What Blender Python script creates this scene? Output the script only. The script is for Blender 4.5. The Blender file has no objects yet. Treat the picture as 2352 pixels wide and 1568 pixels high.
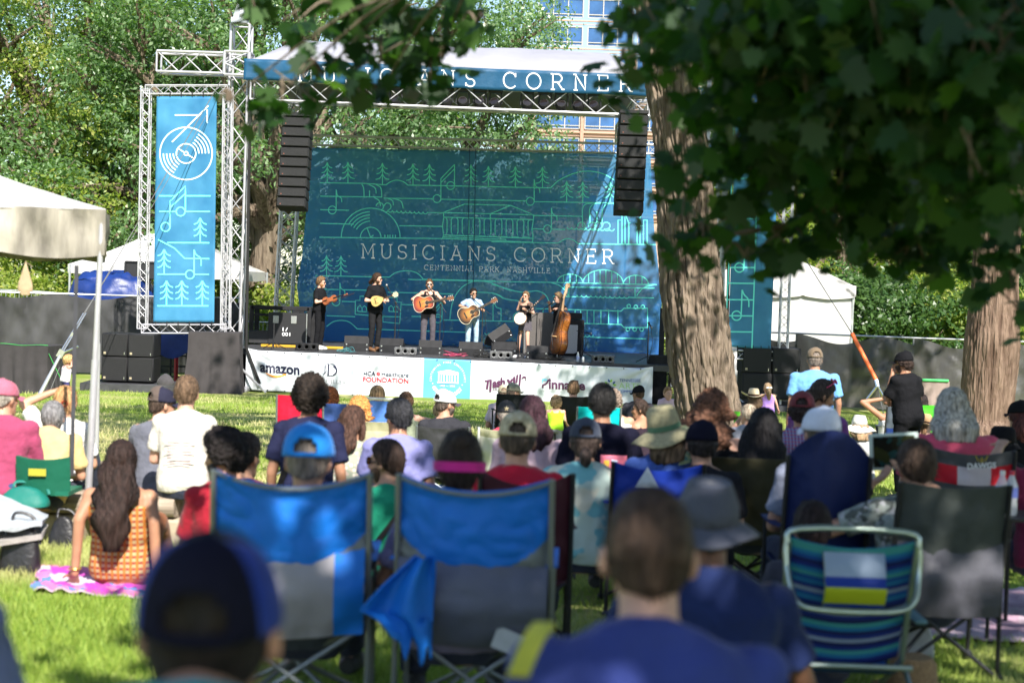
import bpy, bmesh, math, random
import numpy as np
from mathutils import Vector, Matrix, Euler, noise
random.seed(7); np.random.seed(7)
SC = bpy.context.scene
COL = SC.collection
PI = math.pi
# ------------------------------------------------------------------ camera
CAMZ = 2.6
FP = 2352 * 55 / 36.0
cam_d = bpy.data.cameras.new("camera"); cam = bpy.data.objects.new("camera", cam_d); COL.objects.link(cam)
cam_d.lens = 55; cam_d.sensor_width = 36; cam_d.clip_end = 2000; cam_d.clip_start = 0.05
CAMROT = Matrix.Rotation(math.radians(88.0), 4, 'X') @ Matrix.Rotation(math.radians(1.85), 4, 'Z')
cam.matrix_world = Matrix.Translation((0, 0, CAMZ)) @ CAMROT
SC.camera = cam
cam_d.dof.use_dof = True; cam_d.dof.focus_distance = 33.0; cam_d.dof.aperture_fstop = 2.65
# ------------------------------------------------------------------ world, sun, exposure
SUNDIR = Vector((0.35, -1.0, 1.0)).normalized()
el = math.asin(SUNDIR.z); az = math.atan2(SUNDIR.x, SUNDIR.y)
w = bpy.data.worlds.new("World"); SC.world = w; w.use_nodes = True
nt = w.node_tree; bg = nt.nodes["Background"]
sky = nt.nodes.new("ShaderNodeTexSky"); sky.sky_type = 'NISHITA'; sky.sun_disc = False
sky.sun_elevation = el; sky.sun_rotation = az; sky.air_density = 1.0; sky.dust_density = 0.6; sky.ozone_density = 1.2
nt.links.new(sky.outputs[0], bg.inputs[0]); bg.inputs[1].default_value = 0.1
sun_d = bpy.data.lights.new("sun", 'SUN'); sun_d.energy = 5.0; sun_d.angle = math.radians(0.5); sun_d.color = (1.0, 0.95, 0.86)
sun = bpy.data.objects.new("sun", sun_d); COL.objects.link(sun)
sun.rotation_euler = SUNDIR.to_track_quat('Z', 'Y').to_euler()
SC.view_settings.view_transform = 'Standard'; SC.view_settings.look = 'None'; SC.view_settings.gamma = 1
SC.view_settings.exposure = 1.12
cy = SC.cycles
cy.use_denoising = True
try: cy.denoiser = 'OPENIMAGEDENOISE'
except Exception: pass
cy.max_bounces = 6; cy.diffuse_bounces = 3; cy.glossy_bounces = 2; cy.transmission_bounces = 4; cy.transparent_max_bounces = 10
cy.use_adaptive_sampling = True; cy.adaptive_threshold = 0.02; cy.caustics_reflective = False; cy.caustics_refractive = False
cy.sample_clamp_indirect = 6
def at(px, py, d):
 v = CAMROT.to_3x3() @ Vector(((px - 1176) / FP * d, -(py - 784) / FP * d, -d))
 return Vector((v.x, v.y, v.z + CAMZ))
_GY = [-30, 4, 6, 11, 20, 30, 36, 400]; _GZ = [.98, .98, .93, .68, .35, .1, 0, 0]
def gz(y): return float(np.interp(y, _GY, _GZ))
def on_ground(px, d):
 """point on the lawn under column px at distance d"""
 p = at(px, 784, d); return Vector((p.x, p.y, gz(p.y)))
# ------------------------------------------------------------------ materials
def lin(c):
 if isinstance(c, str):
  c = c.lstrip('#'); c = [int(c[i:i+2], 16) / 255 for i in (0, 2, 4)]
  return tuple((x / 12.92 if x <= .04045 else ((x + .055) / 1.055) ** 2.4) for x in c)
 return tuple(c)
MC = {}
def mat(name, col, rough=.7, metal=0., spec=.3, noise_amt=0., nscale=20., bump=0., bscale=60., stretch=None, transl=0., alpha=1., sheen=0., col2=None, emis=None):
 if name in MC: return MC[name]
 m = bpy.data.materials.new(name); MC[name] = m; m.use_nodes = True
 n = m.node_tree.nodes; L = m.node_tree.links; b = n["Principled BSDF"]
 c = lin(col); b.inputs["Base Color"].default_value = (*c, 1)
 b.inputs["Roughness"].default_value = rough; b.inputs["Metallic"].default_value = metal
 b.inputs["Specular IOR Level"].default_value = spec
 if sheen: b.inputs["Sheen Weight"].default_value = sheen
 tc = n.new("ShaderNodeTexCoord"); vec = tc.outputs["Object"]
 if stretch:
  mp = n.new("ShaderNodeMapping"); mp.inputs["Scale"].default_value = stretch; L.new(vec, mp.inputs[0]); vec = mp.outputs[0]
 colout = None
 if noise_amt or col2 is not None:
  t = n.new("ShaderNodeTexNoise"); t.inputs["Scale"].default_value = nscale; t.inputs["Detail"].default_value = 4; L.new(vec, t.inputs[0])
  r = n.new("ShaderNodeValToRGB"); L.new(t.outputs[0], r.inputs[0])
  a = max(0, 1 - noise_amt); z = 1 + noise_amt
  r.color_ramp.elements[0].position = .32; r.color_ramp.elements[1].position = .68
  c2 = lin(col2) if col2 is not None else tuple(x * z for x in c)
  r.color_ramp.elements[0].color = (*(x * a for x in c), 1); r.color_ramp.elements[1].color = (*c2, 1)
  L.new(r.outputs[0], b.inputs["Base Color"]); colout = r.outputs[0]
 if bump:
  t = n.new("ShaderNodeTexNoise"); t.inputs["Scale"].default_value = bscale; t.inputs["Detail"].default_value = 5; L.new(vec, t.inputs[0])
  bn = n.new("ShaderNodeBump"); bn.inputs["Strength"].default_value = min(1, bump); bn.inputs["Distance"].default_value = .02; L.new(t.outputs[0], bn.inputs["Height"]); L.new(bn.outputs[0], b.inputs["Normal"])
 out = n["Material Output"]; last = b.outputs[0]
 if transl:
  tr = n.new("ShaderNodeBsdfTranslucent"); tr.inputs[0].default_value = (*c, 1)
  if colout: L.new(colout, tr.inputs[0])
  mx = n.new("ShaderNodeMixShader"); mx.inputs[0].default_value = transl; L.new(last, mx.inputs[1]); L.new(tr.outputs[0], mx.inputs[2]); last = mx.outputs[0]
 if alpha < 1:
  tp = n.new("ShaderNodeBsdfTransparent"); mx = n.new("ShaderNodeMixShader"); mx.inputs[0].default_value = alpha
  L.new(tp.outputs[0], mx.inputs[1]); L.new(last, mx.inputs[2]); last = mx.outputs[0]
 if emis:
  b.inputs["Emission Color"].default_value = (*lin(emis[0]), 1); b.inputs["Emission Strength"].default_value = emis[1]
 L.new(last, out.inputs[0])
 return m
def cloth(col, amt=.10):
 key = "cloth_" + (col if isinstance(col, str) else "_".join("%.2f" % x for x in col))
 dk_ = max(lin(col)) < .06; return mat(key, col, .9, noise_amt=amt, nscale=9, bump=.45, bscale=30, spec=.05 if dk_ else .15, sheen=0 if dk_ else .1)
def nylon(col):
 return mat("nylon_" + str(col), col, .55, noise_amt=.06, nscale=6, bump=.3, bscale=14, spec=.3, transl=.12)
def plain(col, rough=.5, metal=0, spec=.4): return mat("plain_%s_%.2f_%.1f" % (col, rough, metal), col, rough, metal, spec=spec, noise_amt=.05, nscale=30)
# ------------------------------------------------------------------ mesh builder
def frame_from(t, up=Vector((0, 0, 1))):
 t = Vector(t).normalized()
 if abs(t.dot(up)) > .97: up = Vector((0, 1, 0)) if abs(t.y) < .9 else Vector((1, 0, 0))
 x = up.cross(t).normalized(); y = t.cross(x); return x, y
class MB:
 def __init__(s): s.v = []; s.f = []; s.m = []
 def add(s, vs, fs, mi=0):
  o = len(s.v); s.v += [tuple(v) for v in vs]; s.f += [tuple(i + o for i in f) for f in fs]; s.m += [mi] * len(fs); return s
 def box(s, c, size, R=None, mi=0, bev=0.):
  c = Vector(c); hx, hy, hz = size[0] / 2, size[1] / 2, size[2] / 2
  R = R.to_3x3() if R is not None else Matrix.Identity(3)
  if bev > 0:
   b = min(bev, hx * .9, hy * .9, hz * .9); P = []
   for sx in (-1, 1):
    for sy in (-1, 1):
     for sz in (-1, 1):
      P += [(sx * (hx - b), sy * (hy - b), sz * hz), (sx * (hx - b), sy * hy, sz * (hz - b)), (sx * hx, sy * (hy - b), sz * (hz - b))]
   bm = bmesh.new()
   for p in P: bm.verts.new(p)
   bmesh.ops.convex_hull(bm, input=bm.verts); bm.verts.index_update()
   s.add([c + R @ v.co for v in bm.verts], [[v.index for v in f.verts] for f in bm.faces], mi); bm.free(); return s
  vs = [c + R @ Vector((x * hx, y * hy, z * hz)) for x in (-1, 1) for y in (-1, 1) for z in (-1, 1)]
  return s.add(vs, [(0, 1, 3, 2), (4, 6, 7, 5), (0, 4, 5, 1), (2, 3, 7, 6), (0, 2, 6, 4), (1, 5, 7, 3)], mi)
 def loft(s, rings, mi=0, cap=True, closed=True):
  o = len(s.v); k = len(rings[0])
  for r in rings: s.v += [tuple(p) for p in r]
  for i in range(len(rings) - 1):
   for j in range(k if closed else k - 1):
    a = o + i * k + j; b = o + i * k + (j + 1) % k
    s.f.append((a, b, b + k, a + k)); s.m.append(mi)
  if cap and closed:
   s.f.append(tuple(o + j for j in reversed(range(k)))); s.m.append(mi)
   s.f.append(tuple(o + (len(rings) - 1) * k + j for j in range(k))); s.m.append(mi)
  return s
 def tube(s, pts, r, n=8, mi=0, cap=True, ry=None, up=None):
  pts = [Vector(p) for p in pts]; N = len(pts)
  rr = r if isinstance(r, (list, tuple)) else [r] * N
  rings = []; x = None
  for i, p in enumerate(pts):
   t = (pts[min(i + 1, N - 1)] - pts[max(i - 1, 0)])
   if t.length < 1e-9: t = Vector((0, 0, 1))
   t.normalize()
   if x is None: x, y = frame_from(t, up or Vector((0, 0, 1)))
   else:
    x = (x - t * x.dot(t))
    if x.length < 1e-6: x, y = frame_from(t)
    x.normalize(); y = t.cross(x)
   ra = rr[i]; rb = ra * (ry if ry else 1)
   rings.append([p + x * (math.cos(a) * ra) + y * (math.sin(a) * rb) for a in [2 * PI * j / n for j in range(n)]])
  return s.loft(rings, mi, cap)
 def ell(s, c, r, R=None, nu=14, nv=9, mi=0):
  c = Vector(c); R = R.to_3x3() if R is not None else Matrix.Identity(3)
  vs = [c + R @ Vector((0, 0, -r[2]))]; fs = []
  for i in range(1, nv):
   ph = -PI / 2 + PI * i / nv
   for j in range(nu):
    th = 2 * PI * j / nu; vs.append(c + R @ Vector((r[0] * math.cos(ph) * math.cos(th), r[1] * math.cos(ph) * math.sin(th), r[2] * math.sin(ph))))
  vs.append(c + R @ Vector((0, 0, r[2]))); T = len(vs) - 1
  for j in range(nu):
   fs.append((0, 1 + (j + 1) % nu, 1 + j)); fs.append((T, 1 + (nv - 2) * nu + j, 1 + (nv - 2) * nu + (j + 1) % nu))
   for i in range(nv - 2):
    a = 1 + i * nu + j; b = 1 + i * nu + (j + 1) % nu; fs.append((a, b, b + nu, a + nu))
  return s.add(vs, fs, mi)
 def caps(s, a, b, ra, rb, n=12, mi=0):
  """tapered limb with round ends"""
  a = Vector(a); b = Vector(b); t = (b - a); L = t.length; t = t / L if L > 1e-9 else Vector((0, 0, 1)); pts = []; rr = []
  for k in (-1., -.85, -.5): pts.append(a + t * ra * k); rr.append(max(.001, ra * math.sqrt(max(0, 1 - k * k))))
  pts += [a, b]; rr += [ra, rb]
  for k in (.5, .85, 1.): pts.append(b + t * rb * k); rr.append(max(.001, rb * math.sqrt(max(0, 1 - k * k))))
  return s.tube(pts, rr, n, mi)
 def prism(s, poly, o, X, Y, th, mi=0):
  """polygon in the X,Y plane at o, given thickness along X x Y"""
  o = Vector(o); X = Vector(X); Y = Vector(Y); Z = X.cross(Y).normalized() * th; k = len(poly)
  a = [o + X * p[0] + Y * p[1] for p in poly]; b = [p + Z for p in a]
  return s.add(a + b, [tuple(reversed(range(k))), tuple(range(k, 2 * k))] + [(i, (i + 1) % k, (i + 1) % k + k, i + k) for i in range(k)], mi)
 def grid(s, nu, nv, fn, mi=0, mfn=None):
  o = len(s.v)
  for i in range(nu + 1):
   for j in range(nv + 1): s.v.append(tuple(fn(i / nu, j / nv)))
  for i in range(nu):
   for j in range(nv):
    a = o + i * (nv + 1) + j; s.f.append((a, a + nv + 1, a + nv + 2, a + 1)); s.m.append(mfn((i + .5) / nu, (j + .5) / nv) if mfn else mi)
  return s
 def sheet(s, nu, nv, fn, th, mi=0, mfn=None):
  """a cloth sheet with real thickness th (both sides + rim)"""
  P = [[Vector(fn(i / nu, j / nv)) for j in range(nv + 1)] for i in range(nu + 1)]
  o = len(s.v); K = (nu + 1) * (nv + 1); back = []
  for i in range(nu + 1):
   for j in range(nv + 1):
    du = P[min(i + 1, nu)][j] - P[max(i - 1, 0)][j]; dv = P[i][min(j + 1, nv)] - P[i][max(j - 1, 0)]
    nrm = du.cross(dv)
    if nrm.length > 0: nrm.normalize()
    s.v.append(tuple(P[i][j])); back.append(tuple(P[i][j] - nrm * th))
  s.v += back
  id = lambda i, j: o + i * (nv + 1) + j
  for i in range(nu):
   for j in range(nv):
    q = (id(i, j), id(i + 1, j), id(i + 1, j + 1), id(i, j + 1)); m = mfn((i + .5) / nu, (j + .5) / nv) if mfn else mi
    s.f.append(q); s.m.append(m); s.f.append(tuple(k + K for k in reversed(q))); s.m.append(m)
  rim = [id(i, 0) for i in range(nu + 1)] + [id(nu, j) for j in range(1, nv + 1)] + [id(i, nv) for i in range(nu - 1, -1, -1)] + [id(0, j) for j in range(nv - 1, 0, -1)]
  for a, b in zip(rim, rim[1:] + rim[:1]): s.f.append((b, a, a + K, b + K)); s.m.append(mi)
  return s
 def lathe(s, prof, o=(0, 0, 0), R=None, n=20, mi=0, sx=1, sy=1):
  o = Vector(o); R = R.to_3x3() if R is not None else Matrix.Identity(3)
  rings = [[o + R @ Vector((r * sx * math.cos(2 * PI * j / n), r * sy * math.sin(2 * PI * j / n), z)) for j in range(n)] for r, z in prof]
  return s.loft(rings, mi, True)
 def xf(s, M):
  s.v = [tuple(M @ Vector(v)) for v in s.v]; return s
 def mesh(s, name):
  me = bpy.data.meshes.new(name); me.from_pydata(s.v, [], s.f); me.polygons.foreach_set("material_index", s.m); return me
 def build(s, name, mats, parent=None, smooth=True, angle=40, world=False, remesh=0., rep=None):
  if world and parent is not None:
   o = Vector(parent.location) if parent.parent is None else Vector(parent.parent.location) + Vector(parent.location)
   s.v = [tuple(Vector(v) - o) for v in s.v]
  me = s.mesh(name)
  if remesh: me = voxel(me, remesh)
  return link(name, me, mats, parent, smooth, angle)
def link(name, me, mats, parent=None, smooth=True, angle=40):
 if not isinstance(mats, (list, tuple)): mats = [mats]
 if len(me.materials) == 0:
  for m in mats: me.materials.append(m)
 if smooth:
  me.polygons.foreach_set("use_smooth", [True] * len(me.polygons))
  if angle < 180: me.set_sharp_from_angle(angle=math.radians(angle))
 me.update()
 o = bpy.data.objects.new(name, me); COL.objects.link(o)
 if parent is not None: o.parent = parent
 return o
TMPS = bpy.data.scenes.new("scratch")
def scratch_dg():
 with bpy.context.temp_override(scene=TMPS, view_layer=TMPS.view_layers[0]):
  dg = bpy.context.evaluated_depsgraph_get(); dg.update(); return dg
def voxel(me, size, smooth_it=2):
 o = bpy.data.objects.new("scratch_mesh", me); TMPS.collection.objects.link(o)
 r = o.modifiers.new("r", 'REMESH'); r.mode = 'VOXEL'; r.voxel_size = size
 if smooth_it: q = o.modifiers.new("s", 'SMOOTH'); q.factor = .5; q.iterations = smooth_it
 dg = scratch_dg()
 out = bpy.data.meshes.new_from_object(o.evaluated_get(dg), depsgraph=dg)
 out.name = me.name; bpy.data.objects.remove(o); bpy.data.meshes.remove(me); return out
def thing(name, label, cat, loc=(0, 0, 0), rz=0., group=None):
 o = bpy.data.objects.new(name, None); COL.objects.link(o); o.empty_display_size = .1
 o.location = loc; o.rotation_euler = (0, 0, rz); o["label"] = label; o["category"] = cat
 if group: o["group"] = group
 return o
def tag(o, label, cat, group=None):
 o["label"] = label; o["category"] = cat
 if group: o["group"] = group
 return o
def struct(o, label=None):
 o["kind"] = "structure"
 if label: o["label"] = label
 return o
def fastmesh(name, V, nper, tris=None):
 """V (N*nper,3) array -> N polygons with nper verts each"""
 N = len(V) // nper; me = bpy.data.meshes.new(name); me.vertices.add(len(V)); me.vertices.foreach_set("co", np.asarray(V, dtype=np.float32).ravel())
 me.loops.add(len(V)); me.loops.foreach_set("vertex_index", np.arange(len(V), dtype=np.int32))
 me.polygons.add(N); me.polygons.foreach_set("loop_start", np.arange(0, len(V), nper, dtype=np.int32))
 me.update(calc_edges=True); return me
def dup(root, loc, rz=None, label=None, scale=None):
 r = root.copy(); COL.objects.link(r); r.location = loc
 if rz is not None: r.rotation_euler = (0, 0, rz)
 if scale: r.scale = (scale,) * 3
 if label: r["label"] = label
 for ch in root.children:
  c = ch.copy(); COL.objects.link(c); c.parent = r
  for g in ch.children: d = g.copy(); COL.objects.link(d); d.parent = c
 return r
def on_sheet(nu, nv, fn, inv, off):
 """points lying just in front of a gridded cloth: fn(u,v)->point, inv(x,y)->(u,v)"""
 G = [[Vector(fn(i / nu, j / nv)) for j in range(nv + 1)] for i in range(nu + 1)]
 def f(x, y):
  u, v = inv(x, y); a = max(0, min(nu - 1e-4, u * nu)); b = max(0, min(nv - 1e-4, v * nv)); i, j = int(a), int(b); p = G[i][j].lerp(G[i + 1][j], a - i).lerp(G[i][j + 1].lerp(G[i + 1][j + 1], a - i), b - j); return p + Vector((0, -off, 0))
 return f
def smooth01(x): x = max(0., min(1., x)); return x * x * (3 - 2 * x)
def catmull(pts, k=6):
 pts = [Vector(p) for p in pts]; out = []
 for i in range(len(pts) - 1):
  p0 = pts[max(i - 1, 0)]; p1 = pts[i]; p2 = pts[i + 1]; p3 = pts[min(i + 2, len(pts) - 1)]
  for j in range(k):
   t = j / k; out.append(.5 * ((2 * p1) + (p2 - p0) * t + (2 * p0 - 5 * p1 + 4 * p2 - p3) * t * t + (3 * p1 - p0 - 3 * p2 + p3) * t ** 3))
 out.append(pts[-1]); return out
# =================================================================== SETTING
def grass_mat(name, a, b, c):
 m = bpy.data.materials.new(name); m.use_nodes = True; n = m.node_tree.nodes; L = m.node_tree.links; bs = n["Principled BSDF"]
 tc = n.new("ShaderNodeTexCoord")
 t1 = n.new("ShaderNodeTexNoise"); t1.inputs["Scale"].default_value = .55; t1.inputs["Detail"].default_value = 5; L.new(tc.outputs["Object"], t1.inputs[0])
 t2 = n.new("ShaderNodeTexNoise"); t2.inputs["Scale"].default_value = 28; t2.inputs["Detail"].default_value = 4; L.new(tc.outputs["Object"], t2.inputs[0])
 r1 = n.new("ShaderNodeValToRGB"); r1.color_ramp.elements[0].position = .42; r1.color_ramp.elements[1].position = .62
 r1.color_ramp.elements[0].color = (*lin(a), 1); r1.color_ramp.elements[1].color = (*lin(c), 1); L.new(t1.outputs[0], r1.inputs[0])
 mx = n.new("ShaderNodeMixRGB"); mx.blend_type = 'MIX'; mx.inputs[2].default_value = (*lin(b), 1); L.new(t2.outputs[0], mx.inputs[0]); L.new(r1.outputs[0], mx.inputs[1])
 L.new(mx.outputs[0], bs.inputs["Base Color"]); bs.inputs["Roughness"].default_value = .9; bs.inputs["Specular IOR Level"].default_value = .1
 bn = n.new("ShaderNodeBump"); bn.inputs["Strength"].default_value = .5; bn.inputs["Distance"].default_value = .03; L.new(t2.outputs[0], bn.inputs["Height"]); L.new(bn.outputs[0], bs.inputs["Normal"])
 return m
G_GROUND = grass_mat("lawn_soil", (.22, .30, .05), (.14, .20, .03), (.46, .42, .20))
g = MB()
ys = [-60, -20, -5, 2, 4, 5, 6, 8, 11, 15, 20, 25, 30, 33, 36, 40, 60, 120, 400, 900]; xs = [-700, -100, -30, -12, -6, 0, 6, 12, 30, 100, 700]
vs = [(x, y, gz(y)) for y in ys for x in xs]; k = len(xs)
g.add(vs, [(i * k + j, i * k + j + 1, (i + 1) * k + j + 1, (i + 1) * k + j) for i in range(len(ys) - 1) for j in range(k - 1)])
ground = struct(g.build("ground", G_GROUND))
# grass blades: short tufts over the lawn that shows
def blades(name, n, xr, yr, h, wd, mt, ypow=1.0, keep=None, label=""):
 rs = np.random.RandomState(3); u = rs.rand(n); y = yr[0] + (yr[1] - yr[0]) * u ** ypow
 x = xr[0](y) + (xr[1](y) - xr[0](y)) * rs.rand(n)
 pn = np.array([noise.noise((a * .55, b * .55, 3.)) for a, b in zip(x[::1], y[::1])])
 if keep is not None:
  k = keep(x, y, pn, rs); x, y, pn = x[k], y[k], pn[k]
 n = len(x); z = np.interp(y, _GY, _GZ)
 hh = h * (.5 + rs.rand(n)) * (1 + .6 * pn); a = rs.rand(n) * 2 * PI; le = (rs.rand(n, 2) - .5) * 1.3
 dx, dy = np.cos(a) * wd, np.sin(a) * wd
 V = np.zeros((n, 3, 3)); V[:, 0] = np.stack([x - dx, y - dy, z], 1); V[:, 1] = np.stack([x + dx, y + dy, z], 1)
 V[:, 2] = np.stack([x + le[:, 0] * hh, y + le[:, 1] * hh, z + hh], 1)
 me = fastmesh(name, V.reshape(-1, 3), 3); o = link(name, me, mt, smooth=False); o["kind"] = "stuff"; o["label"] = label; return o
def blade_mat(name, c1, c2, c3):
 m = bpy.data.materials.new(name); m.use_nodes = True; n = m.node_tree.nodes; L = m.node_tree.links; bs = n["Principled BSDF"]
 tc = n.new("ShaderNodeTexCoord"); t = n.new("ShaderNodeTexNoise"); t.inputs["Scale"].default_value = .6; t.inputs["Detail"].default_value = 5; L.new(tc.outputs["Object"], t.inputs[0])
 gm = n.new("ShaderNodeNewGeometry"); r = n.new("ShaderNodeValToRGB"); L.new(gm.outputs["Random Per Island"], r.inputs[0])
 r.color_ramp.elements[0].color = (*c1, 1); r.color_ramp.elements[1].color = (*c2, 1)
 r2 = n.new("ShaderNodeValToRGB"); r2.color_ramp.elements[0].position = .5; r2.color_ramp.elements[1].position = .68;
 sx = n.new("ShaderNodeSeparateXYZ"); L.new(tc.outputs["Object"], sx.inputs[0]); q = []
 for a_, b_, c_, d_ in ((17, 21, 0, .17), (25, 29, 1, 0)):
  r_ = n.new("ShaderNodeMapRange"); L.new(sx.outputs[1], r_.inputs[0])
  for k_, v_ in enumerate((a_, b_, c_, d_)): r_.inputs[k_ + 1].default_value = v_
  q.append(r_.outputs[0])
 ma = n.new("ShaderNodeMath"); ma.operation = 'MULTIPLY_ADD'; L.new(q[0], ma.inputs[0]); L.new(q[1], ma.inputs[1]); L.new(t.outputs[0], ma.inputs[2]); L.new(ma.outputs[0], r2.inputs[0])
 mx = n.new("ShaderNodeMixRGB"); L.new(r2.outputs[0], mx.inputs[0]); L.new(r.outputs[0], mx.inputs[1]); mx.inputs[2].default_value = (*c3, 1)
 L.new(mx.outputs[0], bs.inputs["Base Color"]); bs.inputs["Roughness"].default_value = .6
 tr = n.new("ShaderNodeBsdfTranslucent"); L.new(mx.outputs[0], tr.inputs[0]); ms = n.new("ShaderNodeMixShader"); ms.inputs[0].default_value = .5
 L.new(bs.outputs[0], ms.inputs[1]); L.new(tr.outputs[0], ms.inputs[2]); L.new(ms.outputs[0], n["Material Output"].inputs[0]); return m
NOBL = lambda x, y, pn, rs: ~((y > 8.62) & (y < 9.7) & (x > -.302 * y) & (x < -.226 * y)) & ~((y > 8.1) & (y < 10.1) & (x > .243 * y))
BL = blade_mat("grass_blade", (.20, .33, .04), (.43, .54, .10), (.70, .63, .32))
blades("grass", 120000, (lambda y: -.42 * y - .4, lambda y: -.06 * y + .4), (3.2, 13), .046, .0048, BL, 1.3, keep=NOBL, label="short bright green grass near the camera")
blades("grass", 130000, (lambda y: -.5 * y, lambda y: .5 * y), (12.5, 34),   .05, .010, BL, 1.0, label="mown lawn in front of the stage")
blades("grass", 38000, (lambda y: -.02 * y, lambda y: .5 * y + .5), (4.0, 12), .045, .005, BL, 1.0, keep=NOBL, label="shaded grass under the folding chairs")
# ------------------------------------------------------------------ foliage
def leaf_mat(name, c1, c2, rough=.38, transl=.35, c3=None):
 m = bpy.data.materials.new(name); m.use_nodes = True; n = m.node_tree.nodes; L = m.node_tree.links; bs = n["Principled BSDF"]
 gm = n.new("ShaderNodeNewGeometry"); r = n.new("ShaderNodeValToRGB"); L.new(gm.outputs["Random Per Island"], r.inputs[0])
 r.color_ramp.elements[0].color = (*c1, 1); r.color_ramp.elements[1].color = (*c2, 1)
 if c3: e = r.color_ramp.elements.new(.72); e.color = (*c2, 1); r.color_ramp.elements[-1].color = (*c3, 1)
 L.new(r.outputs[0], bs.inputs["Base Color"]); bs.inputs["Roughness"].default_value = rough; bs.inputs["Specular IOR Level"].default_value = .42
 tr = n.new("ShaderNodeBsdfTranslucent"); mxc = n.new("ShaderNodeMixRGB"); mxc.blend_type = 'MULTIPLY'; mxc.inputs[0].default_value = 1; mxc.inputs[2].default_value = (1.5, 1.9, .5, 1)
 L.new(r.outputs[0], mxc.inputs[1]); L.new(mxc.outputs[0], tr.inputs[0]); ms = n.new("ShaderNodeMixShader"); ms.inputs[0].default_value = transl
 L.new(bs.outputs[0], ms.inputs[1]); L.new(tr.outputs[0], ms.inputs[2]); L.new(ms.outputs[0], n["Material Output"].inputs[0]); return m
def bark_mat(name, c1, c2, sc=9., str_=1.0):
 m = bpy.data.materials.new(name); m.use_nodes = True; n = m.node_tree.nodes; L = m.node_tree.links; bs = n["Principled BSDF"]
 tc = n.new("ShaderNodeTexCoord"); mp = n.new("ShaderNodeMapping"); mp.inputs["Scale"].default_value = (1, 1, .13); L.new(tc.outputs["Object"], mp.inputs[0])
 t = n.new("ShaderNodeTexNoise"); t.inputs["Scale"].default_value = sc; t.inputs["Detail"].default_value = 6; t.inputs["Distortion"].default_value = .6; L.new(mp.outputs[0], t.inputs[0])
 v = n.new("ShaderNodeTexVoronoi"); v.feature = 'DISTANCE_TO_EDGE'; v.inputs["Scale"].default_value = sc * 1.3; L.new(mp.outputs[0], v.inputs[0])
 r = n.new("ShaderNodeValToRGB"); r.color_ramp.elements[0].position = .3; r.color_ramp.elements[1].position = .62; r.color_ramp.elements[0].color = (*c1, 1); r.color_ramp.elements[1].color = (*c2, 1); L.new(t.outputs[0], r.inputs[0])
 L.new(r.outputs[0], bs.inputs["Base Color"]); bs.inputs["Roughness"].default_value = .95; bs.inputs["Specular IOR Level"].default_value = .1
 ad = n.new("ShaderNodeMath"); ad.operation = 'MULTIPLY_ADD'; ad.inputs[1].default_value = .8; L.new(v.outputs["Distance"], ad.inputs[0]); L.new(t.outputs[0], ad.inputs[2])
 bn = n.new("ShaderNodeBump"); bn.inputs["Strength"].default_value = str_; bn.inputs["Distance"].default_value = .08; L.new(ad.outputs[0], bn.inputs["Height"]); L.new(bn.outputs[0], bs.inputs["Normal"]); return m
BARK_GREY = bark_mat("bark_grey", (.10, .085, .07), (.30, .26, .22))
BARK_RED = bark_mat("bark_red", (.075, .046, .034), (.21, .145, .11), 12, .8)
BARK_FAR = bark_mat("bark_far", (.07, .05, .035), (.20, .16, .12), 6)
LEAF_A = leaf_mat("leaf_pale", (.072, .14, .058), (.165, .265, .115), .32, .40, (.33, .42, .26))  # palest stop puts whitish sun glint and pale undersides into the leaf colour
LEAF_B = leaf_mat("leaf_yellow_green", (.10, .15, .025), (.25, .31, .055), .36, .45, (.38, .36, .11))
LEAF_C = leaf_mat("leaf_deep", (.03, .075, .02), (.08, .145, .035), .38, .38)
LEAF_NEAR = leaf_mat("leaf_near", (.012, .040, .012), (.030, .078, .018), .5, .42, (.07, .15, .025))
def leafcloud(name, blobs, n, size, seed, clump=.34, flat=.5, per=26, up=.5):
 """blobs: (cx,cy,cz,rx,ry,rz). Leaves in clumps near the blob surfaces."""
 rs = np.random.RandomState(seed); w = np.array([b[3] * b[4] + b[4] * b[5] + b[3] * b[5] for b in blobs]); w = w / w.sum()
 nc = max(1, n // per); bi = rs.choice(len(blobs), nc, p=w); B = np.array(blobs)[bi]
 d = rs.normal(size=(nc, 3)); d /= np.linalg.norm(d, axis=1)[:, None]; rad = (.45 + .6 * rs.rand(nc) ** .6)
 cc = B[:, :3] + d * B[:, 3:] * rad[:, None]
 k = np.repeat(np.arange(nc), per); off = rs.normal(size=(len(k), 3)) * clump * np.array([1, 1, .55]); P = cc[k] + off
 out = d[k] * .5 + rs.normal(size=(len(k), 3)) * .75 + np.array([.2, -.5, up]); out /= np.linalg.norm(out, axis=1)[:, None]
 a = rs.normal(size=(len(k), 3)); T = np.cross(out, a); T /= np.linalg.norm(T, axis=1)[:, None]; S = np.cross(out, T)
 L = size * (.6 + .8 * rs.rand(len(k)))[:, None]; W = L * flat * .5
 V = np.stack([P - T * L * .5, P + S * W - T * L * .05 + out * L * .06, P + T * L * .5, P - S * W - T * L * .05 + out * L * .06], 1)
 return fastmesh(name, V.reshape(-1, 3), 4)
def trunk_mesh(mb, base, top, r0, r1, n=14, wob=.12, seed=0, flare=1.35):
 rs = random.Random(seed); base = Vector(base); top = Vector(top); pts = []; rr = []
 for i in range(9):
  t = i / 8; p = base.lerp(top, t) + Vector((rs.uniform(-1, 1), rs.uniform(-1, 1), 0)) * wob * (t if i else 0)
  pts.append(p); rr.append((r0 + (r1 - r0) * t) * (1 + (flare - 1) * max(0, 1 - t * 7)))
 mb.tube(pts, rr, n); return pts
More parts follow.
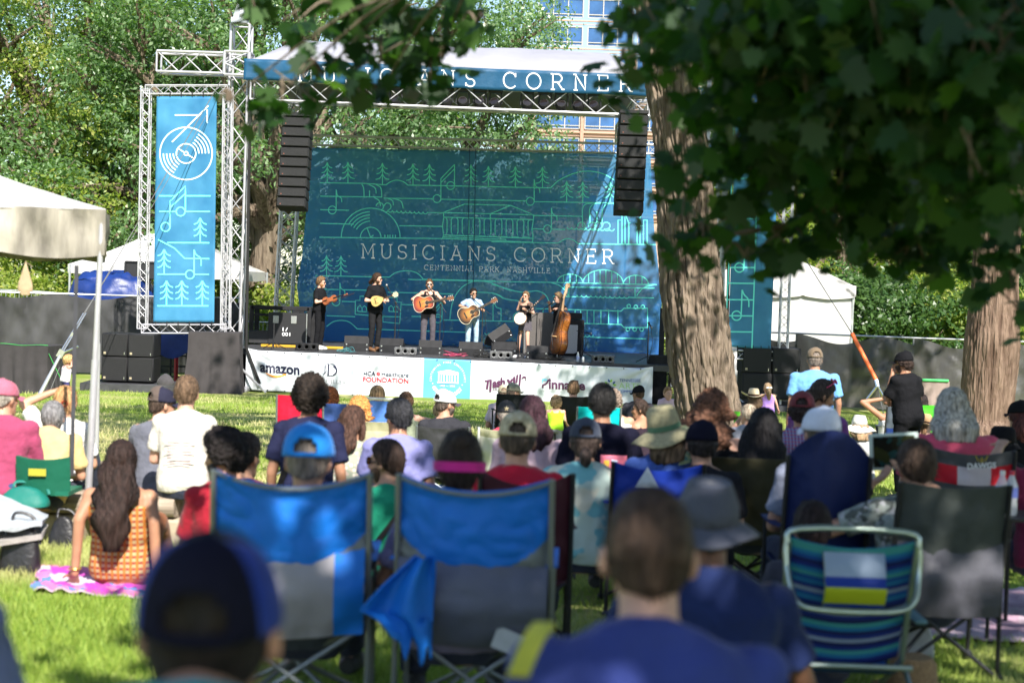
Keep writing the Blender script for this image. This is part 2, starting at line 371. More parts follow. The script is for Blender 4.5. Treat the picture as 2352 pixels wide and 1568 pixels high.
def tree(label, x, y, blobs, nleaf, leafsize, lm, seed, r0=.45, fork=.45, bark=None, group=None, crown=None, name="tree", lean=(0, 0), fan=1.0):
 """blobs local to the base"""
 z = gz(y); t = thing(name, label, "tree", (x, y, z), group=group)
 if crown is None: crown = leafcloud("crown", blobs, nleaf, leafsize, seed)
 tb = MB(); zt = max(b[2] for b in blobs); fz = zt * fork
 pts = trunk_mesh(tb, (0, 0, -.2), (lean[0], lean[1], fz), r0, r0 * .72, seed=seed)
 rs = random.Random(seed)
 for b in blobs:
  s = pts[-1 - rs.randint(0, 2)]; e = Vector(b[:3]); m = s.lerp(e, .5) + Vector((rs.uniform(-.4, .4), rs.uniform(-.4, .4), .3))
  tb.tube(catmull([s, s.lerp(m, .5) + Vector((0, 0, .15)), m, e], 4), [r0 * .5 * (1 - .82 * i / 12) for i in range(13)], 8)
  for q in range(4):
   d = Vector((rs.uniform(-1, 1) * b[3], rs.uniform(-1, 1) * b[4], rs.uniform(-.6, 1) * b[5])) * .85
   tb.tube([m.lerp(e, .6), m.lerp(e, .8) + d * .45 + Vector((0, 0, .1)), e + d], [r0 * .2, r0 * .12, r0 * .04], 6)
 tb.build("trunk", bark or BARK_FAR, t)
 link("crown", crown, lm, t, smooth=False)
 return t, crown
def blobset(seed, n, R, z0, z1, r):
 rs = random.Random(seed); out = []
 for i in range(n):
  a = 2 * PI * i / n + rs.uniform(-.4, .4); q = math.sqrt(rs.uniform(.12, 1)); f = (i * .618) % 1; z = z0 + (z1 - z0) * f
  k = 1 - .45 * abs(f - .35)
  out.append((math.cos(a) * R * q * k, math.sin(a) * R * q * k, z, r * rs.uniform(.75, 1.2), r * rs.uniform(.75, 1.2), r * rs.uniform(.55, .85)))
 return out
gt = "leafy park trees behind the stage and fences"
SH = []
for s_, (n_, R_, z0_, z1_, r_) in enumerate([(27, 6.4, 2.4, 13.8, 1.75), (25, 5.8, 3.8, 14.6, 1.7), (22, 5.4, 2.0, 11.8, 1.65)]):
 b_ = blobset(11 + s_, n_, R_, z0_, z1_, r_); SH.append((b_, leafcloud("crown", b_, 39000, .17, 50 + s_, .30)))
def ptree(px, d, k, lm, label, seed, **kw):
 p = on_ground(px, d); b, me = SH[k]; me2 = me
 if me.materials and me.materials[0] != lm: me2 = me.copy(); me2.materials.clear()
 return tree(label, p.x, p.y, b, 0, 0, lm, seed, crown=me2, group=gt, **kw)[0]
t = ptree(-95, 54, 0, LEAF_B, "yellow-green tree at the left edge of the photo above the white canopy", 1)
t = ptree(130, 58, 1, LEAF_A, "tree with a dark shaded trunk behind the tent-top corner, left of the tall blue banner", 2, r0=.75); t.rotation_euler.z = 1.2
t = ptree(330, 55, 2, LEAF_A, "pale leafed tree directly behind the upright blue record banner", 3); t.rotation_euler.z = 2.5
t = ptree(604, 52, 1, LEAF_A, "thick-trunked tree rising between the banner tower and the stage backdrop", 4, r0=.62, fork=.33); t.rotation_euler.z = 4.0
t = ptree(860, 57, 0, LEAF_A, "broad tree showing above the stage roof and through the backdrop's left half", 5); t.rotation_euler.z = 5.1
t = ptree(1050, 60, 2, LEAF_A, "rounded tree in front of the pink office block above the stage roof", 6, fork=.5); t.rotation_euler.z = .6; t.scale = (1., 1., 1.1)
t = ptree(330, 78, 0, LEAF_C, "dark green tree deep behind the pale tree and the banner tower", 7); t.rotation_euler.z = 3.3; t.scale = (1.25,) * 3
t = ptree(1935, 58, 2, LEAF_B, "yellow-green tree behind the white gabled tent", 10); t.rotation_euler.z = 2.2
t = ptree(2130, 62, 0, LEAF_A, "tall tree behind the right fence between the gabled tent and the reddish trunk", 11); t.rotation_euler.z = 4.4
t = ptree(2370, 60, 1, LEAF_B, "tree behind the fence at the right edge of the photo", 12); t.rotation_euler.z = 3.0
t = ptree(2200, 85, 0, LEAF_C, "dark tree deep behind the right fence", 13); t.rotation_euler.z = 1.0; t.scale = (1.3,) * 3
t = ptree(1790, 84, 2, LEAF_C, "dark tree deep behind the right banner frame", 14); t.rotation_euler.z = .2; t.scale = (1.2,) * 3
# shrubs
def bush(px, d, w, h, lm, label, seed, leaf=.16, n=9000, group="shrubs behind the fences"):
 p = on_ground(px, d); t = thing("shrub", label, "shrub", p, group=group); rs = random.Random(seed)
 bl = [(rs.uniform(-.6, .6) * w, rs.uniform(-.4, .4) * w, h * rs.uniform(.35, .75), w * .38, w * .34, h * .32) for _ in range(7)]
 link("leafage", leafcloud("leafage", bl, n, leaf, seed, .22), lm, t, smooth=False)
 s = MB()
 for b in bl: s.tube([(0, 0, -.05), (b[0] * .5, b[1] * .5, h * .3), b[:3]], [.05, .035, .015], 6)
 s.build("stem", BARK_FAR, t); return t
bush(30, 50, 3.4, 2.6, LEAF_B, "sunlit yellow-green shrub beyond the steel barrier at the far left", 21)
bush(250, 52, 3.2, 2.6, LEAF_B, "sunlit shrub behind the blue tarpaulin heap", 22)
bush(540, 49, 2.6, 2.4, LEAF_B, "shrub beside the thick tree trunk left of the stage", 23)
bush(690, 50, 2.6, 1.9, LEAF_B, "low yellow shrub seen between the lighting leg and the backdrop", 24)
bush(2060, 46, 3.0, 3.6, LEAF_C, "deep green shrub right of the white gabled tent", 25, n=14000)
bush(2170, 47, 3.0, 3.2, LEAF_B, "lighter green shrub above the right fence", 26, n=12000)
bush(2300, 48, 3.0, 3.4, LEAF_C, "dark shrub behind the reddish trunk", 27, n=12000)
bush(1500, 50, 3.4, 2.2, LEAF_B, "shrub seen past the backdrop's right hem", 28)
bush(1050, 56, 5.5, 3.0, LEAF_B, "hedge-like shrub showing dimly through the stage backdrop's middle", 29, n=16000)
bush(1350, 56, 5.0, 2.6, LEAF_B, "shrub showing dimly through the stage backdrop's right half", 30, n=14000)
# ------------------------------------------------------------------ office block
CONC = mat("facade_concrete", (.40, .28, .22), .85, noise_amt=.08, nscale=1.5); PIERM = mat("facade_brick", (.42, .25, .19), .9, noise_amt=.12, nscale=3)
FRM = plain((.42, .40, .38), .6); GLS = mat("window_glass", (.035, .10, .25), .25, spec=.4, noise_amt=.25, nscale=.5)
def building():
 D = 200; sc = FP / D; t = thing("office_building", "pinkish concrete office block with blue glass bays behind the stage", "building", on_ground(1500, D))
 o = t.location; mw = MB(); X0 = at(1222, 300, D).x - o.x; bayw = 6.35; nb = 9; fh = 3.52; nf = 9
 W = nb * bayw; z_base = at(1500, 71.5, D).z  # window head row
 mw.box((X0 + W / 2, 6.4, 16), (W, 12, 32))
 mw.build("wall", CONC, t, smooth=False)
 pr = MB()
 for i in range(nb + 1): pr.box((X0 + i * bayw, .2, 16), (.42, .5, 32.2))
 pr.build("pier", PIERM, t, smooth=False)
 sl = MB()
 for f in range(nf):
  z = z_base - 2.45 - (f - 2) * fh
  if z > 1: sl.box((X0 + W / 2, .25, z - .3), (W, .4, .16)); sl.box((X0 + W / 2, .3, z - .75), (W, .25, .08))
 sl.build("ledge", mat("facade_ledge", (.46, .30, .23), .8), t, smooth=False)
 fr = None
 for f in range(nf):
  zt = z_base - (f - 2) * fh; zb = zt - 2.3
  if zb < 1: continue
  for i in range(nb):
   xa = X0 + i * bayw + .35; xb = X0 + (i + 1) * bayw - .35
   if fr is None:
    m = MB(); wd = xb - xa; hh = zt - zb
    for q in range(4): m.box((wd * q / 3, .3, hh / 2), (.12, .2, hh))
    for z in (0, .38, hh): m.box((wd / 2, .31, z), (wd, .16, .1))
    fr = m.mesh("window"); gm = MB()
    for q in range(3): gm.box((wd * (q + .5) / 3, .36, hh / 2), (wd / 3 - .12, .05, hh - .1))
    pm = gm.mesh("pane"); fr.materials.append(FRM); pm.materials.append(GLS)
   w_ = link("window", fr, FRM, t, smooth=False); w_.location = (xa, 0, zb); link("pane", pm, GLS, w_, smooth=False)
building()
# ------------------------------------------------------------------ fences
MESHC = mat("fence_mesh_cloth", (.045, .045, .047), .75, noise_amt=.35, nscale=2.2, bump=.5, bscale=5, alpha=.9, stretch=(1, 1, .4))
MESHR = mat("fence_mesh_glossy", (.075, .072, .07), .42, noise_amt=.35, nscale=3, bump=.8, bscale=4, alpha=.82, spec=.5, stretch=(1, 1, .35))
STEEL = mat("galvanised_steel", (.55, .56, .58), .38, .75, noise_amt=.08, nscale=8); ALU = mat("truss_aluminium", (.50, .49, .52), .36, .45, spec=.5, noise_amt=.06, nscale=12)
def mesh_fence(label, pts, h, mt, seed, sag=.12, group="black mesh-covered fences"):
 """pts: list of ground points"""
 t = thing("mesh_fence", label, "fence", pts[0], group=group); o = t.location; P = [Vector(p) - o for p in pts]
 cl = MB(); rs = random.Random(seed)
 for a, b in zip(P, P[1:]):
  L = (b - a).length; n = int(L / .07) + 2
  def fn(u, v, a=a, b=b):
   p = a.lerp(b, u); q = (u * L / 2.0) % 1; dip = sag * math.sin(PI * q) ** 2 * (v ** 3)
   wv = .08 * noise.noise((u * L * 1.1 + v * 1.2, v * 1.6, seed)) + .09 * abs(noise.noise((u * L * 2.2 - v * 2.0, v * 2.2 + u * L * .8, seed + 2))) + .05 * abs(noise.noise((u * L * 4 + v * 5, v * 3 - u * L, seed + 9))) + .04 * noise.noise((u * L * 4 + v * 3, v * 1.5, seed + 5))
   nrm = (b - a).cross(Vector((0, 0, 1))).normalized()
   return p + nrm * wv + Vector((0, 0, .05 + (h - .06 - dip) * v))
  cl.sheet(n, 22, fn, .004)
 cl.build("mesh_cover", mt, t)
 for zz in (h, .1): MB().tube([p + Vector((0, .07, zz)) for p in P], .022, 8).build("rail", STEEL, t)
 for a, b in zip(P, P[1:]):
  n = max(1, int((b - a).length / 2.4))
  for i in range(n + 1): MB().tube([a.lerp(b, i / n) + Vector((0, .07, -.02)), a.lerp(b, i / n) + Vector((0, .07, h))], .02, 8).build("post", STEEL, t)
 return t
def gp(px, py_ignored, d): return on_ground(px, d)
mesh_fence("black mesh fence running behind the subwoofers on the left", [gp(-60, 0, 39.5), gp(345, 0, 40.5), gp(560, 0, 43)], 2.05, MESHC, 3)
mesh_fence("glossy black mesh fence crossing behind the standing men on the right", [gp(1700, 0, 37), gp(1830, 0, 36.8), gp(2100, 0, 36), gp(2420, 0, 35.2)], 1.72, MESHR, 8, .2)
def barrier(label, a, b, h=1.1):
 t = thing("steel_barrier", label, "barrier", a, group="crowd control barriers"); d = Vector(b) - Vector(a); m = MB()
 up = Vector((0, 0, 1)); m.tube([up * .2, up * h, d + up * h, d + up * .2, up * .2], .024, 8); m.build("barrier_frame", STEEL, t)
 k = MB(); n = int(d.length / .12)
 for i in range(1, n): k.tube([d * (i / n) + up * .2, d * (i / n) + up * h], .009, 5)
 k.build("bars", STEEL, t)
 for q in (.15, .85):
  f = MB(); n_ = d.cross(up).normalized() * .35; f.tube([d * q - n_, d * q + up * .2, d * q + n_], .022, 6); f.build("foot", STEEL, t)
 return t
def raise_z(p, z): return Vector((p.x, p.y, p.z + z))
barrier("steel crowd barrier at the far left above the black fence line", raise_z(gp(-40, 0, 44), .95), raise_z(gp(52, 0, 44), .95))
barrier("steel crowd barrier with slanted end beside the shaded trunk", raise_z(gp(60, 0, 44.5), .95), raise_z(gp(140, 0, 44.5), .9))
barrier("steel crowd barrier glimpsed behind the black equipment rack", gp(548, 0, 47), gp(640, 0, 47), 1.3)
barrier("steel crowd barrier seen past the stage's right corner", gp(1480, 0, 47), gp(1590, 0, 47), 1.2)
# ------------------------------------------------------------------ tents
TENTW = mat("tent_vinyl", (.56, .55, .55), .6, noise_amt=.04, nscale=2, bump=.25, bscale=3, transl=.14, spec=.3)
TENTIN = mat("tent_valance", (.36, .33, .28), .7, noise_amt=.5, nscale=3, transl=.3, bump=.8, bscale=5, stretch=(2.5, 2.5, .5))  # leaf shade and aged streaks are both put into this darker tone
def poly_sheet(mb, q, nu, nv, th, amp, seed, mi=0):
 A, B, C, D = [Vector(x) for x in q]; nrm = (B - A).cross(D - A).normalized()
 def fn(u, v):
  p = A.lerp(B, u).lerp(D.lerp(C, u), v); return p + nrm * amp * (noise.noise((u * 3.1, v * 3.7, seed)) + .5 * noise.noise((u * 9, v * 4, seed)))
 mb.sheet(nu, nv, fn, th, mi)
def near_tent():
 # frame tent at the left; one corner post stands by the log bench
 base = on_ground(203, 11.6); t = thing("canopy_tent", "off-white frame tent corner with ruffled valance at the left edge", "tent", base); o = t.location
 cor = at(243, 482, 11.6) - o; hgt = cor.z; yaw = math.radians(14)
 ax = Vector((-1, -.22, 0)); ay = Vector((-math.sin(yaw) * -1, -math.cos(yaw), 0))
 W = 4.6; Dp = 4.6; c0 = cor; c1 = cor + ax * W; c3 = cor + Vector((-.27, 1, 0)).normalized() * Dp; c2 = c1 + (c3 - c0); apex = (c0 + c1 + c2 + c3) / 4 + Vector((0, 0, 1.0))
 r = MB()
 for a, b in ((c0, c1), (c1, c2), (c2, c3), (c3, c0)):
  def fn(u, v, a=a, b=b):
   p = a.lerp(b, u).lerp(apex, v); return p - Vector((0, 0, .10 * math.sin(PI * v) + .03 * math.sin(PI * u) * (1 - v))) + Vector((0, 0, .012 * noise.noise((u * 11, v * 7, 1))))
  r.sheet(14, 12, fn, .006)
 r.build("roof", TENTW, t, angle=80)
 for a, b in ((c0, c1), (c1, c2), (c2, c3), (c3, c0)):
  v_ = MB(); nrm = (b - a).cross(Vector((0, 0, 1))).normalized()
  def fn(u, v, a=a, b=b, nrm=nrm):
   L = (b - a).length; return a.lerp(b, u) + Vector((0, 0, -.335 * v - .035 * v * abs(math.sin(u * L * 4.2)))) + nrm * (.010 * v * math.sin(u * L * 5) + .05 * noise.noise((u * 7, v * 1.2, 4)) + .03 * noise.noise((u * 23 + v * 2, v * 2, 9)))
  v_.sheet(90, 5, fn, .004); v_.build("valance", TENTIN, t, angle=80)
 for q, p in ((0, c0), (1, c1), (2, c2), (3, c3)):
  g_ = gz(o.y + p.y) - o.z; x_ = .0 if q else -.06
  ft = Vector((p.x - (.09 if q == 0 else 0), p.y, g_ - .02)); tp = Vector((p.x - .03, p.y + .02, p.z - .04))
  po = MB().tube([ft, ft.lerp(tp, .55)], .027, 12).build("post", ALU, t)
  MB().tube([ft.lerp(tp, .5), tp], .021, 12).build("upper_tube", ALU, po)
 tape = MB(); a = at(176, 610, 11.2) - o; b = at(165, 1090, 11.0) - o
 tape.sheet(1, 24, lambda u, v: a.lerp(b, v) + Vector((.028 * (u - .5), .004 * math.sin(v * 40), -.0)), .003)
 tape.build("tie_strap", plain((.03, .03, .035), .6), t)
 tg = MB(); c = at(58, 650, 11.2) - o; tg.lathe([(.001, .16), (.012, .12), (.05, .0), (.055, -.05), (.03, -.085), (.001, -.09)], c, n=14, sy=.35)
 tg.tube([c + Vector((0, 0, .15)), at(74, 612, 11.3) - o], .004, 5); tg.build("hanging_tag", cloth((.40, .30, .19)), t)
 return t
near_tent()
def back_tent():
 D = 46; b0 = on_ground(162, D); t = thing("canopy_tent", "bright white canopy tent behind the tall blue record banner", "tent", b0); o = t.location
 e0 = at(157, 606, D) - o; e1 = at(548, 622, D) - o; bk = Vector((0, 5, 0)); ap = (e0 + e1) / 2 + bk / 2; ap.z = (at(352, 500, D) - o).z
 r = MB()
 for a, b in ((e0, e1), (e1, e1 + bk), (e1 + bk, e0 + bk), (e0 + bk, e0)): r.sheet(10, 8, lambda u, v, a=a, b=b: a.lerp(b, u).lerp(ap, v) - Vector((0, 0, .12 * math.sin(PI * v))), .01)
 r.build("roof", TENTW, t)
 for a, b in ((e0, e1), (e1, e1 + bk), (e1 + bk, e0 + bk), (e0 + bk, e0)): MB().sheet(20, 3, lambda u, v, a=a, b=b: a.lerp(b, u) + Vector((0, 0, -.26 * v - .05 * v * math.sin(u * PI))), .01).build("valance", TENTW, t)
 for p in (e0, e1, e0 + bk, e1 + bk): MB().tube([Vector((p.x + .05, p.y, 0)), Vector((p.x + .05, p.y, p.z))], .04, 10).build("post", STEEL, t)
back_tent()
def gable_tent():
 D = 43; b0 = on_ground(1958, D); t = thing("walled_tent", "white gabled tent with solid side walls right of the big trunk", "tent", b0); o = t.location
 er = at(1965, 658, D) - o; pk = at(1783, 572, D) - o; el_ = at(1600, 648, D) - o; el_.z = er.z; bk = Vector((1.2, 7, 0)); eb = (at(1961, 690, D) - o).z
 r = MB()
 poly_sheet(r, (el_, er, pk.lerp(er, .02), pk), 16, 8, .01, .03, 5)   # front gable face slopes back slightly
 r.build("gable", TENTW, t, angle=80)
 rf = MB(); poly_sheet(rf, (er, er + bk, pk + bk, pk), 10, 8, .02, .03, 2); poly_sheet(rf, (el_ + bk, el_, pk, pk + bk), 10, 8, .02, .03, 3); rf.build("roof", TENTW, t)
 v = MB(); n = 60
 def vf(u, w_):
  q = (u * 3.0) % 1; sc = .10 * (1 - abs(2 * q - 1)) ** .5
  return el_.lerp(er, u) + Vector((0, -.08 - .02 * w_, .02 - (.30 + sc) * w_))
 v.sheet(n, 3, vf, .006); v.build("valance", TENTW, t)
 w_ = MB(); gl = Vector((el_.x, el_.y, 0)); gr = Vector((er.x - .06, er.y, 0))
 poly_sheet(w_, (gl, gr, Vector((er.x - .02, er.y, er.z)), el_), 20, 12, .01, .05, 9); poly_sheet(w_, (gr, gr + bk, er + bk, Vector((er.x - .02, er.y, er.z))), 8, 8, .01, .04, 4)
 w_.build("side_wall", TENTW, t, angle=80)
 for p in (gl, gr, gr + bk, gl + bk): MB().tube([p, Vector((p.x, p.y, er.z))], .04, 8).build("post", STEEL, t)
gable_tent()
for (px, d, s_, lb) in ((1975, 60, 2.4, "blue pop-up canopy beyond the right fence beside the gabled tent"), (2225, 62, 2.6, "blue pop-up canopy beyond the right fence beside the reddish trunk")):
 p = on_ground(px, d); t = thing("canopy_tent", lb, "tent", p, group="blue pop-up canopies"); m = MB(); ap = Vector((0, 0, 2.35))
 cs = [Vector((x * s_ / 2, y * s_ / 2, 1.75)) for x, y in ((-1, -1), (1, -1), (1, 1), (-1, 1))]
 for a, b in zip(cs, cs[1:] + cs[:1]): m.sheet(4, 4, lambda u, v, a=a, b=b: a.lerp(b, u).lerp(ap, v), .01); m.sheet(4, 1, lambda u, v, a=a, b=b: a.lerp(b, u) - Vector((0, 0, .2 * v)), .01)
 m.build("roof", nylon((.02, .08, .45)), t)
 for c in cs: MB().tube([Vector((c.x, c.y, 0)), c], .03, 6).build("leg", STEEL, t)
# blue tarpaulin heap
def tarp_heap():
 D = 44; p = on_ground(255, D); t = thing("tarpaulin_pile", "crumpled blue tarpaulin over stacked gear behind the left fence", "tarpaulin", p); o = t.location
 w2 = 1.15; m = MB()
 def fn(u, v):
  a = u * 2 * PI; k = math.cos(v * PI / 2) ** .35; rad = 1.18 * k * (1 + .12 * noise.noise((math.cos(a) * 2, math.sin(a) * 2, v * 3)))
  z = 2.62 * (math.sin(v * PI / 2) ** .55) + .12 * noise.noise((math.cos(a) * 3, math.sin(a) * 3, v * 6 + 2))
  q = max(abs(math.cos(a)), abs(math.sin(a))) ** .5
  return Vector((1.05 * rad * math.cos(a) / q, .8 * rad * math.sin(a) / q, z)) + Vector((1, 1, 1)) * .05 * noise.noise((a * 5, v * 9, 7))
 m.grid(80, 30, fn); m.build("tarpaulin", mat("tarp_blue", (.008, .028, .15), .4, noise_amt=.25, nscale=3, bump=.9, bscale=3.5, spec=.35), t, angle=180)
 c = MB(); c.box((.95, 0, 2.72), (1.1, .7, .5), bev=.03); c.tube([(.45, -.36, 2.5), (.45, -.36, 2.95), (1.4, -.36, 2.95)], .03, 6)
 c.build("equipment_case", plain((.02, .02, .022), .5), t)
tarp_heap()
# =================================================================== STAGE
BLK = plain((.018, .018, .02), .55); BLKM = mat("black_painted", (.014, .014, .016), .65, noise_amt=.3, nscale=6, bump=.2, bscale=30); DECKM = mat("stage_deck_black", (.045, .045, .05), .5, noise_amt=.3, nscale=4, bump=.15, bscale=20, spec=.4)
GRL = mat("speaker_grille", (.014, .014, .015), .6, noise_amt=.5, nscale=240, bump=.5, bscale=260); CHR = plain((.7, .7, .72), .25, .9); RUB = plain((.012, .012, .012), .8)
YELW = plain((.55, .30, .02), .6); REDM = plain((.42, .02, .03), .5)
def truss(mb, a, b, w, up=Vector((0, 0, 1)), tri=False, r=.024, rb=.011, step=None, cross=False):
 """lattice girder between a and b, square section w"""
 a = Vector(a); b = Vector(b); d = b - a; L = d.length; t = d / L; x = up.cross(t)
 if x.length < .1: x = Vector((1, 0, 0))
 x.normalize(); y = t.cross(x); h = w / 2
 cs = [(-h, -h), (h, -h), (h, h), (-h, h)] if not tri else [(-h, -h * .8), (h, -h * .8), (0, h * .8)]
 for c in cs: mb.tube([a + x * c[0] + y * c[1], b + x * c[0] + y * c[1]], r, 8)
 n = max(2, round(L / (step or w * .95))); k = len(cs)
 for f in range(k):
  c0 = cs[f]; c1 = cs[(f + 1) % k]
  for i in range(n):
   p0 = a + d * (i / n); p1 = a + d * ((i + 1) / n)
   u0, u1 = (c0, c1) if (i + f) % 2 else (c1, c0)
   mb.tube([p0 + x * u0[0] + y * u0[1], p1 + x * u1[0] + y * u1[1]], rb, 5, cap=False)
   if cross: mb.tube([p0 + x * u1[0] + y * u1[1], p1 + x * u0[0] + y * u0[1]], rb, 5, cap=False)
  for q in (a, b): mb.tube([q + x * c0[0] + y * c0[1], q + x * c1[0] + y * c1[1]], rb * 1.6, 6, cap=False)
# ---- deck
FL = at(560, 800.5, 36); FR = at(1508, 839, 36); DZ = (FL.z + FR.z) / 2
def deck_z(x): return FL.z + (FR.z - FL.z) * (x - FL.x) / (FR.x - FL.x)
def dk(px, d):
 p = at(px, 800, d); return Vector((p.x, p.y, deck_z(p.x)))
def deck():
 t = thing("stage", "black mobile stage deck on steel undercarriage where the band plays", "stage", (FL.x, FL.y, 0)); o = t.location
 m = MB(); back = Vector((0, 7.4, 0)); A, B = FL - o, FR - o; A = A + Vector((-.25, .03, 0)); B = B + Vector((.35, .03, 0)); dn = Vector((0, 0, -.14))
 m.add([A, B, B + back, A + back, A + dn, B + dn, B + back + dn, A + back + dn], [(0, 1, 2, 3), (7, 6, 5, 4), (0, 4, 5, 1), (1, 5, 6, 2), (2, 6, 7, 3), (3, 7, 4, 0)]); m.build("deck", DECKM, t, smooth=False)
 u = MB()
 for i in range(9):
  for j in range(3):
   p = A.lerp(B, i / 8) + Vector((0, .35 + j * 3.2, -.14)); u.tube([p, Vector((p.x, p.y, gz(36) - o.z - .02))], .03, 6)
   if i < 8 and j < 2: q = A.lerp(B, (i + 1) / 8) + Vector((0, .35 + j * 3.2, -.14)); u.tube([p + Vector((0, 0, -.05)), Vector((q.x, q.y, .1))], .018, 5); u.tube([Vector((p.x, p.y, .1)), q + Vector((0, 0, -.05))], .018, 5)
 u.build("undercarriage", BLKM, t)
 for px in (552, 1517):
  q = at(px, 800, 36.2) - o; MB().tube([Vector((q.x, q.y, 0)), Vector((q.x, q.y, .85))], .035, 8).build("jack_leg", REDM, t)
 k = MB(); sk = [A + Vector((.1, .06, -.14)), B + Vector((-.1, .06, -.14))]
 def fn(u, v): p = sk[0].lerp(sk[1], u); return Vector((p.x, p.y + .06 * math.sin(u * 190) * v * .5 + .05 * noise.noise((u * 20, v, 0)), p.z * (1 - v) + .0 * v))
 k.sheet(260, 3, fn, .004); k.build("skirt", cloth((.012, .012, .014)), t)
deck()
# ---- roof
def roof():
 t = thing("stage_roof", "white stage canopy with lettered blue front valance and ceiling girders", "stage roof", (FL.x, FL.y, 0)); o = t.location
 D0 = 35.4; L0 = at(562, 139, D0) - o; R0 = at(1492, 177, D0) - o; RI = at(1740, 190, D0) - o
 R0 = R0 + Vector((.12, 0, 0))
 def edge(u): return L0.lerp(R0, u)
 def fn(u, v):
  p = edge(u); hip = min(1, min(u, 1 - u) / .11); hh = .95 * math.sin(min(1, hip) * PI / 2) ** .8
  prof = math.sin(PI * min(1, v * .5 + .0)) ** .75 if v < 1 else 1
  z = hh * math.sin(PI * v) ** .62; y = 7.6 * v
  return p + Vector((.9 * math.sin(PI * v) * ((1 if u < .5 else -1) * max(0, 1 - hip)) * .6, y, z + .02 + .05 * noise.noise((u * 7, v * 5, 3)) + .02 * noise.noise((u * 31, v * 9, 1))))
 m = MB(); m.sheet(70, 26, fn, .012); m.build("canopy", mat("roof_vinyl", (.31, .31, .35), .6, noise_amt=.06, nscale=1.5, bump=.3, bscale=3, transl=.1), t, angle=180)
 # valance banner
 def vfn(u, v):
  p = L0.lerp(R0, u); hgt = .50 if u < .9 else .44
  return p + Vector((0, -.07 - .035 * noise.noise((u * 16, v * 1.2, 2)) - .015 * math.sin(u * 120 + v * 2), .03 - (.48 + .03 * noise.noise((u * 5, 0, 9))) * v))
 vm = MB(); vm.sheet(150, 6, vfn, .006); vb = vm.build("valance", nylon((.012, .078, .165)), t, angle=180)
 m = MB()
 for y0, zo in ((.25, -.62),):
  a = L0 + Vector((.15, y0, zo)); b = R0 + Vector((-.1, y0, zo)); truss(m, a, b, .5, r=.03, rb=.014, step=.62)
 for xx in (0, 1):
  a = edge(xx) + Vector((.2 if xx == 0 else -.2, .5, -.62)); truss(m, a, a + Vector((0, 6.5, 0)), .42, r=.028, rb=.014)
 for q in (.33, .66):
  a = edge(q) + Vector((0, .5, .1)); m.tube([a, a + Vector((0, 3.3, .75)), a + Vector((0, 6.6, .1))], .04, 8)
 m.build("girder", ALU, t)
 # dark grey sheet added as the roof underside, seen below the valance
 c = MB(); c.sheet(20, 8, lambda u, v: edge(u) + Vector((0, .3 + 6.9 * v, .0 + .1 * math.sin(PI * v))), .01); c.build("roof_underside", plain((.10, .10, .11), .8), t)
 return t, L0 + o, R0 + o, vfn, o
ROOF, RL, RR, RVF, RO = roof()
# ---- strip lettering and line drawing helpers
def ribbon(mb, pts, w, fn, mi=0):
 """flat line of width w through 2D pts; fn maps (x,y)->3D on the sheet"""
 n = len(pts)
 if n < 2: return
 P = []
 for i in range(n - 1):
  a, b = pts[i], pts[i + 1]; L = math.hypot(b[0] - a[0], b[1] - a[1]); k = max(1, int(L / 14))
  for j in range(k): P.append((a[0] + (b[0] - a[0]) * j / k, a[1] + (b[1] - a[1]) * j / k))
 P.append(pts[-1]); V = []
 for i, p in enumerate(P):
  a = P[max(i - 1, 0)]; b = P[min(i + 1, len(P) - 1)]; dx, dy = b[0] - a[0], b[1] - a[1]; l = math.hypot(dx, dy) or 1; nx, ny = -dy / l * w / 2, dx / l * w / 2
  V += [fn(p[0] + nx, p[1] + ny), fn(p[0] - nx, p[1] - ny)]
 mb.add(V, [(2 * i, 2 * i + 1, 2 * i + 3, 2 * i + 2) for i in range(len(P) - 1)], mi)
def arc(cx, cy, r, a0, a1, n=None, ry=None):
 n = n or max(6, int(abs(a1 - a0) / 9)); ry = ry or r
 return [(cx + r * math.cos(math.radians(a0 + (a1 - a0) * i / n)), cy - ry * math.sin(math.radians(a0 + (a1 - a0) * i / n))) for i in range(n + 1)]
def bez(*p): return [(q.x, q.y) for q in catmull([Vector((a, b, 0)) for a, b in p], 6)]
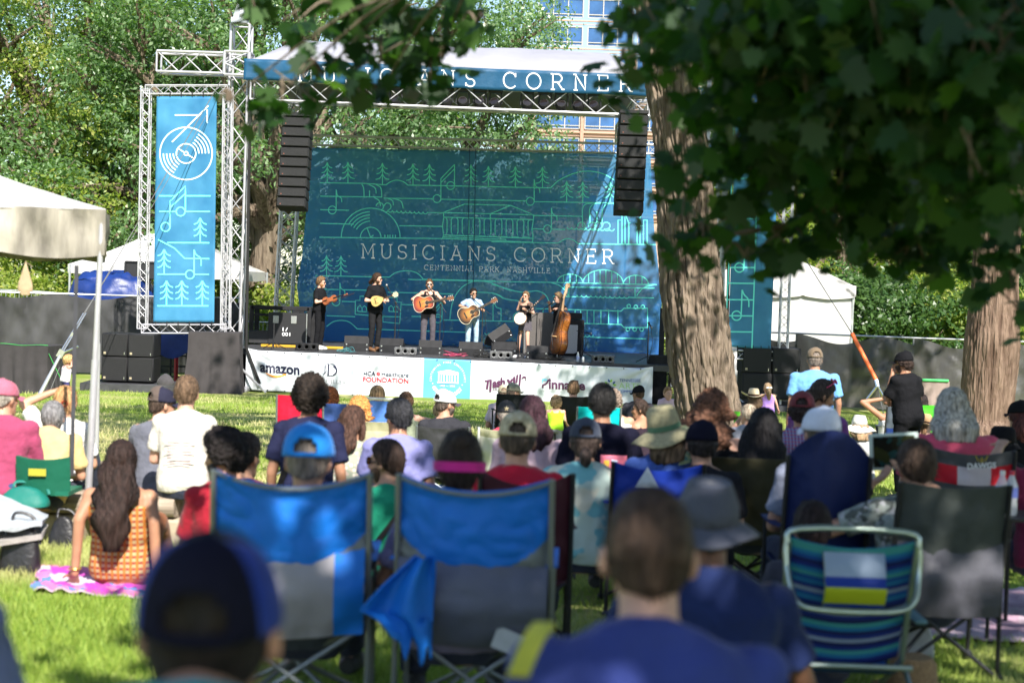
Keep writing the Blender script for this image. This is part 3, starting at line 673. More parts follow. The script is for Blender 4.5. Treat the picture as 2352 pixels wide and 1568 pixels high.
# slab-serif stroke letters on a unit-height body: (width, strokes, serif points)
def _s(x, y, l=.13): return [(x - l, y), (x + l, y)]
_A = lambda cx, cy, rx, ry, a, b, n=14: [(cx + rx * math.cos(math.radians(a + (b - a) * i / n)), cy + ry * math.sin(math.radians(a + (b - a) * i / n))) for i in range(n + 1)]
GL = {
 'M': (1.05, [[(.16, 0), (.16, 1), (.52, .25), (.89, 1), (.89, 0)], _s(.16, 0), _s(.10, 1, .10), _s(.95, 1, .10), _s(.89, 0)]),
 'U': (.92, [[(.15, 1), (.15, .35)] + _A(.46, .33, .31, .33, 180, 360) + [(.77, 1)], _s(.15, 1), _s(.77, 1)]),
 'S': (.72, [_A(.36, .74, .27, .26, 20, 270) + _A(.36, .25, .29, .25, 90, -160), [(.62, .98), (.62, .76)], [(.08, .02), (.08, .24)]]),
 'I': (.40, [[(.2, 0), (.2, 1)], _s(.2, 0, .16), _s(.2, 1, .16)]),
 'C': (.95, [_A(.5, .5, .44, .5, 42, 318, 22), [(.84, .98), (.84, .72)]]),
 'A': (.95, [[(.12, 0), (.47, 1), (.82, 0)], [(.25, .33), (.70, .33)], _s(.12, 0), _s(.82, 0), _s(.44, 1, .12)]),
 'N': (.98, [[(.17, 0), (.17, 1), (.80, 0), (.80, 1)], _s(.17, 0), _s(.12, 1, .10), _s(.80, 1)]),
 'O': (1.02, [_A(.51, .5, .46, .5, 0, 360, 28)]),
 'R': (.92, [[(.17, 0), (.17, 1), (.50, 1)] + _A(.50, .74, .26, .26, 90, -90, 10) + [(.17, .48)], [(.48, .48), (.80, 0)], _s(.17, 0), _s(.10, 1, .07), _s(.84, 0, .09)]),
 'E': (.84, [[(.74, .2), (.74, 0), (.16, 0), (.16, 1), (.72, 1), (.72, .8)], [(.16, .52), (.58, .52)], [(.58, .62), (.58, .42)], _s(.10, 0, .06), _s(.10, 1, .06)]),
 'T': (.88, [[(.44, 0), (.44, 1)], [(.08, .8), (.08, 1), (.80, 1), (.80, .8)], _s(.44, 0)]),
 'L': (.80, [[(.18, 1), (.18, 0), (.70, 0), (.70, .22)], _s(.18, 1), _s(.10, 0, .07)]),
 'P': (.84, [[(.17, 0), (.17, 1), (.50, 1)] + _A(.50, .73, .26, .27, 90, -90, 10) + [(.17, .46)], _s(.17, 0), _s(.10, 1, .07)]),
 'K': (.94, [[(.17, 0), (.17, 1)], [(.78, 1), (.17, .42)], [(.36, .60), (.80, 0)], _s(.17, 0), _s(.17, 1), _s(.78, 1, .1), _s(.80, 0, .1)]),
 'H': (.98, [[(.17, 0), (.17, 1)], [(.80, 0), (.80, 1)], [(.17, .5), (.80, .5)], _s(.17, 0), _s(.17, 1), _s(.80, 0), _s(.80, 1)]),
 'V': (.94, [[(.12, 1), (.47, 0), (.82, 1)], _s(.12, 1), _s(.82, 1)]),
 'D': (.98, [[(.17, 0), (.17, 1), (.45, 1)] + _A(.45, .5, .42, .5, 90, -90, 16) + [(.17, 0)], _s(.10, 0, .06), _s(.10, 1, .06)]),
 'W': (1.3, [[(.10, 1), (.38, 0), (.65, 1), (.92, 0), (1.2, 1)], _s(.10, 1), _s(1.2, 1), _s(.65, 1, .08)]),
 'F': (.80, [[(.17, 0), (.17, 1), (.72, 1), (.72, .8)], [(.17, .5), (.56, .5)], _s(.17, 0), _s(.10, 1, .06)]),
 ',': (.35, [[(.16, .06), (.16, -.02), (.08, -.16)]]), ' ': (.62, []),
}
def slab(mb, text, x0, x1, yb0, yb1, h, w, fn, mi=0, gap=None, spacing=None):
 """letters fitted between x0 and x1, baseline from yb0 to yb1 (y downward)"""
 ws = [GL[c][0] for c in text]; tot = sum(ws); sp = ((x1 - x0) / h - tot) / max(1, len(text) - 1); x = 0.
 for c, q in zip(text, ws):
  for st in GL[c][1]:
   pts = []
   for (a, b) in st:
    X = x0 + (x + a) * h; Yb = yb0 + (yb1 - yb0) * (X - x0) / (x1 - x0); pts.append((X, Yb - b * h))
   ribbon(mb, pts, w, fn, mi)
  x += q + sp
LETW = mat("printed_white", (.80, .82, .84), .6); TEAL = mat("printed_teal", (.15, .84, .68), .6); TEALB = mat("printed_teal_bright", (.16, .78, .70), .6)
PALE = mat("printed_pale", (.62, .80, .85), .6)
# valance lettering
def rv(x, y):
 d = 35.4; P = at(x, y, d)
 u = (P.x - RL.x) / (RR.x - RL.x); top = RL.lerp(RR, u).z + .03; v = (top - P.z) / .48
 q = RVF(u, max(0, min(1, v))) + RO; return q + Vector((0, -.012, 0)) - ROOF.location
m = MB(); slab(m, "MUSICIANS CORNER", 684, 1452, 188, 212, 35, 3.0, rv); m.build("lettering", LETW, [c for c in ROOF.children if c.name.startswith("valance")][0], smooth=False)
# stage lights under the front girder
lights = [870, 909, 985, 1025, 1063, 1102, 1138, 1211, 1252, 1289, 1329, 1365]
def stage_light():
 t = thing("stage_light", "moving stage light", "stage light", (0, 0, 0)); m = MB()
 m.tube([(-.13, 0, .2), (-.15, 0, .0), (-.15, 0, -.06)], .02, 6); m.tube([(.13, 0, .2), (.15, 0, .0), (.15, 0, -.06)], .02, 6); m.box((0, 0, .24), (.3, .2, .1), bev=.02); m.build("yoke", BLK, t)
 h = MB(); R = Matrix.Rotation(math.radians(62), 4, 'X'); h.lathe([(.01, -.14), (.08, -.135), (.125, -.05), (.125, .06), (.105, .12), (.10, .13)], (0, 0, -.06), R, 16); hd = h.build("head", BLKM, t)
 l = MB(); l.lathe([(.001, .128), (.09, .132), (.088, .136), (.001, .139)], (0, 0, -.06), R, 16); l.build("lens", mat("lens", (.015, .012, .012), .1, spec=.8), hd); return t
proto = None
for i, px in enumerate(lights):
 y = 226 + (px - 870) * .0295; p = at(px, y, 35.55)
 lb = "black stage light under the roof valance, " + ["under the leftmost letters in the leaves", "second from left of the row", "third from left, below the letter A", "fourth from left, below the letter N", "fifth from left, below the letter S", "sixth from left, before the C", "seventh from left, below the C", "eighth from left, below the first R", "ninth from left, below the R", "tenth from left, below the N", "eleventh from left, before the E", "rightmost, half hidden by dark leaves"][i]
 if proto is None: proto = stage_light(); o_ = proto
 else: o_ = dup(proto, p)
 o_.location = p; o_["label"] = lb; o_["group"] = "stage lights along the roof girder"; o_.rotation_euler = (0, 0, random.uniform(-.3, .3))
# ---- back truss carrying the backdrop, and lighting legs
def one_truss(name, label, cat, segs, group=None, mt=None):
 a0 = Vector(segs[0][0]); t = tag(bpy.data.objects.new(name, None), label, cat, group); COL.objects.link(t); t.location = a0
 m = MB()
 for s_ in segs: truss(m, Vector(s_[0]) - a0, Vector(s_[1]) - a0, s_[2], **(s_[3] if len(s_) > 3 else {}))
 m.build("lattice", mt or ALU, t); return t
BD = 42.6
one_truss("lighting_truss", "thin double horizontal truss holding the backdrop's top edge", "truss", [(at(712, 322, BD + .15), at(1510, 344, BD + .15), .26, dict(r=.022, rb=.010))])
p = on_ground(645, 43.2); q = at(668, 240, 43.2); q.x = at(664, 470, 43.2).x + .08
one_truss("truss_leg", "vertical lattice leg between the thick tree and the backdrop's left edge", "truss", [(p, q, .44, dict(r=.028, rb=.013, cross=True))])
p = on_ground(1560, 43.2); q = at(1560, 250, 43.2); q.x = p.x
one_truss("truss_leg", "vertical lattice leg at the backdrop's right edge behind the big trunk", "truss", [(p, q, .44, dict(r=.028, rb=.013, cross=True))])
# ---- backdrop
BKM = None
def backdrop_mat():
 m = bpy.data.materials.new("backdrop_scrim"); m.use_nodes = True; n = m.node_tree.nodes; L = m.node_tree.links; b = n["Principled BSDF"]
 tc = n.new("ShaderNodeTexCoord"); sp = n.new("ShaderNodeSeparateXYZ"); L.new(tc.outputs["Generated"], sp.inputs[0])
 r = n.new("ShaderNodeValToRGB"); e = r.color_ramp.elements; e[0].position = 0; e[0].color = (.034, .18, .54, 1); e[1].position = 1; e[1].color = (.08, .30, .54, 1)
 x = e.new(.55); x.color = (.065, .29, .56, 1); L.new(sp.outputs[2], r.inputs[0]); L.new(r.outputs[0], b.inputs["Base Color"]); b.inputs["Roughness"].default_value = .75
 tr = n.new("ShaderNodeBsdfTranslucent"); L.new(r.outputs[0], tr.inputs[0]); m1 = n.new("ShaderNodeMixShader"); m1.inputs[0].default_value = .45; L.new(b.outputs[0], m1.inputs[1]); L.new(tr.outputs[0], m1.inputs[2])
 tp = n.new("ShaderNodeBsdfTransparent"); tp.inputs[0].default_value = (.75, .95, 1, 1); m2 = n.new("ShaderNodeMixShader"); m2.inputs[0].default_value = .66; L.new(tp.outputs[0], m2.inputs[1]); L.new(m1.outputs[0], m2.inputs[2])
 L.new(m2.outputs[0], n["Material Output"].inputs[0]); return m
def bdp(px, py, off=0.):
 """a point on the hanging scrim: folds near the right side and the loose left hem"""
 q = .05 * noise.noise((px * .006, py * .003, 4)) + .015 * noise.noise((px * .03, py * .012, 8))
 r = max(0, (px - 1330) / 180); q += .16 * r * noise.noise((px * .022 + (py - 700) * .008, py * .0025, 11)); l = max(0, (760 - px) / 70) * max(0, (py - 420) / 350); q += .22 * l * noise.noise((px * .03 + py * .01, py * .006, 2))
 return at(px, py, BD - off + q)
def backdrop():
 t = thing("backdrop", "see-through blue stage backdrop with teal skyline drawing and white lettering", "backdrop", on_ground(1100, BD)); o = t.location
 def outline(u, v):
  xl = np.interp(v, [0, .3, .55, .7, .85, 1], [716, 704, 694, 682, 690, 686]); xr = np.interp(v, [0, .35, .7, 1], [1494, 1502, 1520, 1516])
  yt = 339 + 17 * u; yb = np.interp(u, [0, .05, .5, .95, 1], [792, 793, 795, 822, 828]); return xl + (xr - xl) * u, yt + (yb - yt) * v
 m = MB(); m.grid(150, 60, lambda u, v: bdp(*outline(u, v)) - o); s = m.build("scrim", backdrop_mat(), t, angle=180)
 sol = s.modifiers.new("thickness", 'SOLIDIFY'); sol.thickness = .002
 sm = MB();
 for x in (1079, 1093): ribbon(sm, [(x, 342), (x - 7, 700)], 1.6, lambda a, b: bdp(a, b, .03) - o)
 sm.build("seam", plain((.01, .04, .12), .8), t, smooth=False)
 def inv(x, y):
  u, v = .5, .5
  for _ in range(6): xl, ya = outline(0, v); xr, yb = outline(1, v); u = (x - xl) / (xr - xl); yt = outline(u, 0)[1]; yb = outline(u, 1)[1]; v = (y - yt) / (yb - yt)
  return u, v
 fn = on_sheet(150, 60, lambda u, v: bdp(*outline(u, v)) - o, inv, .008)
 A2 = lambda p: [(564.5 + .36 * x, .36 * y) for x, y in p]; A5 = lambda p: [(564.5 + .32 * x, 470.4 + .32 * y) for x, y in p]; A6 = lambda p: [(1129 + .32 * x, 470.4 + .32 * y) for x, y in p]
 d = MB(); W = 2.1
 def put(pts): ribbon(d, pts, W, fn)
 def fir(x, y0, y1):
  h = y1 - y0; put([(x, y0), (x, y1)])
  for k, w_ in ((.28, .24), (.52, .28), (.78, .32)):
   for s_ in (-1, 1): put(bez((x, y0 + h * (k - .26)), (x + s_ * h * w_ * .4, y0 + h * (k - .06)), (x + s_ * h * w_ * 1., y0 + h * (k + .0))))
 for x, a, b in ((520, 1035, 1167), (652, 1035, 1170), (872, 1040, 1175), (1067, 1045, 1182), (1172, 1048, 1185), (1437, 1050, 1190), (1548, 1060, 1192), (1720, 1062, 1195), (1893, 1066, 1200), (2047, 1156, 1290), (2150, 1160, 1290), (2325, 1158, 1293)): fir(564.5 + .36 * x, .36 * a, .36 * b)
 for x, a, b in ((580, 362, 510), (683, 365, 514)): fir(564.5 + .32 * x, 470.4 + .32 * a, 470.4 + .32 * b)
 def note(cx, cy, r, top, T, right=True, flag=True):
  put(T([(cx + r * math.cos(a * PI / 10), cy + r * math.sin(a * PI / 10)) for a in range(21)])); x = cx + r if right else cx - r; put(T([(x, cy), (x, top)]))
  if flag: put(T(bez((x, top), (x + 8, top + (cy - top) * .28), (x + 32, top + (cy - top) * .42), (x + 36, top + (cy - top) * .62))))
 put(A2([(475, 1167), (740, 1170), (895, 1180)] + bez((895, 1180), (925, 1160), (965, 1150), (1005, 1160), (1035, 1182)) + [(1245, 1185)])); put(A2([(1245, 1185), (1945, 1200)] + bez((1945, 1200), (2000, 1150), (2100, 1105), (2190, 1093), (2280, 1110), (2352, 1150))))
 put(A2([(475, 1252), (870, 1258)])); put(A2([(880, 1265), (1196, 1268)])); put(A2([(1245, 1272), (1790, 1282)])); put(A2([(1840, 1287), (2400, 1296)])); put(A2([(475, 1338), (660, 1342)])); put(A2([(1155, 1356), (1260, 1358)]))
 put(A2([(475, 1425), (690, 1431)])); put(A2([(980, 1440), (1256, 1445)])); put(A2([(470, 1514), (1255, 1522)])); put(A2([(1830, 1375), (2145, 1381)])); put(A2([(1830, 1460), (1900, 1462)])); put(A2([(1950, 1463), (2040, 1465)]))
 note(1815, 1285, 25, 1145, A2); note(552, 1340, 25, 1210, A2); note(1925, 1461, 25, 1325, A2)
 note(1307, 1185, 25, 1050, A2, flag=False); note(1220, 1268, 25, 1140, A2, flag=False); put(A2([(1245, 1140), (1332, 1050)])); put(A2([(1245, 1166), (1332, 1078)]))
 put(A2(bez((740, 1175), (752, 1200), (755, 1255)))); put(A2(bez((785, 1178), (825, 1200), (832, 1235)))); put(A2([(790, 1215), (790, 1256)])); put(A2(bez((830, 1178), (862, 1200), (868, 1258)))); put(A2(bez((820, 1262), (850, 1280), (860, 1315)))); put(A2(bez((900, 1264), (935, 1280), (942, 1310)))); put(A2(bez((935, 1266), (990, 1285), (1005, 1330))))
 for i in range(10): put(A2([(880 + i * 28 + 14 + 14 * math.cos(a), 1340 + i * 1.3 + 13 * math.sin(a)) for a in [PI * k / 8 for k in range(9)]]))
 put(A2([(855 + 24 * math.cos(a), 1318 + 24 * math.sin(a)) for a in [PI * k / 8 - 3 for k in range(12)]])); put(A2([(905 + 22 * math.cos(a), 1318 + 22 * math.sin(a)) for a in [PI * k / 8 - 3 for k in range(12)]]))
 put(A2(arc(797, 1516, 188, 0, 180)))
 for r in (165, 145, 125, 105): put(A2(arc(797, 1516, r, 92, 150)))
 put(A2(arc(797, 1516, 66, 0, 180))); put(A2([(775, 1458), (797, 1514)])); put(A2([(797, 1514), (815, 1500)]))
 for x in (888, 907, 920, 938, 955): put(A2([(x, 1498), (x, 1518)]))
 put(A2([(1260, 1357), (1395, 1303), (1690, 1311), (1837, 1371), (1260, 1357)])); put(A2([(1560, 1365), (1690, 1311)])); put(A2([(1560, 1365), (1560, 1395)])); put(A2([(1262, 1386), (1835, 1402)])); put(A2([(1260, 1357), (1264, 1386), (1255, 1440), (1262, 1500), (1255, 1522)])); put(A2([(1837, 1371), (1835, 1402), (1826, 1460), (1833, 1520), (1829, 1546)])); put(A2([(1258, 1500), (1832, 1521)])); put(A2([(1255, 1522), (1829, 1546)])); put(A2([(1255, 1512), (1660, 1528), (1660, 1540)]))
 for i in range(8):
  x = 1298 + i * 70; y = 1388 + i * 1.9; put(A2([(x - 22, y), (x - 14, y + 14), (x - 14, y + 92), (x - 22, y + 112), (x + 22, y + 113), (x + 13, y + 93), (x + 13, y + 14), (x + 22, y)]))
 for i in range(10): put(A2([(2050 + i * 30 + 15 + 15 * math.cos(a), 1450 + i * 1.2 + 13 * math.sin(a)) for a in [PI * k / 8 for k in range(9)]]))
 put(A2(bez((2150, 1450), (2148, 1345), (2165, 1305), (2215, 1297)))); put(A2(bez((2195, 1395), (2195, 1330), (2225, 1300), (2265, 1296)))); put(A2([(2240, 1350), (2240, 1420)])); put(A2(bez((2275, 1430), (2275, 1345), (2300, 1305), (2360, 1298)))); put(A2([(2196, 1370), (2196, 1420)]))
 for cx in (2142, 2210, 2250, 2300): put(A2([(cx + 24 * math.cos(a), 1440 + 22 * math.sin(a)) for a in [PI * k / 8 - 3.4 for k in range(14)]]))
 put(A6([(0, 266), (480, 274)] + bez((480, 274), (515, 252), (550, 243), (590, 255), (620, 279)) + [(620, 279), (1180, 286)]))
 put(A6([(908, 285), (908, 110), (936, 110), (936, 62)])); put(A6([(936, 110), (936, 285)])); put(A6([(958, 285), (958, 66), (985, 130), (1050, 131), (1076, 70)])); put(A6([(985, 130), (985, 284)])); put(A6([(1045, 131), (1045, 284)])); put(A6([(1066, 284), (1066, 150), (1090, 150), (1090, 284)])); put(A6([(1090, 150), (1090, 110), (1117, 110), (1117, 285)]))
 for cx, r, h in ((563, 93, 62), (800, 145, 98), (1035, 90, 64)):
  yb = 557 + (cx - 470) * .022; put(A6(arc(cx, yb, r, 0, 180, ry=h)))
  n = 4 if r < 100 else 7
  for i in range(1, n): q = -1 + 2 * i / n; put(A6([(cx + q * r, yb), (cx + q * r, yb - h * math.sqrt(1 - q * q))]))
 put(A6([(-600, 535), (0, 550), (470, 557), (1185, 573)])); put(A6([(520, 590), (1170, 598)])); put(A6(bez((1040, 655), (1065, 620), (1100, 590), (1170, 573))))
 put(A6([(555, 600), (555, 655)])); put(A6([(1030, 600), (1030, 660)])); put(A6(bez((430, 560), (480, 575), (520, 605), (550, 650)))); put(A6([(442, 656), (610, 660)])); put(A6([(985, 664), (1165, 668)]))
 for i in range(11): put(A6([(612 + i * 34 + 17 + 17 * math.cos(a), 648 + i + 13 * math.sin(a)) for a in [PI * k / 8 for k in range(9)]]))
 put(A6(bez((0, 570), (90, 595), (200, 625), (270, 622), (330, 618), (385, 645), (412, 700), (415, 780), (415, 856)))); put(A6(bez((0, 630), (60, 650), (100, 675), (195, 688))))
 put(A6([(318, 744), (930, 762), (950, 742), (1120, 742), (1120, 880), (950, 880), (930, 858), (318, 841)]))
 for x in (370, 600, 640, 686, 735, 785, 840, 907): put(A6([(x, 752), (x, 850)]))
 for x, y in ((985, 727), (1035, 732), (1085, 732), (978, 893), (1027, 893), (1077, 893)): put(A6([(x + 13 * math.cos(a * PI / 8), y + 13 * math.sin(a * PI / 8)) for a in range(17)]))
 put(A6([(720, 950), (1110, 961)]))
 for i in range(4): put(A6([(617 + i * 28 + 14 + 14 * math.cos(a), 935 + 13 * math.sin(a)) for a in [PI * k / 8 for k in range(9)]]))
 # lower left
 note(648, 696, 28, 560, A5); put(A5([(490, 605), (668, 608)])); put(A5([(700, 609), (880, 613)])); put(A5([(500, 508), (1030, 519)] + bez((1030, 519), (1080, 485), (1160, 473), (1230, 490), (1275, 534)) + [(1275, 534), (1790, 545)]))
 put(A5([(490, 688), (620, 692)])); put(A5([(690, 693), (786, 695)])); put(A5([(785, 785), (788, 686), (820, 686), (820, 656), (866, 656)])); put(A5([(785, 785), (985, 801), (985, 840), (1105, 851), (1116, 700), (1086, 697), (1086, 666), (990, 662)])); put(A5([(985, 801), (1105, 803)]))
 for cx in (835, 1060): put(A5([(cx - 32, 764), (cx - 32, 735), (cx - 16, 722), (cx, 740), (cx + 16, 724), (cx + 32, 738), (cx + 32, 768), (cx - 32, 764)])); put(A5([(cx, 740), (cx, 766)]))
 put(A5([(1120, 715), (1220, 718)])); put(A5([(1020, 627), (1240, 632)])); put(A5([(1330, 634), (1490, 640)])); note(1380, 816, 29, 690, A5, flag=False); put(A5([(1410, 690), (1340, 770)])); put(A5([(1410, 715), (1340, 795)]))
 put(A5(bez((1465, 820), (1475, 740), (1500, 660), (1560, 585), (1650, 547), (1760, 560), (1880, 608), (1980, 625))))
 put(A5([(1420, 826), (1935, 836)])); put(A5(bez((1640, 628), (1720, 628), (1790, 640), (1850, 672)))); put(A5([(1775, 831), (1775, 712), (1790, 712)] + bez((1790, 712), (1800, 735), (1832, 745)) + [(1832, 745), (1832, 832)])); put(A5(bez((1920, 830), (1925, 790), (1950, 770))))
 put(A5(bez((580, 872), (630, 838), (690, 829), (745, 842), (800, 889)) + [(800, 889), (1600, 915)])); put(A5([(1190, 800), (1400, 806)])); put(A5([(580, 795), (785, 802)]))
 for i in range(6): put(A5([(1715 + i * 30 + 15 + 15 * math.cos(a), 918 + i + 13 * math.sin(a)) for a in [PI * k / 8 for k in range(9)]]))
 d.build("line_drawing", TEAL, t, smooth=False)
 lt = MB(); fn2 = on_sheet(150, 60, lambda u, v: bdp(*outline(u, v)) - o, inv, .011)
 slab(lt, "MUSICIANS CORNER", 829, 1411, 592, 605.5, 31.5, 2.6, fn2); slab(lt, "CENTENNIAL PARK, NASHVILLE", 974, 1264, 619.5, 627.5, 11, 1.3, fn2)
 lt.build("lettering", mat("printed_grey_white", (.92, .95, .98), .6), t, smooth=False)
 return t
backdrop()
# ---- side towers and hanging banners
BAN = mat("banner_vinyl", (.025, .155, .32), .5, noise_amt=.08, nscale=1.2, bump=.25, bscale=3, transl=.1, col2=(.06, .25, .42))
def banner_frame(pts, label):
 """pts: outer corner points TL TR BR BL"""
 t = thing("lattice_truss", label, "truss frame", pts[3]); o = t.location; P = [Vector(p) - o for p in pts]; m = MB()
 for i in range(4): truss(m, P[i], P[(i + 1) % 4], .19, up=Vector((0, 1, 0)), r=.017, rb=.008, step=.2)
 m.build("lattice", ALU, t); return t
FD = 35.2
fr = banner_frame([at(336, 207, FD), at(524, 207, FD), at(518, 755, FD), at(327, 755, FD)], "square lattice truss frame around the upright blue record banner")
base_ = MB()
for px in (330, 516):
 a = at(px, 760, FD) - fr.location; a.z -= .05; base_.tube([a, Vector((a.x, a.y, -fr.location.z))], .03, 8)
base_.build("foot", STEEL, fr)
def tower(px, d, top_y, label, arm=None):
 p = on_ground(px, d); tp = at(px, top_y, d); tp.x = p.x; t = thing("lifting_tower", label, "truss tower", p); o = t.location; m = MB()
 truss(m, Vector((0, 0, .1)), tp - o, .42, r=.03, rb=.014, step=.55); m.box((0, 0, .06), (.9, .9, .12), bev=.02); m.build("mast", ALU, t)
 h = MB(); z = tp.z - o.z; h.box((0, 0, z + .06), (.36, .3, .12)); h.lathe([(.02, -.04), (.16, -.04), (.16, .04), (.02, .04)], (.06, 0, z + .2), Matrix.Rotation(PI / 2, 4, 'Y'), 16); h.add([(-.15, -.1, z + .1), (.2, -.1, z + .1), (-.05, -.1, z + .45), (-.15, .1, z + .1), (.2, .1, z + .1), (-.05, .1, z + .45)], [(0, 1, 2), (5, 4, 3), (0, 3, 4, 1), (1, 4, 5, 2), (2, 5, 3, 0)]); h.build("head_block", STEEL, t)
 s = MB(); za = at(px, 152, d).z - o.z; s.box((0, 0, za), (.52, .52, .56), bev=.01);
 sl = MB(); truss(sl, Vector((0, 0, za - .26)), Vector((0, 0, za + .26)), .56, r=.035, rb=.02); sl.build("sleeve_block", ALU, t)
 if arm:
  a = MB(); x1 = at(arm, 152, d).x - o.x; truss(a, Vector((-.3 if x1 < 0 else .3, 0, za)), Vector((x1, 0, za)), .46, r=.03, rb=.014, step=.5); a.build("arm_truss", ALU, t)
 for k, (dx, dy) in enumerate(((-.9, -.5), (.9, -.5), (0, 1.0))):
  if k == 0: continue
  MB().tube([(dx * .2, dy * .2, .6), (dx, dy, .02)], .03, 8).build("outrigger", STEEL, t)
 cb = MB(); cb.tube([(.3, -.1, za), (.32, -.12, za * .6), (.36, -.1, 1.0), (.7, -.2, .2)], .035, 6); cb.build("cable_loom", RUB, t)
 return t
tower(532, 35.9, 58, "tall aluminium lattice tower right of the upright record banner", 370)
tower(1632, 35.9, 58, "tall aluminium lattice tower hidden among leaves right of the big trunk", 1790)
def vbanner(quad, label, draw):
 t = thing("banner", label, "banner", on_ground((quad[0][0] + quad[2][0]) / 2, FD)); o = t.location
 def mp(x, y, off=0.):
  tl, tr, br, bl = quad; v = (y - tl[1]) / (bl[1] - tl[1])
  w = .035 * noise.noise((x * .012, y * .006, 3)) + .012 * noise.noise((x * .05, y * .03, 5)) + .05 * noise.noise(((x + y * .5) * .008, y * .002, 9)); return at(x, y, FD - .12 - off + w) - o
 m = MB(); m.sheet(26, 80, lambda u, v: mp(*[(quad[0][k] + (quad[1][k] - quad[0][k]) * u) * (1 - v) + (quad[3][k] + (quad[2][k] - quad[3][k]) * u) * v for k in (0, 1)]), .004); m.build("sheet", BAN, t, angle=180)
 d = MB(); d2 = MB(); draw(lambda pts, w=3.1, pale=False: ribbon(d2 if pale else d, pts, w, lambda a, b: mp(a, b, .012)))
 d.build("line_drawing", TEALB, t, smooth=False)
 if d2.v: d2.build("record_drawing", PALE, t, smooth=False)
 c = MB()
 for u in np.linspace(.04, .96, 6): c.tube([mp(quad[0][0] + (quad[1][0] - quad[0][0]) * u, quad[0][1] + 2), mp(quad[0][0] + (quad[1][0] - quad[0][0]) * u, quad[0][1] - 12)], .012, 5); c.tube([mp(quad[3][0] + (quad[2][0] - quad[3][0]) * u, quad[3][1] - 2), mp(quad[3][0] + (quad[2][0] - quad[3][0]) * u, quad[3][1] + 10)], .012, 5)
 c.build("bungee_ties", RUB, t); return t
def firp(put, T, x, y0, y1):
 h = y1 - y0; put(T([(x, y0), (x, y1)]))
 for k in (.26, .5, .74):
  for s_ in (-1, 1): put(T(bez((x, y0 + h * (k - .26)), (x + s_ * h * .11, y0 + h * (k - .07)), (x + s_ * h * .26, y0 + h * k))))
def draw_left(put):
 T = lambda p: [(.36 * x, .36 * y) for x, y in p]; Q = lambda p: [(.32 * x, 470.4 + .32 * y) for x, y in p]
 P = lambda pts: put(pts, 3.1, True)
 P(T([(1115, 735), (1268, 735)])); P(T([(1322, 700), (1322, 787)])); P(T([(1097, 907), (1190, 815), (1330, 675)])); P(T(arc(1187, 980, 167, 0, 360, 48))); P(T(arc(1187, 980, 62, 0, 360, 30))); P(T(arc(1187, 980, 12, 0, 360, 12))); P(T([(1140, 950), (1177, 974)])); P(T([(1198, 988), (1238, 1012)]))
 for r in (82, 103, 124, 145): P(T(arc(1187, 980, r, 0, 58))); P(T(arc(1187, 980, r, 180, 238)))
 put(T([(1085, 1450), (1085, 1285), (1183, 1187), (1183, 1350)])); put(T([(1085, 1325), (1183, 1235)])); put(T(arc(1056, 1448, 28, 0, 360, 24))); put(T(arc(1152, 1350, 28, 0, 360, 24))); put(T([(1015, 1250), (1122, 1250)])); put(T([(1183, 1250), (1345, 1250)])); put(T([(1015, 1350), (1124, 1350)])); put(T([(1180, 1350), (1340, 1350)]))
 firp(put, Q, 1437, 95, 271); put(Q([(1200, 272), (1502, 273)])); put(Q([(1135, 250), (1250, 310), (1325, 385), (1502, 387)])); put(Q([(1393, 500), (1393, 322)])); put(Q(bez((1393, 322), (1405, 355), (1440, 385), (1443, 438)))); put(Q(arc(1363, 500, 31, 0, 360, 24))); put(Q([(1130, 498), (1330, 498)])); put(Q([(1396, 499), (1500, 499)])); firp(put, Q, 1178, 320, 497)
 for x in (1195, 1305, 1452): firp(put, Q, x, 545, 723)
 put(Q([(1128, 725), (1497, 725)]))
vbanner([(360, 222), (498, 222), (492, 740), (352, 740)], "upright light blue banner with record player, notes and fir drawings", draw_left)
def draw_right(put):
 T = lambda p: [(1599 + .32 * x, 470.4 + .32 * y) for x, y in p]
 put(T([(268, -560), (235, 420), (205, 1020)])); put(T([(450, -560), (422, 420), (400, 1028)]))
 for y in (-430, -310, -190, -60, 100, 205, 330, 450): put(T([(255 - y * .033, y), (436 - y * .033, y)]))
 for y in (562, 680, 795, 910): put(T([(232 - (y - 562) * .03, y), (415 - (y - 562) * .03, y + 2)]))
 for cx, cy in ((290, 795), (320, 90), (310, 450)): put(T(arc(cx, cy, 33, 0, 360, 24))); put(T([(cx + 33, cy), (cx + 40, cy - 185)])); put(T(bez((cx + 40, cy - 185), (cx + 55, cy - 150), (cx + 85, cy - 115), (cx + 88, cy - 62))))
vbanner([(1690, 262), (1792, 262), (1770, 802), (1672, 796)], "upright blue banner with ladder of notes right of the big trunk", draw_right)
fr2 = banner_frame([at(1664, 252, FD), at(1818, 254, FD), at(1798, 818, FD), at(1648, 812, FD)], "square lattice truss frame around the right banner beside the gabled tent")
b2 = MB()
for px in (1660, 1796):
 a = at(px, 822, FD) - fr2.location; a.z -= .05; b2.tube([a, Vector((a.x, a.y, -fr2.location.z))], .03, 8)
b2.build("foot", STEEL, fr2)
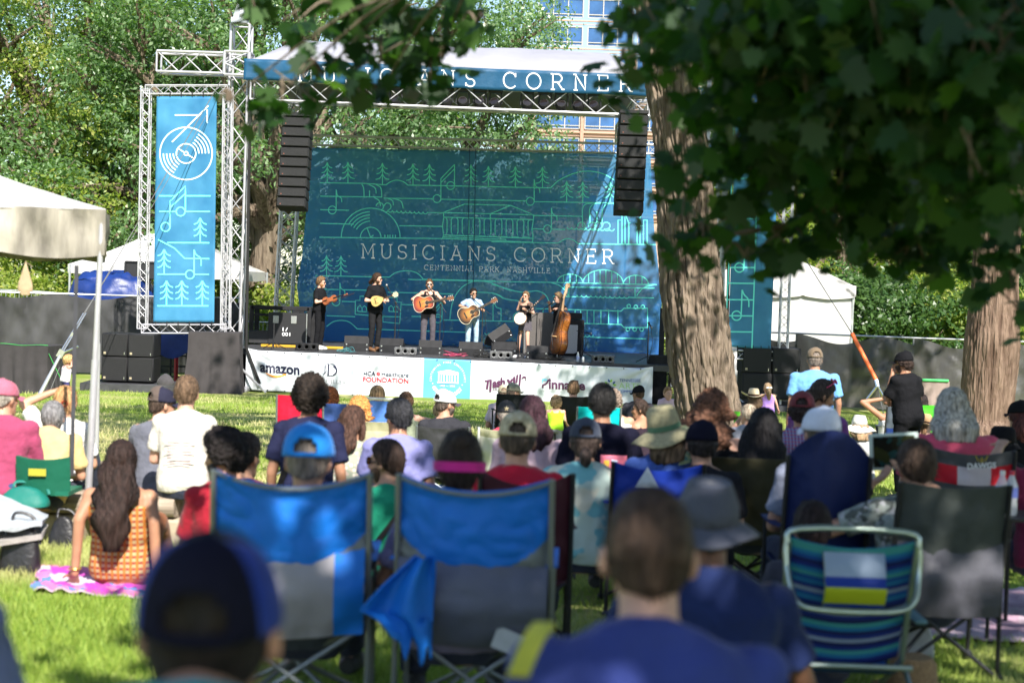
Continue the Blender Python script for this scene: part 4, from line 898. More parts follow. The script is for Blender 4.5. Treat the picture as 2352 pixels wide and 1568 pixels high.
# ---- hanging line arrays
def line_array(px0, px1, y0, y1, lean, label, d=35.3):
 c = at((px0 + px1) / 2, y0, d); t = thing("line_array", label, "speaker array", c, group="hanging speaker columns"); n = 9; H = (y1 - y0) / FP * d / n; W = (px1 - px0) / FP * d; x = y = z = 0.; ang = math.radians(-3)
 cab = None
 for i in range(n):
  R = Matrix.Rotation(ang, 4, 'X')
  if cab is None:
   m = MB(); m.box((0, .3, -H / 2), (W, .55, H * .95), bev=.015); cab = m.mesh("cabinet"); g_ = MB(); g_.box((0, -.0, -H / 2), (W * .95, .04, H * .84), bev=.01); gm = g_.mesh("grille"); b_ = MB(); b_.box((-W * .36, -.024, -H * .72), (.025, .008, .025)); bm_ = b_.mesh("badge")
   for me, ma in ((cab, BLKM), (gm, GRL), (bm_, plain((.18, .06, .04), .5))): me.materials.append(ma)
  o = bpy.data.objects.new("cabinet", cab); COL.objects.link(o); o.parent = t; o.matrix_local = Matrix.Translation((x, y, z)) @ R
  for me, nm in ((gm, "grille"), (bm_, "badge")): g2 = bpy.data.objects.new(nm, me); COL.objects.link(g2); g2.parent = o
  dn = R @ Vector((0, 0, -H)); x += lean / n; y += dn.y; z += dn.z; ang += math.radians(-1.3 if i > 4 else -.3)
 rg = MB(); rg.box((0, .25, .05), (W, .6, .07)); top = RL.lerp(RR, .05).z - .6 - c.z; rg.tube([(-.2, .25, .05), (0, .25, top), (.2, .25, .05)], .015, 6); rg.build("rigging_bar", BLKM, t)
 return t
line_array(648, 714, 268, 477, -.06, "column of nine black loudspeakers hanging left of the stage")
line_array(1424, 1490, 262, 488, -.06, "column of nine black loudspeakers hanging right, beside the big trunk")
# ---- subwoofers
def sub(px, py, d, wpx, hpx, label, rz=0.):
 p = at(px, py, d); W = wpx / FP * d; H = hpx / FP * d; t = thing("subwoofer", label, "subwoofer", p, rz, group="stacked subwoofers"); m = MB(); m.box((0, .45, H / 2), (W * .985, .9, H * .985), bev=.015); m.build("cabinet", BLKM, t); g_ = MB(); g_.box((0, -.012, H / 2), (W * .93, .03, H * .92), bev=.008); g_.build("grille", GRL, t)
 b = MB(); b.box((-W * .36, -.034, H * .16), (.05, .012, .05)); MB().tube([(W * .38, -.034, H * .2), (W * .38, -.034, H * .1)], .012, 6).build("screw_plate", CHR, t); b.build("badge", plain((.35, .3, .2), .5), t); return t
sub(262, 876, 34.6, 60, 57, "lower subwoofer left of its stack pair, beneath the record banner", .05); sub(322, 878, 34.6, 60, 57, "lower subwoofer on the low deck beside the grey sandbag", .05)
sub(263, 819, 34.6, 60, 54, "upper subwoofer nearest the tent pole in the left stack", .05); sub(323, 821, 34.6, 60, 54, "upper subwoofer directly under the record banner's truss frame", .05)
sub(1738, 916, 35.1, 68, 60, "lower subwoofer behind the straw cowboy hat", 0); sub(1805, 918, 35.1, 66, 60, "lower subwoofer behind the girl with the white bow", 0)
sub(1738, 857, 35.1, 68, 60, "upper subwoofer right beside the big trunk", 0); sub(1805, 859, 35.1, 66, 60, "upper subwoofer next to the glossy black fence", 0)
p = at(300, 892, 34.4); t = thing("riser", "low black plywood riser under the left subwoofers", "riser", Vector((p.x, p.y, 0)), .05); m = MB(); m.box((0, .6, .09), (2.15, 1.5, .22), bev=.01); m.build("platform", DECKM, t)
p = at(380, 884, 33.9); sb = MB().lathe([(.02, 0), (.17, .0), (.19, .06), (.16, .13), (.10, .2), (.04, .24), (.01, .25)], p, n=16, sy=.7)
tag(sb.build("sandbag", cloth((.06, .055, .06))), "dark grey sandbag on the riser corner beside the left subwoofers", "sandbag")
p = at(1771, 918, 34.9); t = thing("riser", "low black riser under the right subwoofers behind the girl in lavender", "riser", Vector((p.x, p.y, 0))); MB().box((0, .6, .0), (1.6, 1.5, .3), bev=.01).build("platform", DECKM, t)
# ---- cloth draped boxes
def drape_box(quad, d, depth, label, col, seed, extra=None, rz=0):
 """quad px: left, right, top, bottom at front face"""
 l, r, tp, bt = quad; c = on_ground((l + r) / 2, d); t = thing("draped_box", label, "covered box", c, rz); W = (r - l) / FP * d; H = (bt - tp) / FP * d; m = MB()
 m.box((0, depth / 2, H / 2), (W * .96, depth * .96, H * .985)); m.build("crate", BLKM, t, smooth=False); c_ = MB()
 def fn(u, v):
  a = u * 2 * PI; k = min(1 / max(abs(math.cos(a)), 1e-6), 1 / max(abs(math.sin(a)), 1e-6)); x = math.cos(a) * k; y = math.sin(a) * k
  if v < .25: q = v / .25; return Vector((x * W / 2 * q, depth / 2 + y * depth / 2 * q, H + .006))
  q = (v - .25) / .75; f = .03 * math.sin(a * 17 + seed) * q + .035 * noise.noise((x * 4, y * 4, q * 2 + seed)) * (q + .2); return Vector((x * (W / 2 + .008 + f + .07 * q * q), depth / 2 + y * (depth / 2 + .008 + f + .05 * q * q), H * (1 - q)))
 c_.grid(160, 24, fn); c_.build("drape", mat("drape_" + str(seed), col, .9, noise_amt=.12, nscale=5, bump=.3, bscale=8), t, angle=60); return t, W, H
t, W, H = drape_box((434, 548, 768, 908), 34.7, 1.0, "tall box under a black cloth right of the left subwoofers", (.045, .04, .042), 3, rz=.1)
t, W, H = drape_box((-16, 112, 782, 892), 32.5, 1.1, "black cloth-covered ballast block with green strap at the left edge", (.04, .036, .038), 5, rz=-.1)
s_ = MB(); s_.sheet(30, 1, lambda u, v: Vector((-W / 2 + W * u, -.01 + .05 * v, H + .02 + .012 * math.sin(u * 9))), .006); s_.sheet(16, 1, lambda u, v: Vector((W / 2 - .1 + .42 * u, .1 - .2 * u + .03 * v, H + .015 - .62 * u - .05 * v)), .006); s_.build("ratchet_strap", plain((.03, .42, .06), .6), t)
t, W, H = drape_box((2102, 2184, 856, 945), 33.5, 1.0, "pale brown cloth-covered ballast block with green strap left of the reddish trunk", (.26, .20, .18), 8)
s_ = MB(); s_.tube([(-W / 2, -.02, H + .02), (W * .47, -.02, H + .02)], .03, 8); s_.build("ratchet_strap", plain((.05, .45, .12), .6), t)
# red scaffold and hoses under the stage
p = on_ground(406, 37.5); t = thing("scaffold", "red and black stage supports seen between subwoofers and draped box", "scaffold", p); m = MB(); m.tube([(0, 0, 0), (0, 0, 1.25)], .05, 8); m.build("red_jack", REDM, t); k = MB()
for z in (.15, .4, .65, .9): k.tube([(-.7, .3, z), (1.0, .2, z + .05)], .02, 5)
for x in (-.5, -.2, .2, .55, .8): k.tube([(x, .3, 0), (x, .3, 1.1)], .028, 6)
k.build("braces", BLKM, t)
p = at(390, 762, 36.5); tp = MB(); tp.sheet(30, 10, lambda u, v: p + Vector((-.3 + 1.35 * u, .4 - .15 * v, -.02 - .5 * v - .12 * v * math.sin(u * 7) + .05 * noise.noise((u * 6, v * 4, 2)))), .004); tag(tp.build("tarpaulin", MC["tarp_blue"]), "dark blue tarpaulin flap hanging under the record banner's frame", "tarpaulin")
# ---- guy wires
def guy(label, pts, r, sleeve=None, name="guy_wire"):
 p0 = Vector(pts[-1]); t = thing(name, label, "guy wire", p0); P = [Vector(p) - p0 for p in pts]; m = MB(); m.tube(P, r, 6); m.build("cable", plain((.12, .12, .12), .5), t); return t, P
g1, P = guy("ratchet-tensioned guy wire running from the left tower down to a ground stake", [at(508, 185, 34.8), at(190, 728, 31.5), at(140, 812, 31), on_ground(88, 30.6)], .009)
m = MB(); a, b, c, d_ = P; m.tube([a.lerp(b, .985) + Vector((.02, 0, 0)), c + Vector((.02, 0, 0))], .014, 6); m.tube([a.lerp(b, .985) + Vector((-.03, 0, 0)), c + Vector((-.03, 0, 0))], .014, 6); m.box(c, (.12, .08, .16), Matrix.Rotation(.5, 4, 'Y')); m.box(c.lerp(b, .5), (.05, .05, .12), Matrix.Rotation(.5, 4, 'Y')); m.tube([c, c + Vector((.35, -.05, .16))], .022, 6); m.build("ratchet", CHR, g1)
m = MB(); m.tube([c, d_], [.028, .045], 8); m.build("stake", STEEL, g1)
guy("thin second guy wire crossing in front of the record banner", [at(476, 262, 34.9), at(352, 470, 33.9), at(176, 745, 31.6), on_ground(110, 30.8)], .006)
g2, P = guy("guy wire in a bright orange safety sleeve before the right fence", [at(1640, 255, 35.6), at(1858, 608, 34.3), at(1957, 766, 33.5), at(2012, 872, 33), on_ground(2040, 32.7)], .010)
b, c, d_ = P[2], P[3], P[4]; MB().tube([b, c], .044, 12).build("orange_sleeve", plain((.85, .16, .04), .45), g2)
m = MB(); m.tube([c, c + (d_ - c) * .18], .05, 8); m.tube([c + (d_ - c) * .15, c + Vector((-.16, .05, -.42))], .03, 6); m.tube([c + (d_ - c) * .15, c + Vector((.17, 0, -.36))], .03, 6); m.build("shackle", CHR, g2)
# =================================================================== FRONT BANNER + STAGE GEAR
_TX = {}
def text2d(s, bold=0., shear=0.):
 k = (s, bold, shear)
 if k in _TX: return _TX[k]
 c = bpy.data.curves.new("scratch_text", 'FONT'); c.body = s; c.offset = bold; c.shear = shear; c.resolution_u = 4
 o = bpy.data.objects.new("scratch_text", c); TMPS.collection.objects.link(o); dg = scratch_dg()
 me = bpy.data.meshes.new_from_object(o.evaluated_get(dg), depsgraph=dg); v = [(q.co.x, q.co.y) for q in me.vertices]; f = [tuple(p.vertices) for p in me.polygons]
 bpy.data.objects.remove(o); bpy.data.curves.remove(c); bpy.data.meshes.remove(me)
 if v: x0 = min(a for a, b in v); x1 = max(a for a, b in v)
 else: x0, x1 = 0, 1
 _TX[k] = (v, f, x0, x1); return _TX[k]
def txt(mb, s, x0, x1, y0, y1, h, fn, mi=0, bold=0.012, shear=0.):
 v, f, a, b = text2d(s, bold, shear); out = []
 for X, Y in v:
  u = (X - a) / (b - a); x = x0 + (x1 - x0) * u; out.append(fn(x, y0 + (y1 - y0) * u - Y / .69 * h))
 mb.add(out, f, mi)
def txt_arc(mb, s, cx, cy, R, a0, a1, h, fn, mi=0, bold=.02, flip=False, wsc=1.0):
 n = len(s)
 for i, ch in enumerate(s):
  if ch == ' ': continue
  v, f, xa, xb = text2d(ch, bold); ang = math.radians(a0 + (a1 - a0) * (i / max(1, n - 1))); m_ = (xa + xb) / 2; out = []
  for X, Y in v:
   lx = (X - m_) / .69 * h * wsc; ly = Y / .69 * h
   if not flip: r = R + ly; tx, ty = math.sin(ang), -math.cos(ang)
   else: r = R - ly; tx, ty = -math.sin(ang), math.cos(ang)
   out.append(fn(cx + r * math.cos(ang) + tx * lx, cy - r * math.sin(ang) - ty * lx))
  mb.add(out, f, mi)
def front_banner():
 t = thing("sponsor_banner", "long white banner of sponsor names with blue anniversary panel on stage front", "banner", (FL.x, FL.y, 0)); o = t.location
 def fb(x, y, off=0.):
  u = (x - 566) / 934; k = .03 * noise.noise((x * .012, y * .008, 1)) + .045 * noise.noise(((x + 2.2 * y) * .006, (y - .3 * x) * .004, 6)) + .012 * noise.noise((x * .05, y * .02, 2))
  for cx, cy, s_ in ((566, 800, 1), (1500, 840, -1)):
   dx = (x - cx) * s_; dy = y - cy; r = math.hypot(dx, dy)
   if 4 < r < 240: k += .035 * math.sin(math.atan2(dy, dx) * 14) * (1 - r / 240)
  return at(x, y, 35.86 - off + k) - o
 top = lambda u: 799 + 43 * u - 5 * math.sin(u * PI) * 0 + (4.5 * min(1, u / .03) if u < .5 else 4.5 * min(1, (1 - u) / .03)); bot = lambda u: 895 + 51 * u
 xm = lambda u, v: 566 + 934 * u - 3 * v
 sh = MB(); sh.sheet(190, 22, lambda u, v: fb(xm(u, v), top(u) + (bot(u) - top(u)) * v), .004, mfn=lambda u, v: 1 if .4345 < u < .5545 else 0)
 wm = mat("banner_white", (.62, .65, .70), .5, noise_amt=.03, nscale=3, transl=.06, spec=.3); bm_ = mat("banner_sky_blue", (.10, .34, .60), .5, noise_amt=.05, nscale=3, spec=.3)
 sh.build("sheet", [wm, bm_], t, angle=180)
 def inv(x, y):
  v = .5
  for _ in range(4): u = (x - 566 + 3 * v) / 934; u_ = max(0, min(1, u)); v = (y - top(u_)) / (bot(u_) - top(u_))
  return u, v
 F = on_sheet(190, 22, lambda u, v: fb(xm(u, v), top(u) + (bot(u) - top(u)) * v), inv, .021)
 Z = lambda x, y: (564.5 + x * .18, 790.3 + y * .18)     # zoomed left part
 NV = plain((.01, .012, .04), .6); ORG = plain((.75, .25, .02), .6); RD = plain((.50, .02, .035), .6); PUR = plain((.085, .022, .07), .6); LBL = plain((.22, .62, .85), .6); GRY = plain((.22, .22, .24), .6); WHT = plain((.9, .92, .95), .6); GRN = plain((.30, .58, .05), .6); BLU = plain((.015, .07, .36), .6)
 def logo(m, mats): m.build("printed_logo", mats, t, smooth=False)
 m = MB(); txt(m, "amazon", *[Z(183, 0)[0], Z(688, 0)[0]], Z(0, 346)[1], Z(0, 386)[1], 22.5, F, 0, .03)
 arcp = bez(Z(258, 366), Z(320, 398), Z(395, 412), Z(460, 402), Z(512, 383));
 for i in range(len(arcp) - 1): ribbon(m, [arcp[i], arcp[i + 1]], 1.2 + 3.2 * math.sin(PI * (i + .5) / len(arcp)), F, 1)
 ribbon(m, [Z(478, 378), Z(520, 376), Z(506, 414)], 1.8, F, 1); logo(m, [NV, ORG])
 m = MB(); slab(m, "D", Z(1034, 0)[0], Z(1170, 0)[0], Z(0, 398)[1], Z(0, 402)[1], 26.5, 1.5, F, 0); ribbon(m, [Z(1060, 258), Z(1052, 396)], 3.4, F, 0); ribbon(m, bez(Z(1120, 275), Z(1160, 320), Z(1150, 370), Z(1115, 395)), 3.2, F, 0)
 for q in range(5): ribbon(m, bez(Z(1030 - q * 3, 255 + q * 18), Z(1008, 268 + q * 20), Z(1022 - q * 2, 290 + q * 18)), .9, F, 0)
 ribbon(m, bez(Z(1035, 330), Z(1015, 360), Z(978, 378)), 1.0, F, 0); ribbon(m, bez(Z(1030, 350), Z(1005, 375), Z(985, 405)), 1.0, F, 0)
 slab(m, "DETTWILLER", Z(838, 0)[0], Z(1280, 0)[0], Z(0, 478)[1], Z(0, 506)[1], 7.4, 1.15, F, 1); slab(m, "FOUNDATION", Z(850, 0)[0], Z(1088, 0)[0], Z(0, 514)[1], Z(0, 528)[1], 3.4, .7, F, 1); logo(m, [NV, GRY])
 m = MB(); txt(m, "HCA", Z(1506, 0)[0], Z(1655, 0)[0], Z(0, 398)[1], Z(0, 402)[1], 9.8, F, 0, .018); txt(m, "Healthcare", Z(1735, 0)[0], Z(2080, 0)[0], Z(0, 405)[1], Z(0, 420)[1], 9.8, F, 0, .008); txt(m, "FOUNDATION", Z(1498, 0)[0], Z(2078, 0)[0], Z(0, 474)[1], Z(0, 497)[1], 10.6, F, 1, .022); txt(m, "®", Z(2080, 0)[0], Z(2096, 0)[0], Z(0, 385)[1], Z(0, 386)[1], 3, F, 0, 0)
 cx, cy = Z(1694, 377)
 for a in range(8):
  c_, s_ = math.cos(a * PI / 4), math.sin(a * PI / 4); ribbon(m, [(cx + c_ * 1.2, cy + s_ * 1.2), (cx + c_ * 4.6, cy + s_ * 4.6)], 1.6, F, 1)
 logo(m, [NV, RD])
 Y = lambda x, y: (959.6 + x * .12, 809.1 + y * .12)
 m = MB(); cx, cy = Y(575, 515); txt_arc(m, "CENTENNIAL PARK CONSERVANCY", cx, cy, 37.0, 184, -8, 4.4, F, 0, .0); txt_arc(m, "40TH ANNIVERSARY", cx, cy, 40.5, 208, 322, 8.0, F, 0, .03, flip=True, wsc=.72)
 txt(m, "1982 — 2022", *[Y(425, 0)[0], Y(712, 0)[0]], Y(0, 650)[1], Y(0, 658)[1], 3.6, F, 0, 0.01)
 for x, y in ((285, 592), (852, 622)): ribbon(m, [(Y(x, y)[0] - 1.2, Y(x, y)[1]), (Y(x, y)[0] + 1.2, Y(x, y)[1])], 2.2, F, 0)
 ribbon(m, [Y(385, 376), Y(590, 340)], 2.2, F); ribbon(m, [Y(590, 340), Y(785, 394)], 2.2, F); m.add([F(*Y(385, 380)), F(*Y(590, 344)), F(*Y(785, 398))], [(2, 1, 0)], 0)
 ribbon(m, [Y(390, 402), Y(782, 420)], 3.6, F)
 for i in range(8): x = 402 + i * 52; ribbon(m, [Y(x, 410 + i * 2.4), Y(x - 3, 562 + i * 2.4)], 2.4, F)
 ribbon(m, [Y(370, 570), Y(778, 586)], 2.6, F); logo(m, [WHT])
 m = MB()
 def th(pts, w=4.0): ribbon(m, [Y(*p) for p in pts], w, F, 0)
 th([(1280, 548), (1415, 526)], 3.6); th([(1345, 540), (1325, 702)], 5.2); th([(1398, 530), (1388, 752)], 5.2)
 def lett(s, x0, x1, y0, y1, h, b=.05): txt(m, s, Y(x0, 0)[0], Y(x1, 0)[0], Y(0, y0)[1], Y(0, y1)[1], h, F, 0, b)
 lett("ash", 1428, 1672, 672, 632, 18.5); lett("vi", 1695, 1870, 612, 588, 15.5); th([(1908, 425), (1890, 580)], 4.4); th([(1965, 412), (1945, 640)], 4.4); lett("e", 1985, 2080, 556, 545, 16)
 txt(m, "MUSIC CITY", Y(1436, 0)[0], Y(1912, 0)[0], Y(0, 745)[1], Y(0, 648)[1], 6.2, F, 0, 0); logo(m, [PUR])
 X = lambda x, y: (1223 + x * .128, 827.9 + y * .128)
 m = MB(); ribbon(m, [X(176, 395), X(176, 332), X(262, 336)], 2.6, F, 1); ribbon(m, [X(180, 345), X(255, 350)], 3.0, F, 1); ribbon(m, [X(186, 490), X(186, 438), X(236, 420), X(268, 390), X(272, 365), X(325, 330)], 4.2, F, 0)
 txt(m, "innacle", X(292, 0)[0], X(945, 0)[0], X(0, 497)[1], X(0, 528)[1], 20.5, F, 0, .03); txt(m, "FINANCIAL PARTNERS", X(170, 0)[0], X(945, 0)[0], X(0, 545)[1], X(0, 572)[1], 3.2, F, 2, 0); logo(m, [PUR, LBL, plain((.62, .62, .62), .6)])
 m = MB(); cx, cy = X(1392, 440)
 for k in range(5):
  a = math.radians(90 + 72 * k)
  for s_, mi in ((-1, 0), (1, 1)):
   aa = a - s_ * .05; r0, r1 = 6.5, 15.5; p0 = (cx + r0 * math.cos(a), cy - r0 * math.sin(a)); p1 = (cx + (r0 + 3) * math.cos(a - s_ * .50), cy - (r0 + 3) * math.sin(a - s_ * .50)); p2 = (cx + r1 * math.cos(a - s_ * .32), cy - r1 * math.sin(a - s_ * .32)); p3 = (cx + 10.5 * math.cos(a), cy - 10.5 * math.sin(a))
   q = [F(*p) for p in (p0, p1, p2, p3)]; m.add(q, [(0, 1, 2, 3)], 1 - mi)
 txt(m, "TENNESSEE", X(1560, 0)[0], X(1936, 0)[0], X(0, 378)[1], X(0, 384)[1], 6.6, F, 1, 0); txt(m, "ARTS", X(1550, 0)[0], X(1938, 0)[0], X(0, 504)[1], X(0, 508)[1], 13.5, F, 0, -.02); txt(m, "COMMISSION", X(1543, 0)[0], X(1945, 0)[0], X(0, 574)[1], X(0, 582)[1], 6.2, F, 1, 0); txt(m, "Cultivate. Create. Transform.", X(1536, 0)[0], X(1945, 0)[0], X(0, 632)[1], X(0, 642)[1], 3.2, F, 2, 0); logo(m, [GRN, BLU, plain((.5, .52, .55), .6)])
 gm = MB().lathe([(.004, 0), (.016, 0), (.016, .004), (.004, .004)], (0, 0, 0), Matrix.Rotation(PI / 2, 4, 'X'), 8).mesh("grommet"); gm.materials.append(plain((.05, .05, .05), .4))
 for i in range(24):
  u = (i + .3) / 24;
  for y in (top(u) + 2.4, bot(u) - 2.4): link("grommet", gm, [], t).location = Vector(F(xm(u, .5), y))
front_banner()
# ---- floor monitors
def wedge_parts():
 m = MB(); W = .58
 m.prism([(0, .0), (.0, .19), (.13, .36), (.52, .06), (.52, 0)], (-W / 2, 0, 0), (0, 1, 0), (0, 0, 1), W); k = MB()
 k.box((0, -.004, 0), (.04, .012, .04), bev=.004)
 k2 = MB(); k2.add([(-.25, .15, .352), (.25, .15, .352), (.25, .5, .083), (-.25, .5, .083)], [(0, 1, 2, 3)])
 return m, k, k2
wproto = None
for px, d, rz, s, lb in ((819, 37.0, .12, 1.0, "black floor monitor between the violinist and the mandolin player"), (1055, 0, 0, 0, ""), (1082, 36.9, -.1, .95, "black floor monitor just right of the mandolin player's feet"), (987, 0, 0, 0, ""), (988, 36.8, .05, .93, "black floor monitor in front of the tank-top guitarist"), (1081, 36.6, .0, .96, "black floor monitor in front of the guitarist in light jeans"), (1160, 37.0, -.15, .98, "black floor monitor left of the banjo player's boots"), (1234, 36.6, -.05, .88, "black floor monitor in front of the double bass"), (1020, 0, 0, 0, "")):
 if not d: continue
 if px == 1082: px = 898
 p = dk(px, d)
 if wproto is None:
  t = thing("floor_monitor", lb, "stage monitor", p, rz, "floor monitors along the stage edge"); a, b, c = wedge_parts(); cb = a.build("cabinet", BLKM, t, smooth=False); [setattr(link("corner_cap", b.mesh("corner_cap"), CHR, cb), "location", (x, 0, z)) for x in (-.24, .24) for z in (.05, .16)]; c.build("grille", GRL, t); wproto = t
 else: t = dup(wproto, p, rz, lb, s)
t = dup(wproto, dk(1158, 39.5) + Vector((0, 0, .28)), .5, "black floor monitor tipped up on a case behind the banjo player"); t.rotation_euler = (.1, -.55, .5)
c_ = dk(1160, 39.6); t = thing("equipment_case", "low black case under the tipped-up monitor behind the banjo player", "equipment case", c_); MB().box((0, 0, .14), (.7, .5, .28), bev=.02).build("body", BLKM, t)
GREYP = mat("front_fill_grey", (.12, .12, .125), .5, noise_amt=.5, nscale=18, bump=.3, bscale=90)
for px, d, col, lb in ((704, 36.3, 0, "dark three-driver front-fill speaker beside the violinist's white shoes"), (931, 36.15, 1, "grey front-fill speaker between two floor monitors, above the blue panel's left"), (1151, 36.15, 1, "grey three-driver front-fill speaker left of the banjo player's boots"), (1386, 36.15, 1, "grey three-driver front-fill speaker near the water bottle")):
 p = dk(px, d); t = thing("front_fill_speaker", lb, "speaker", p, 0, "front-fill speakers on the stage lip"); MB().box((0, .12, .085), (.52, .24, .17), bev=.012).build("cabinet", GREYP if col else BLKM, t)
 for k in range(3): MB().lathe([(.002, -.006), (.03, -.004), (.06, .006), (.07, .012), (.075, 0)], (-.165 + .165 * k, .0, .085), Matrix.Rotation(PI / 2, 4, 'X'), 14).build("driver", GREYP if col else GRL, t)
# ---- rack and flight case at left
def amp_rack():
 p = dk(642, 38.6); t = thing("equipment_rack", "black dolly frame holding a numbered flight case left of the violinist", "equipment rack", p); m = MB(); W = 1.42; H = .96; D = .8
 for x in (-W / 2, W / 2):
  m.box((x, D / 2, H - .05), (.08, D, .08))
  for y in (0, D): m.box((x, y, H / 2), (.11, .08, H), bev=.008)
 for y in (0, D): m.box((0, y, H - .05), (W, .08, .09), bev=.008); m.box((0, y, H * .76), (W, .07, .05), bev=.006)
 for y in (0, D): m.box((W * .28, y, H * .86), (.16, .06, .16))
 m.build("frame", BLKM, t, smooth=False)
 c = MB(); c.box((.2, .2, .42), (.94, .75, .76), bev=.012); cb = c.build("case", plain((.02, .02, .022), .5), t, smooth=False)
 for x in (-.08, .36): MB().box((x, -.185, .64), (.14, .02, .19), bev=.006).build("latch_plate", plain((.45, .46, .45), .35, .7), cb)
 MB().box((.68, -.2, .4), (.02, .02, .8)).build("edge_bar", plain((.45, .46, .45), .35, .7), cb)
 l = MB(); fn = lambda x, y: Vector((x, -.184, y));
 txt(l, "1/", .09, .22, -.36, -.36, -.085 * -1, lambda x, y: fn(x, -y), 0, .01); txt(l, "001", .08, .28, -.24, -.24, .085, lambda x, y: fn(x, -y), 0, .01); l.build("lettering", LETW, cb, smooth=False)
 s = MB(); s.box((-.5, .1, .19), (.5, .5, .3), bev=.01); s.build("small_case", plain((.03, .03, .032), .5), t)
amp_rack()
p = dk(645, 37.5); t = tag(MB().box(p + Vector((.05, 0, .03)), (1.05, .12, .06), bev=.01).build("cable_ramp", YELW), "yellow cable ramp on the deck below the black equipment rack", "cable ramp")
p = dk(768, 37.7); t = tag(MB().box(p + Vector((0, 0, .03)), (.42, .14, .06), bev=.01).build("cable_ramp", YELW), "short yellow cable ramp just right of the violinist's shoes", "cable ramp")
# ---- back line at right
p = dk(1243, 39.8); t = thing("equipment_case", "large dark cabinet standing behind the banjo player", "equipment case", p); MB().box((0, .3, .52), (.95, .6, 1.04), bev=.015).build("body", mat("case_brown", (.10, .09, .085), .6, noise_amt=.3, nscale=60), t); m = MB().box((.43, -.01, .5), (.03, .03, .98)); m.box((-.43, -.01, .5), (.03, .03, .98)); m.build("edge_trim", plain((.3, .3, .3), .4, .7), t)
p = dk(1310, 39.2); t = thing("bass_amplifier", "silver fronted bass amplifier right behind the double bass", "amplifier", p); MB().box((.02, .25, .46), (.62, .5, .9), bev=.02).build("cabinet", BLKM, t); MB().box((-.04, -.01, .42), (.42, .03, .72), bev=.01).build("grille", mat("amp_silver", (.42, .42, .43), .55, noise_amt=.2, nscale=150), t)
MB().box((.02, .2, 1.0), (.5, .35, .16), bev=.015).build("amp_head", BLKM, t)
# ---- mic stands
def mic_stand(px, d, base, pole_h, mic, label, round_base=False, boom_tail=.25):
 b = dk(px, d); t = thing("microphone_stand", label, "microphone stand", b, group="microphone stands on the stage"); s = MB(); top = Vector((0, 0, pole_h)); s.tube([(0, 0, .02), (0, 0, .6)], .016, 8); s.tube([(0, 0, .6), top], .011, 8)
 if round_base: s.lathe([(.13, 0), (.13, .02), (.03, .035), (.016, .05)], (0, 0, .002), n=18)
 else:
  for k in range(3): a = k * 2.094 + .5; s.tube([(0, 0, .16), (.3 * math.cos(a), .3 * math.sin(a), .012)], .010, 6)
 s.build("stand", BLK, t)
 if mic is not None:
  mp = Vector(mic) - b; dr = (mp - top).normalized(); bm_ = MB(); bm_.tube([top - dr * boom_tail, mp - dr * .14], .009, 6); bm_.ell(top, (.028, .028, .028)); bm_.build("boom", BLK, t)
  k = MB(); k.tube([mp - dr * .15, mp - dr * .03], [.012, .019], 10); k.build("handle", BLK, t); h = MB(); h.ell(mp, (.028, .028, .033)); h.build("mic_head", plain((.28, .28, .29), .4, .6), t)
 c = MB(); pts = [top * .9 + Vector((.05, -.02, 0)), top * .5 + Vector((.1, -.03, 0)), Vector((.06, -.04, .1)), Vector((.3, -.1, .015)), Vector((.6, .1, .015))]; c.tube(catmull(pts, 5), .006, 5); c.build("cable", RUB, t); return t
mic_stand(906, 37.3, None, 1.18, at(888, 655, 37.25), "microphone stand with boom angled up to the mandolin player")
mic_stand(1009, 37.5, None, 1.18, at(985, 658, 37.6), "microphone stand whose boom crosses the tank-top guitarist's chest")
mic_stand(1106, 37.1, None, 1.15, at(1083, 682, 37.25), "microphone stand before the guitarist in the pale blue shirt")
mic_stand(1191, 36.95, None, 1.36, at(1192, 694, 36.95), "thin straight microphone stand held beside the banjo player", boom_tail=.02)
mic_stand(1231, 37.4, None, 1.05, at(1271, 694, 37.3), "microphone stand whose boom reaches right to the bass player")
mic_stand(1488, 37.0, None, .95, at(1496, 752, 37), "lone black microphone stand near the stage's right end", boom_tail=.02)
mic_stand(1336, 39.0, None, .62, at(1357, 766, 38.9), "short microphone stand by the silver fronted amplifier", boom_tail=.15)
mic_stand(628, 36.4, None, .08, None, "low folded stand tripod on the deck below the equipment rack")
# small things on the deck
p = dk(1328, 36.25); t = thing("water_bottle", "clear plastic water bottle standing on the stage lip", "bottle", p); MB().lathe([(.03, 0), (.034, .02), (.034, .14), (.03, .16), (.015, .195), (.014, .205)], n=14).build("bottle_body", mat("bottle_plastic", (.75, .80, .86), .15, alpha=.55, spec=.6), t); MB().lathe([(.016, .205), (.016, .222), (.002, .223)], n=10).build("cap", plain((.8, .8, .82), .4), t); MB().lathe([(.035, .05), (.0355, .06), (.0355, .12), (.035, .13)], n=14).build("bottle_label", plain((.35, .4, .65), .5), t)
p = dk(1340, 36.2); t = tag(MB().lathe([(.026, 0), (.03, .012), (.031, .10), (.026, .118), (.02, .12)], p, n=14).build("drink_can", plain((.72, .73, .75), .3, .6)), "silver drink can beside the water bottle on the stage lip", "can")
def snake(label, cx, d, n, col, spread, seed):
 rs = random.Random(seed); p = dk(cx, d); m = MB()
 for k in range(n):
  a = p + Vector((rs.uniform(-spread, spread), rs.uniform(-.1, .2), .01)); pts = [a]
  for q in range(5): pts.append(p + Vector((rs.uniform(-spread, spread), rs.uniform(-.15, .25), abs(rs.gauss(0, .05)) + .01)))
  m.tube(catmull(pts, 5), .006, 5)
 return tag(m.build("cable_tangle", col), label, "cables")
snake("tangle of red and pink cables in front of the tank-top guitarist's monitor", 1045, 36.25, 4, plain((.30, .03, .08), .5), .28, 1)
snake("tangle of teal cables right of the violinist's shoes", 795, 36.35, 3, plain((.05, .20, .22), .5), .22, 2)
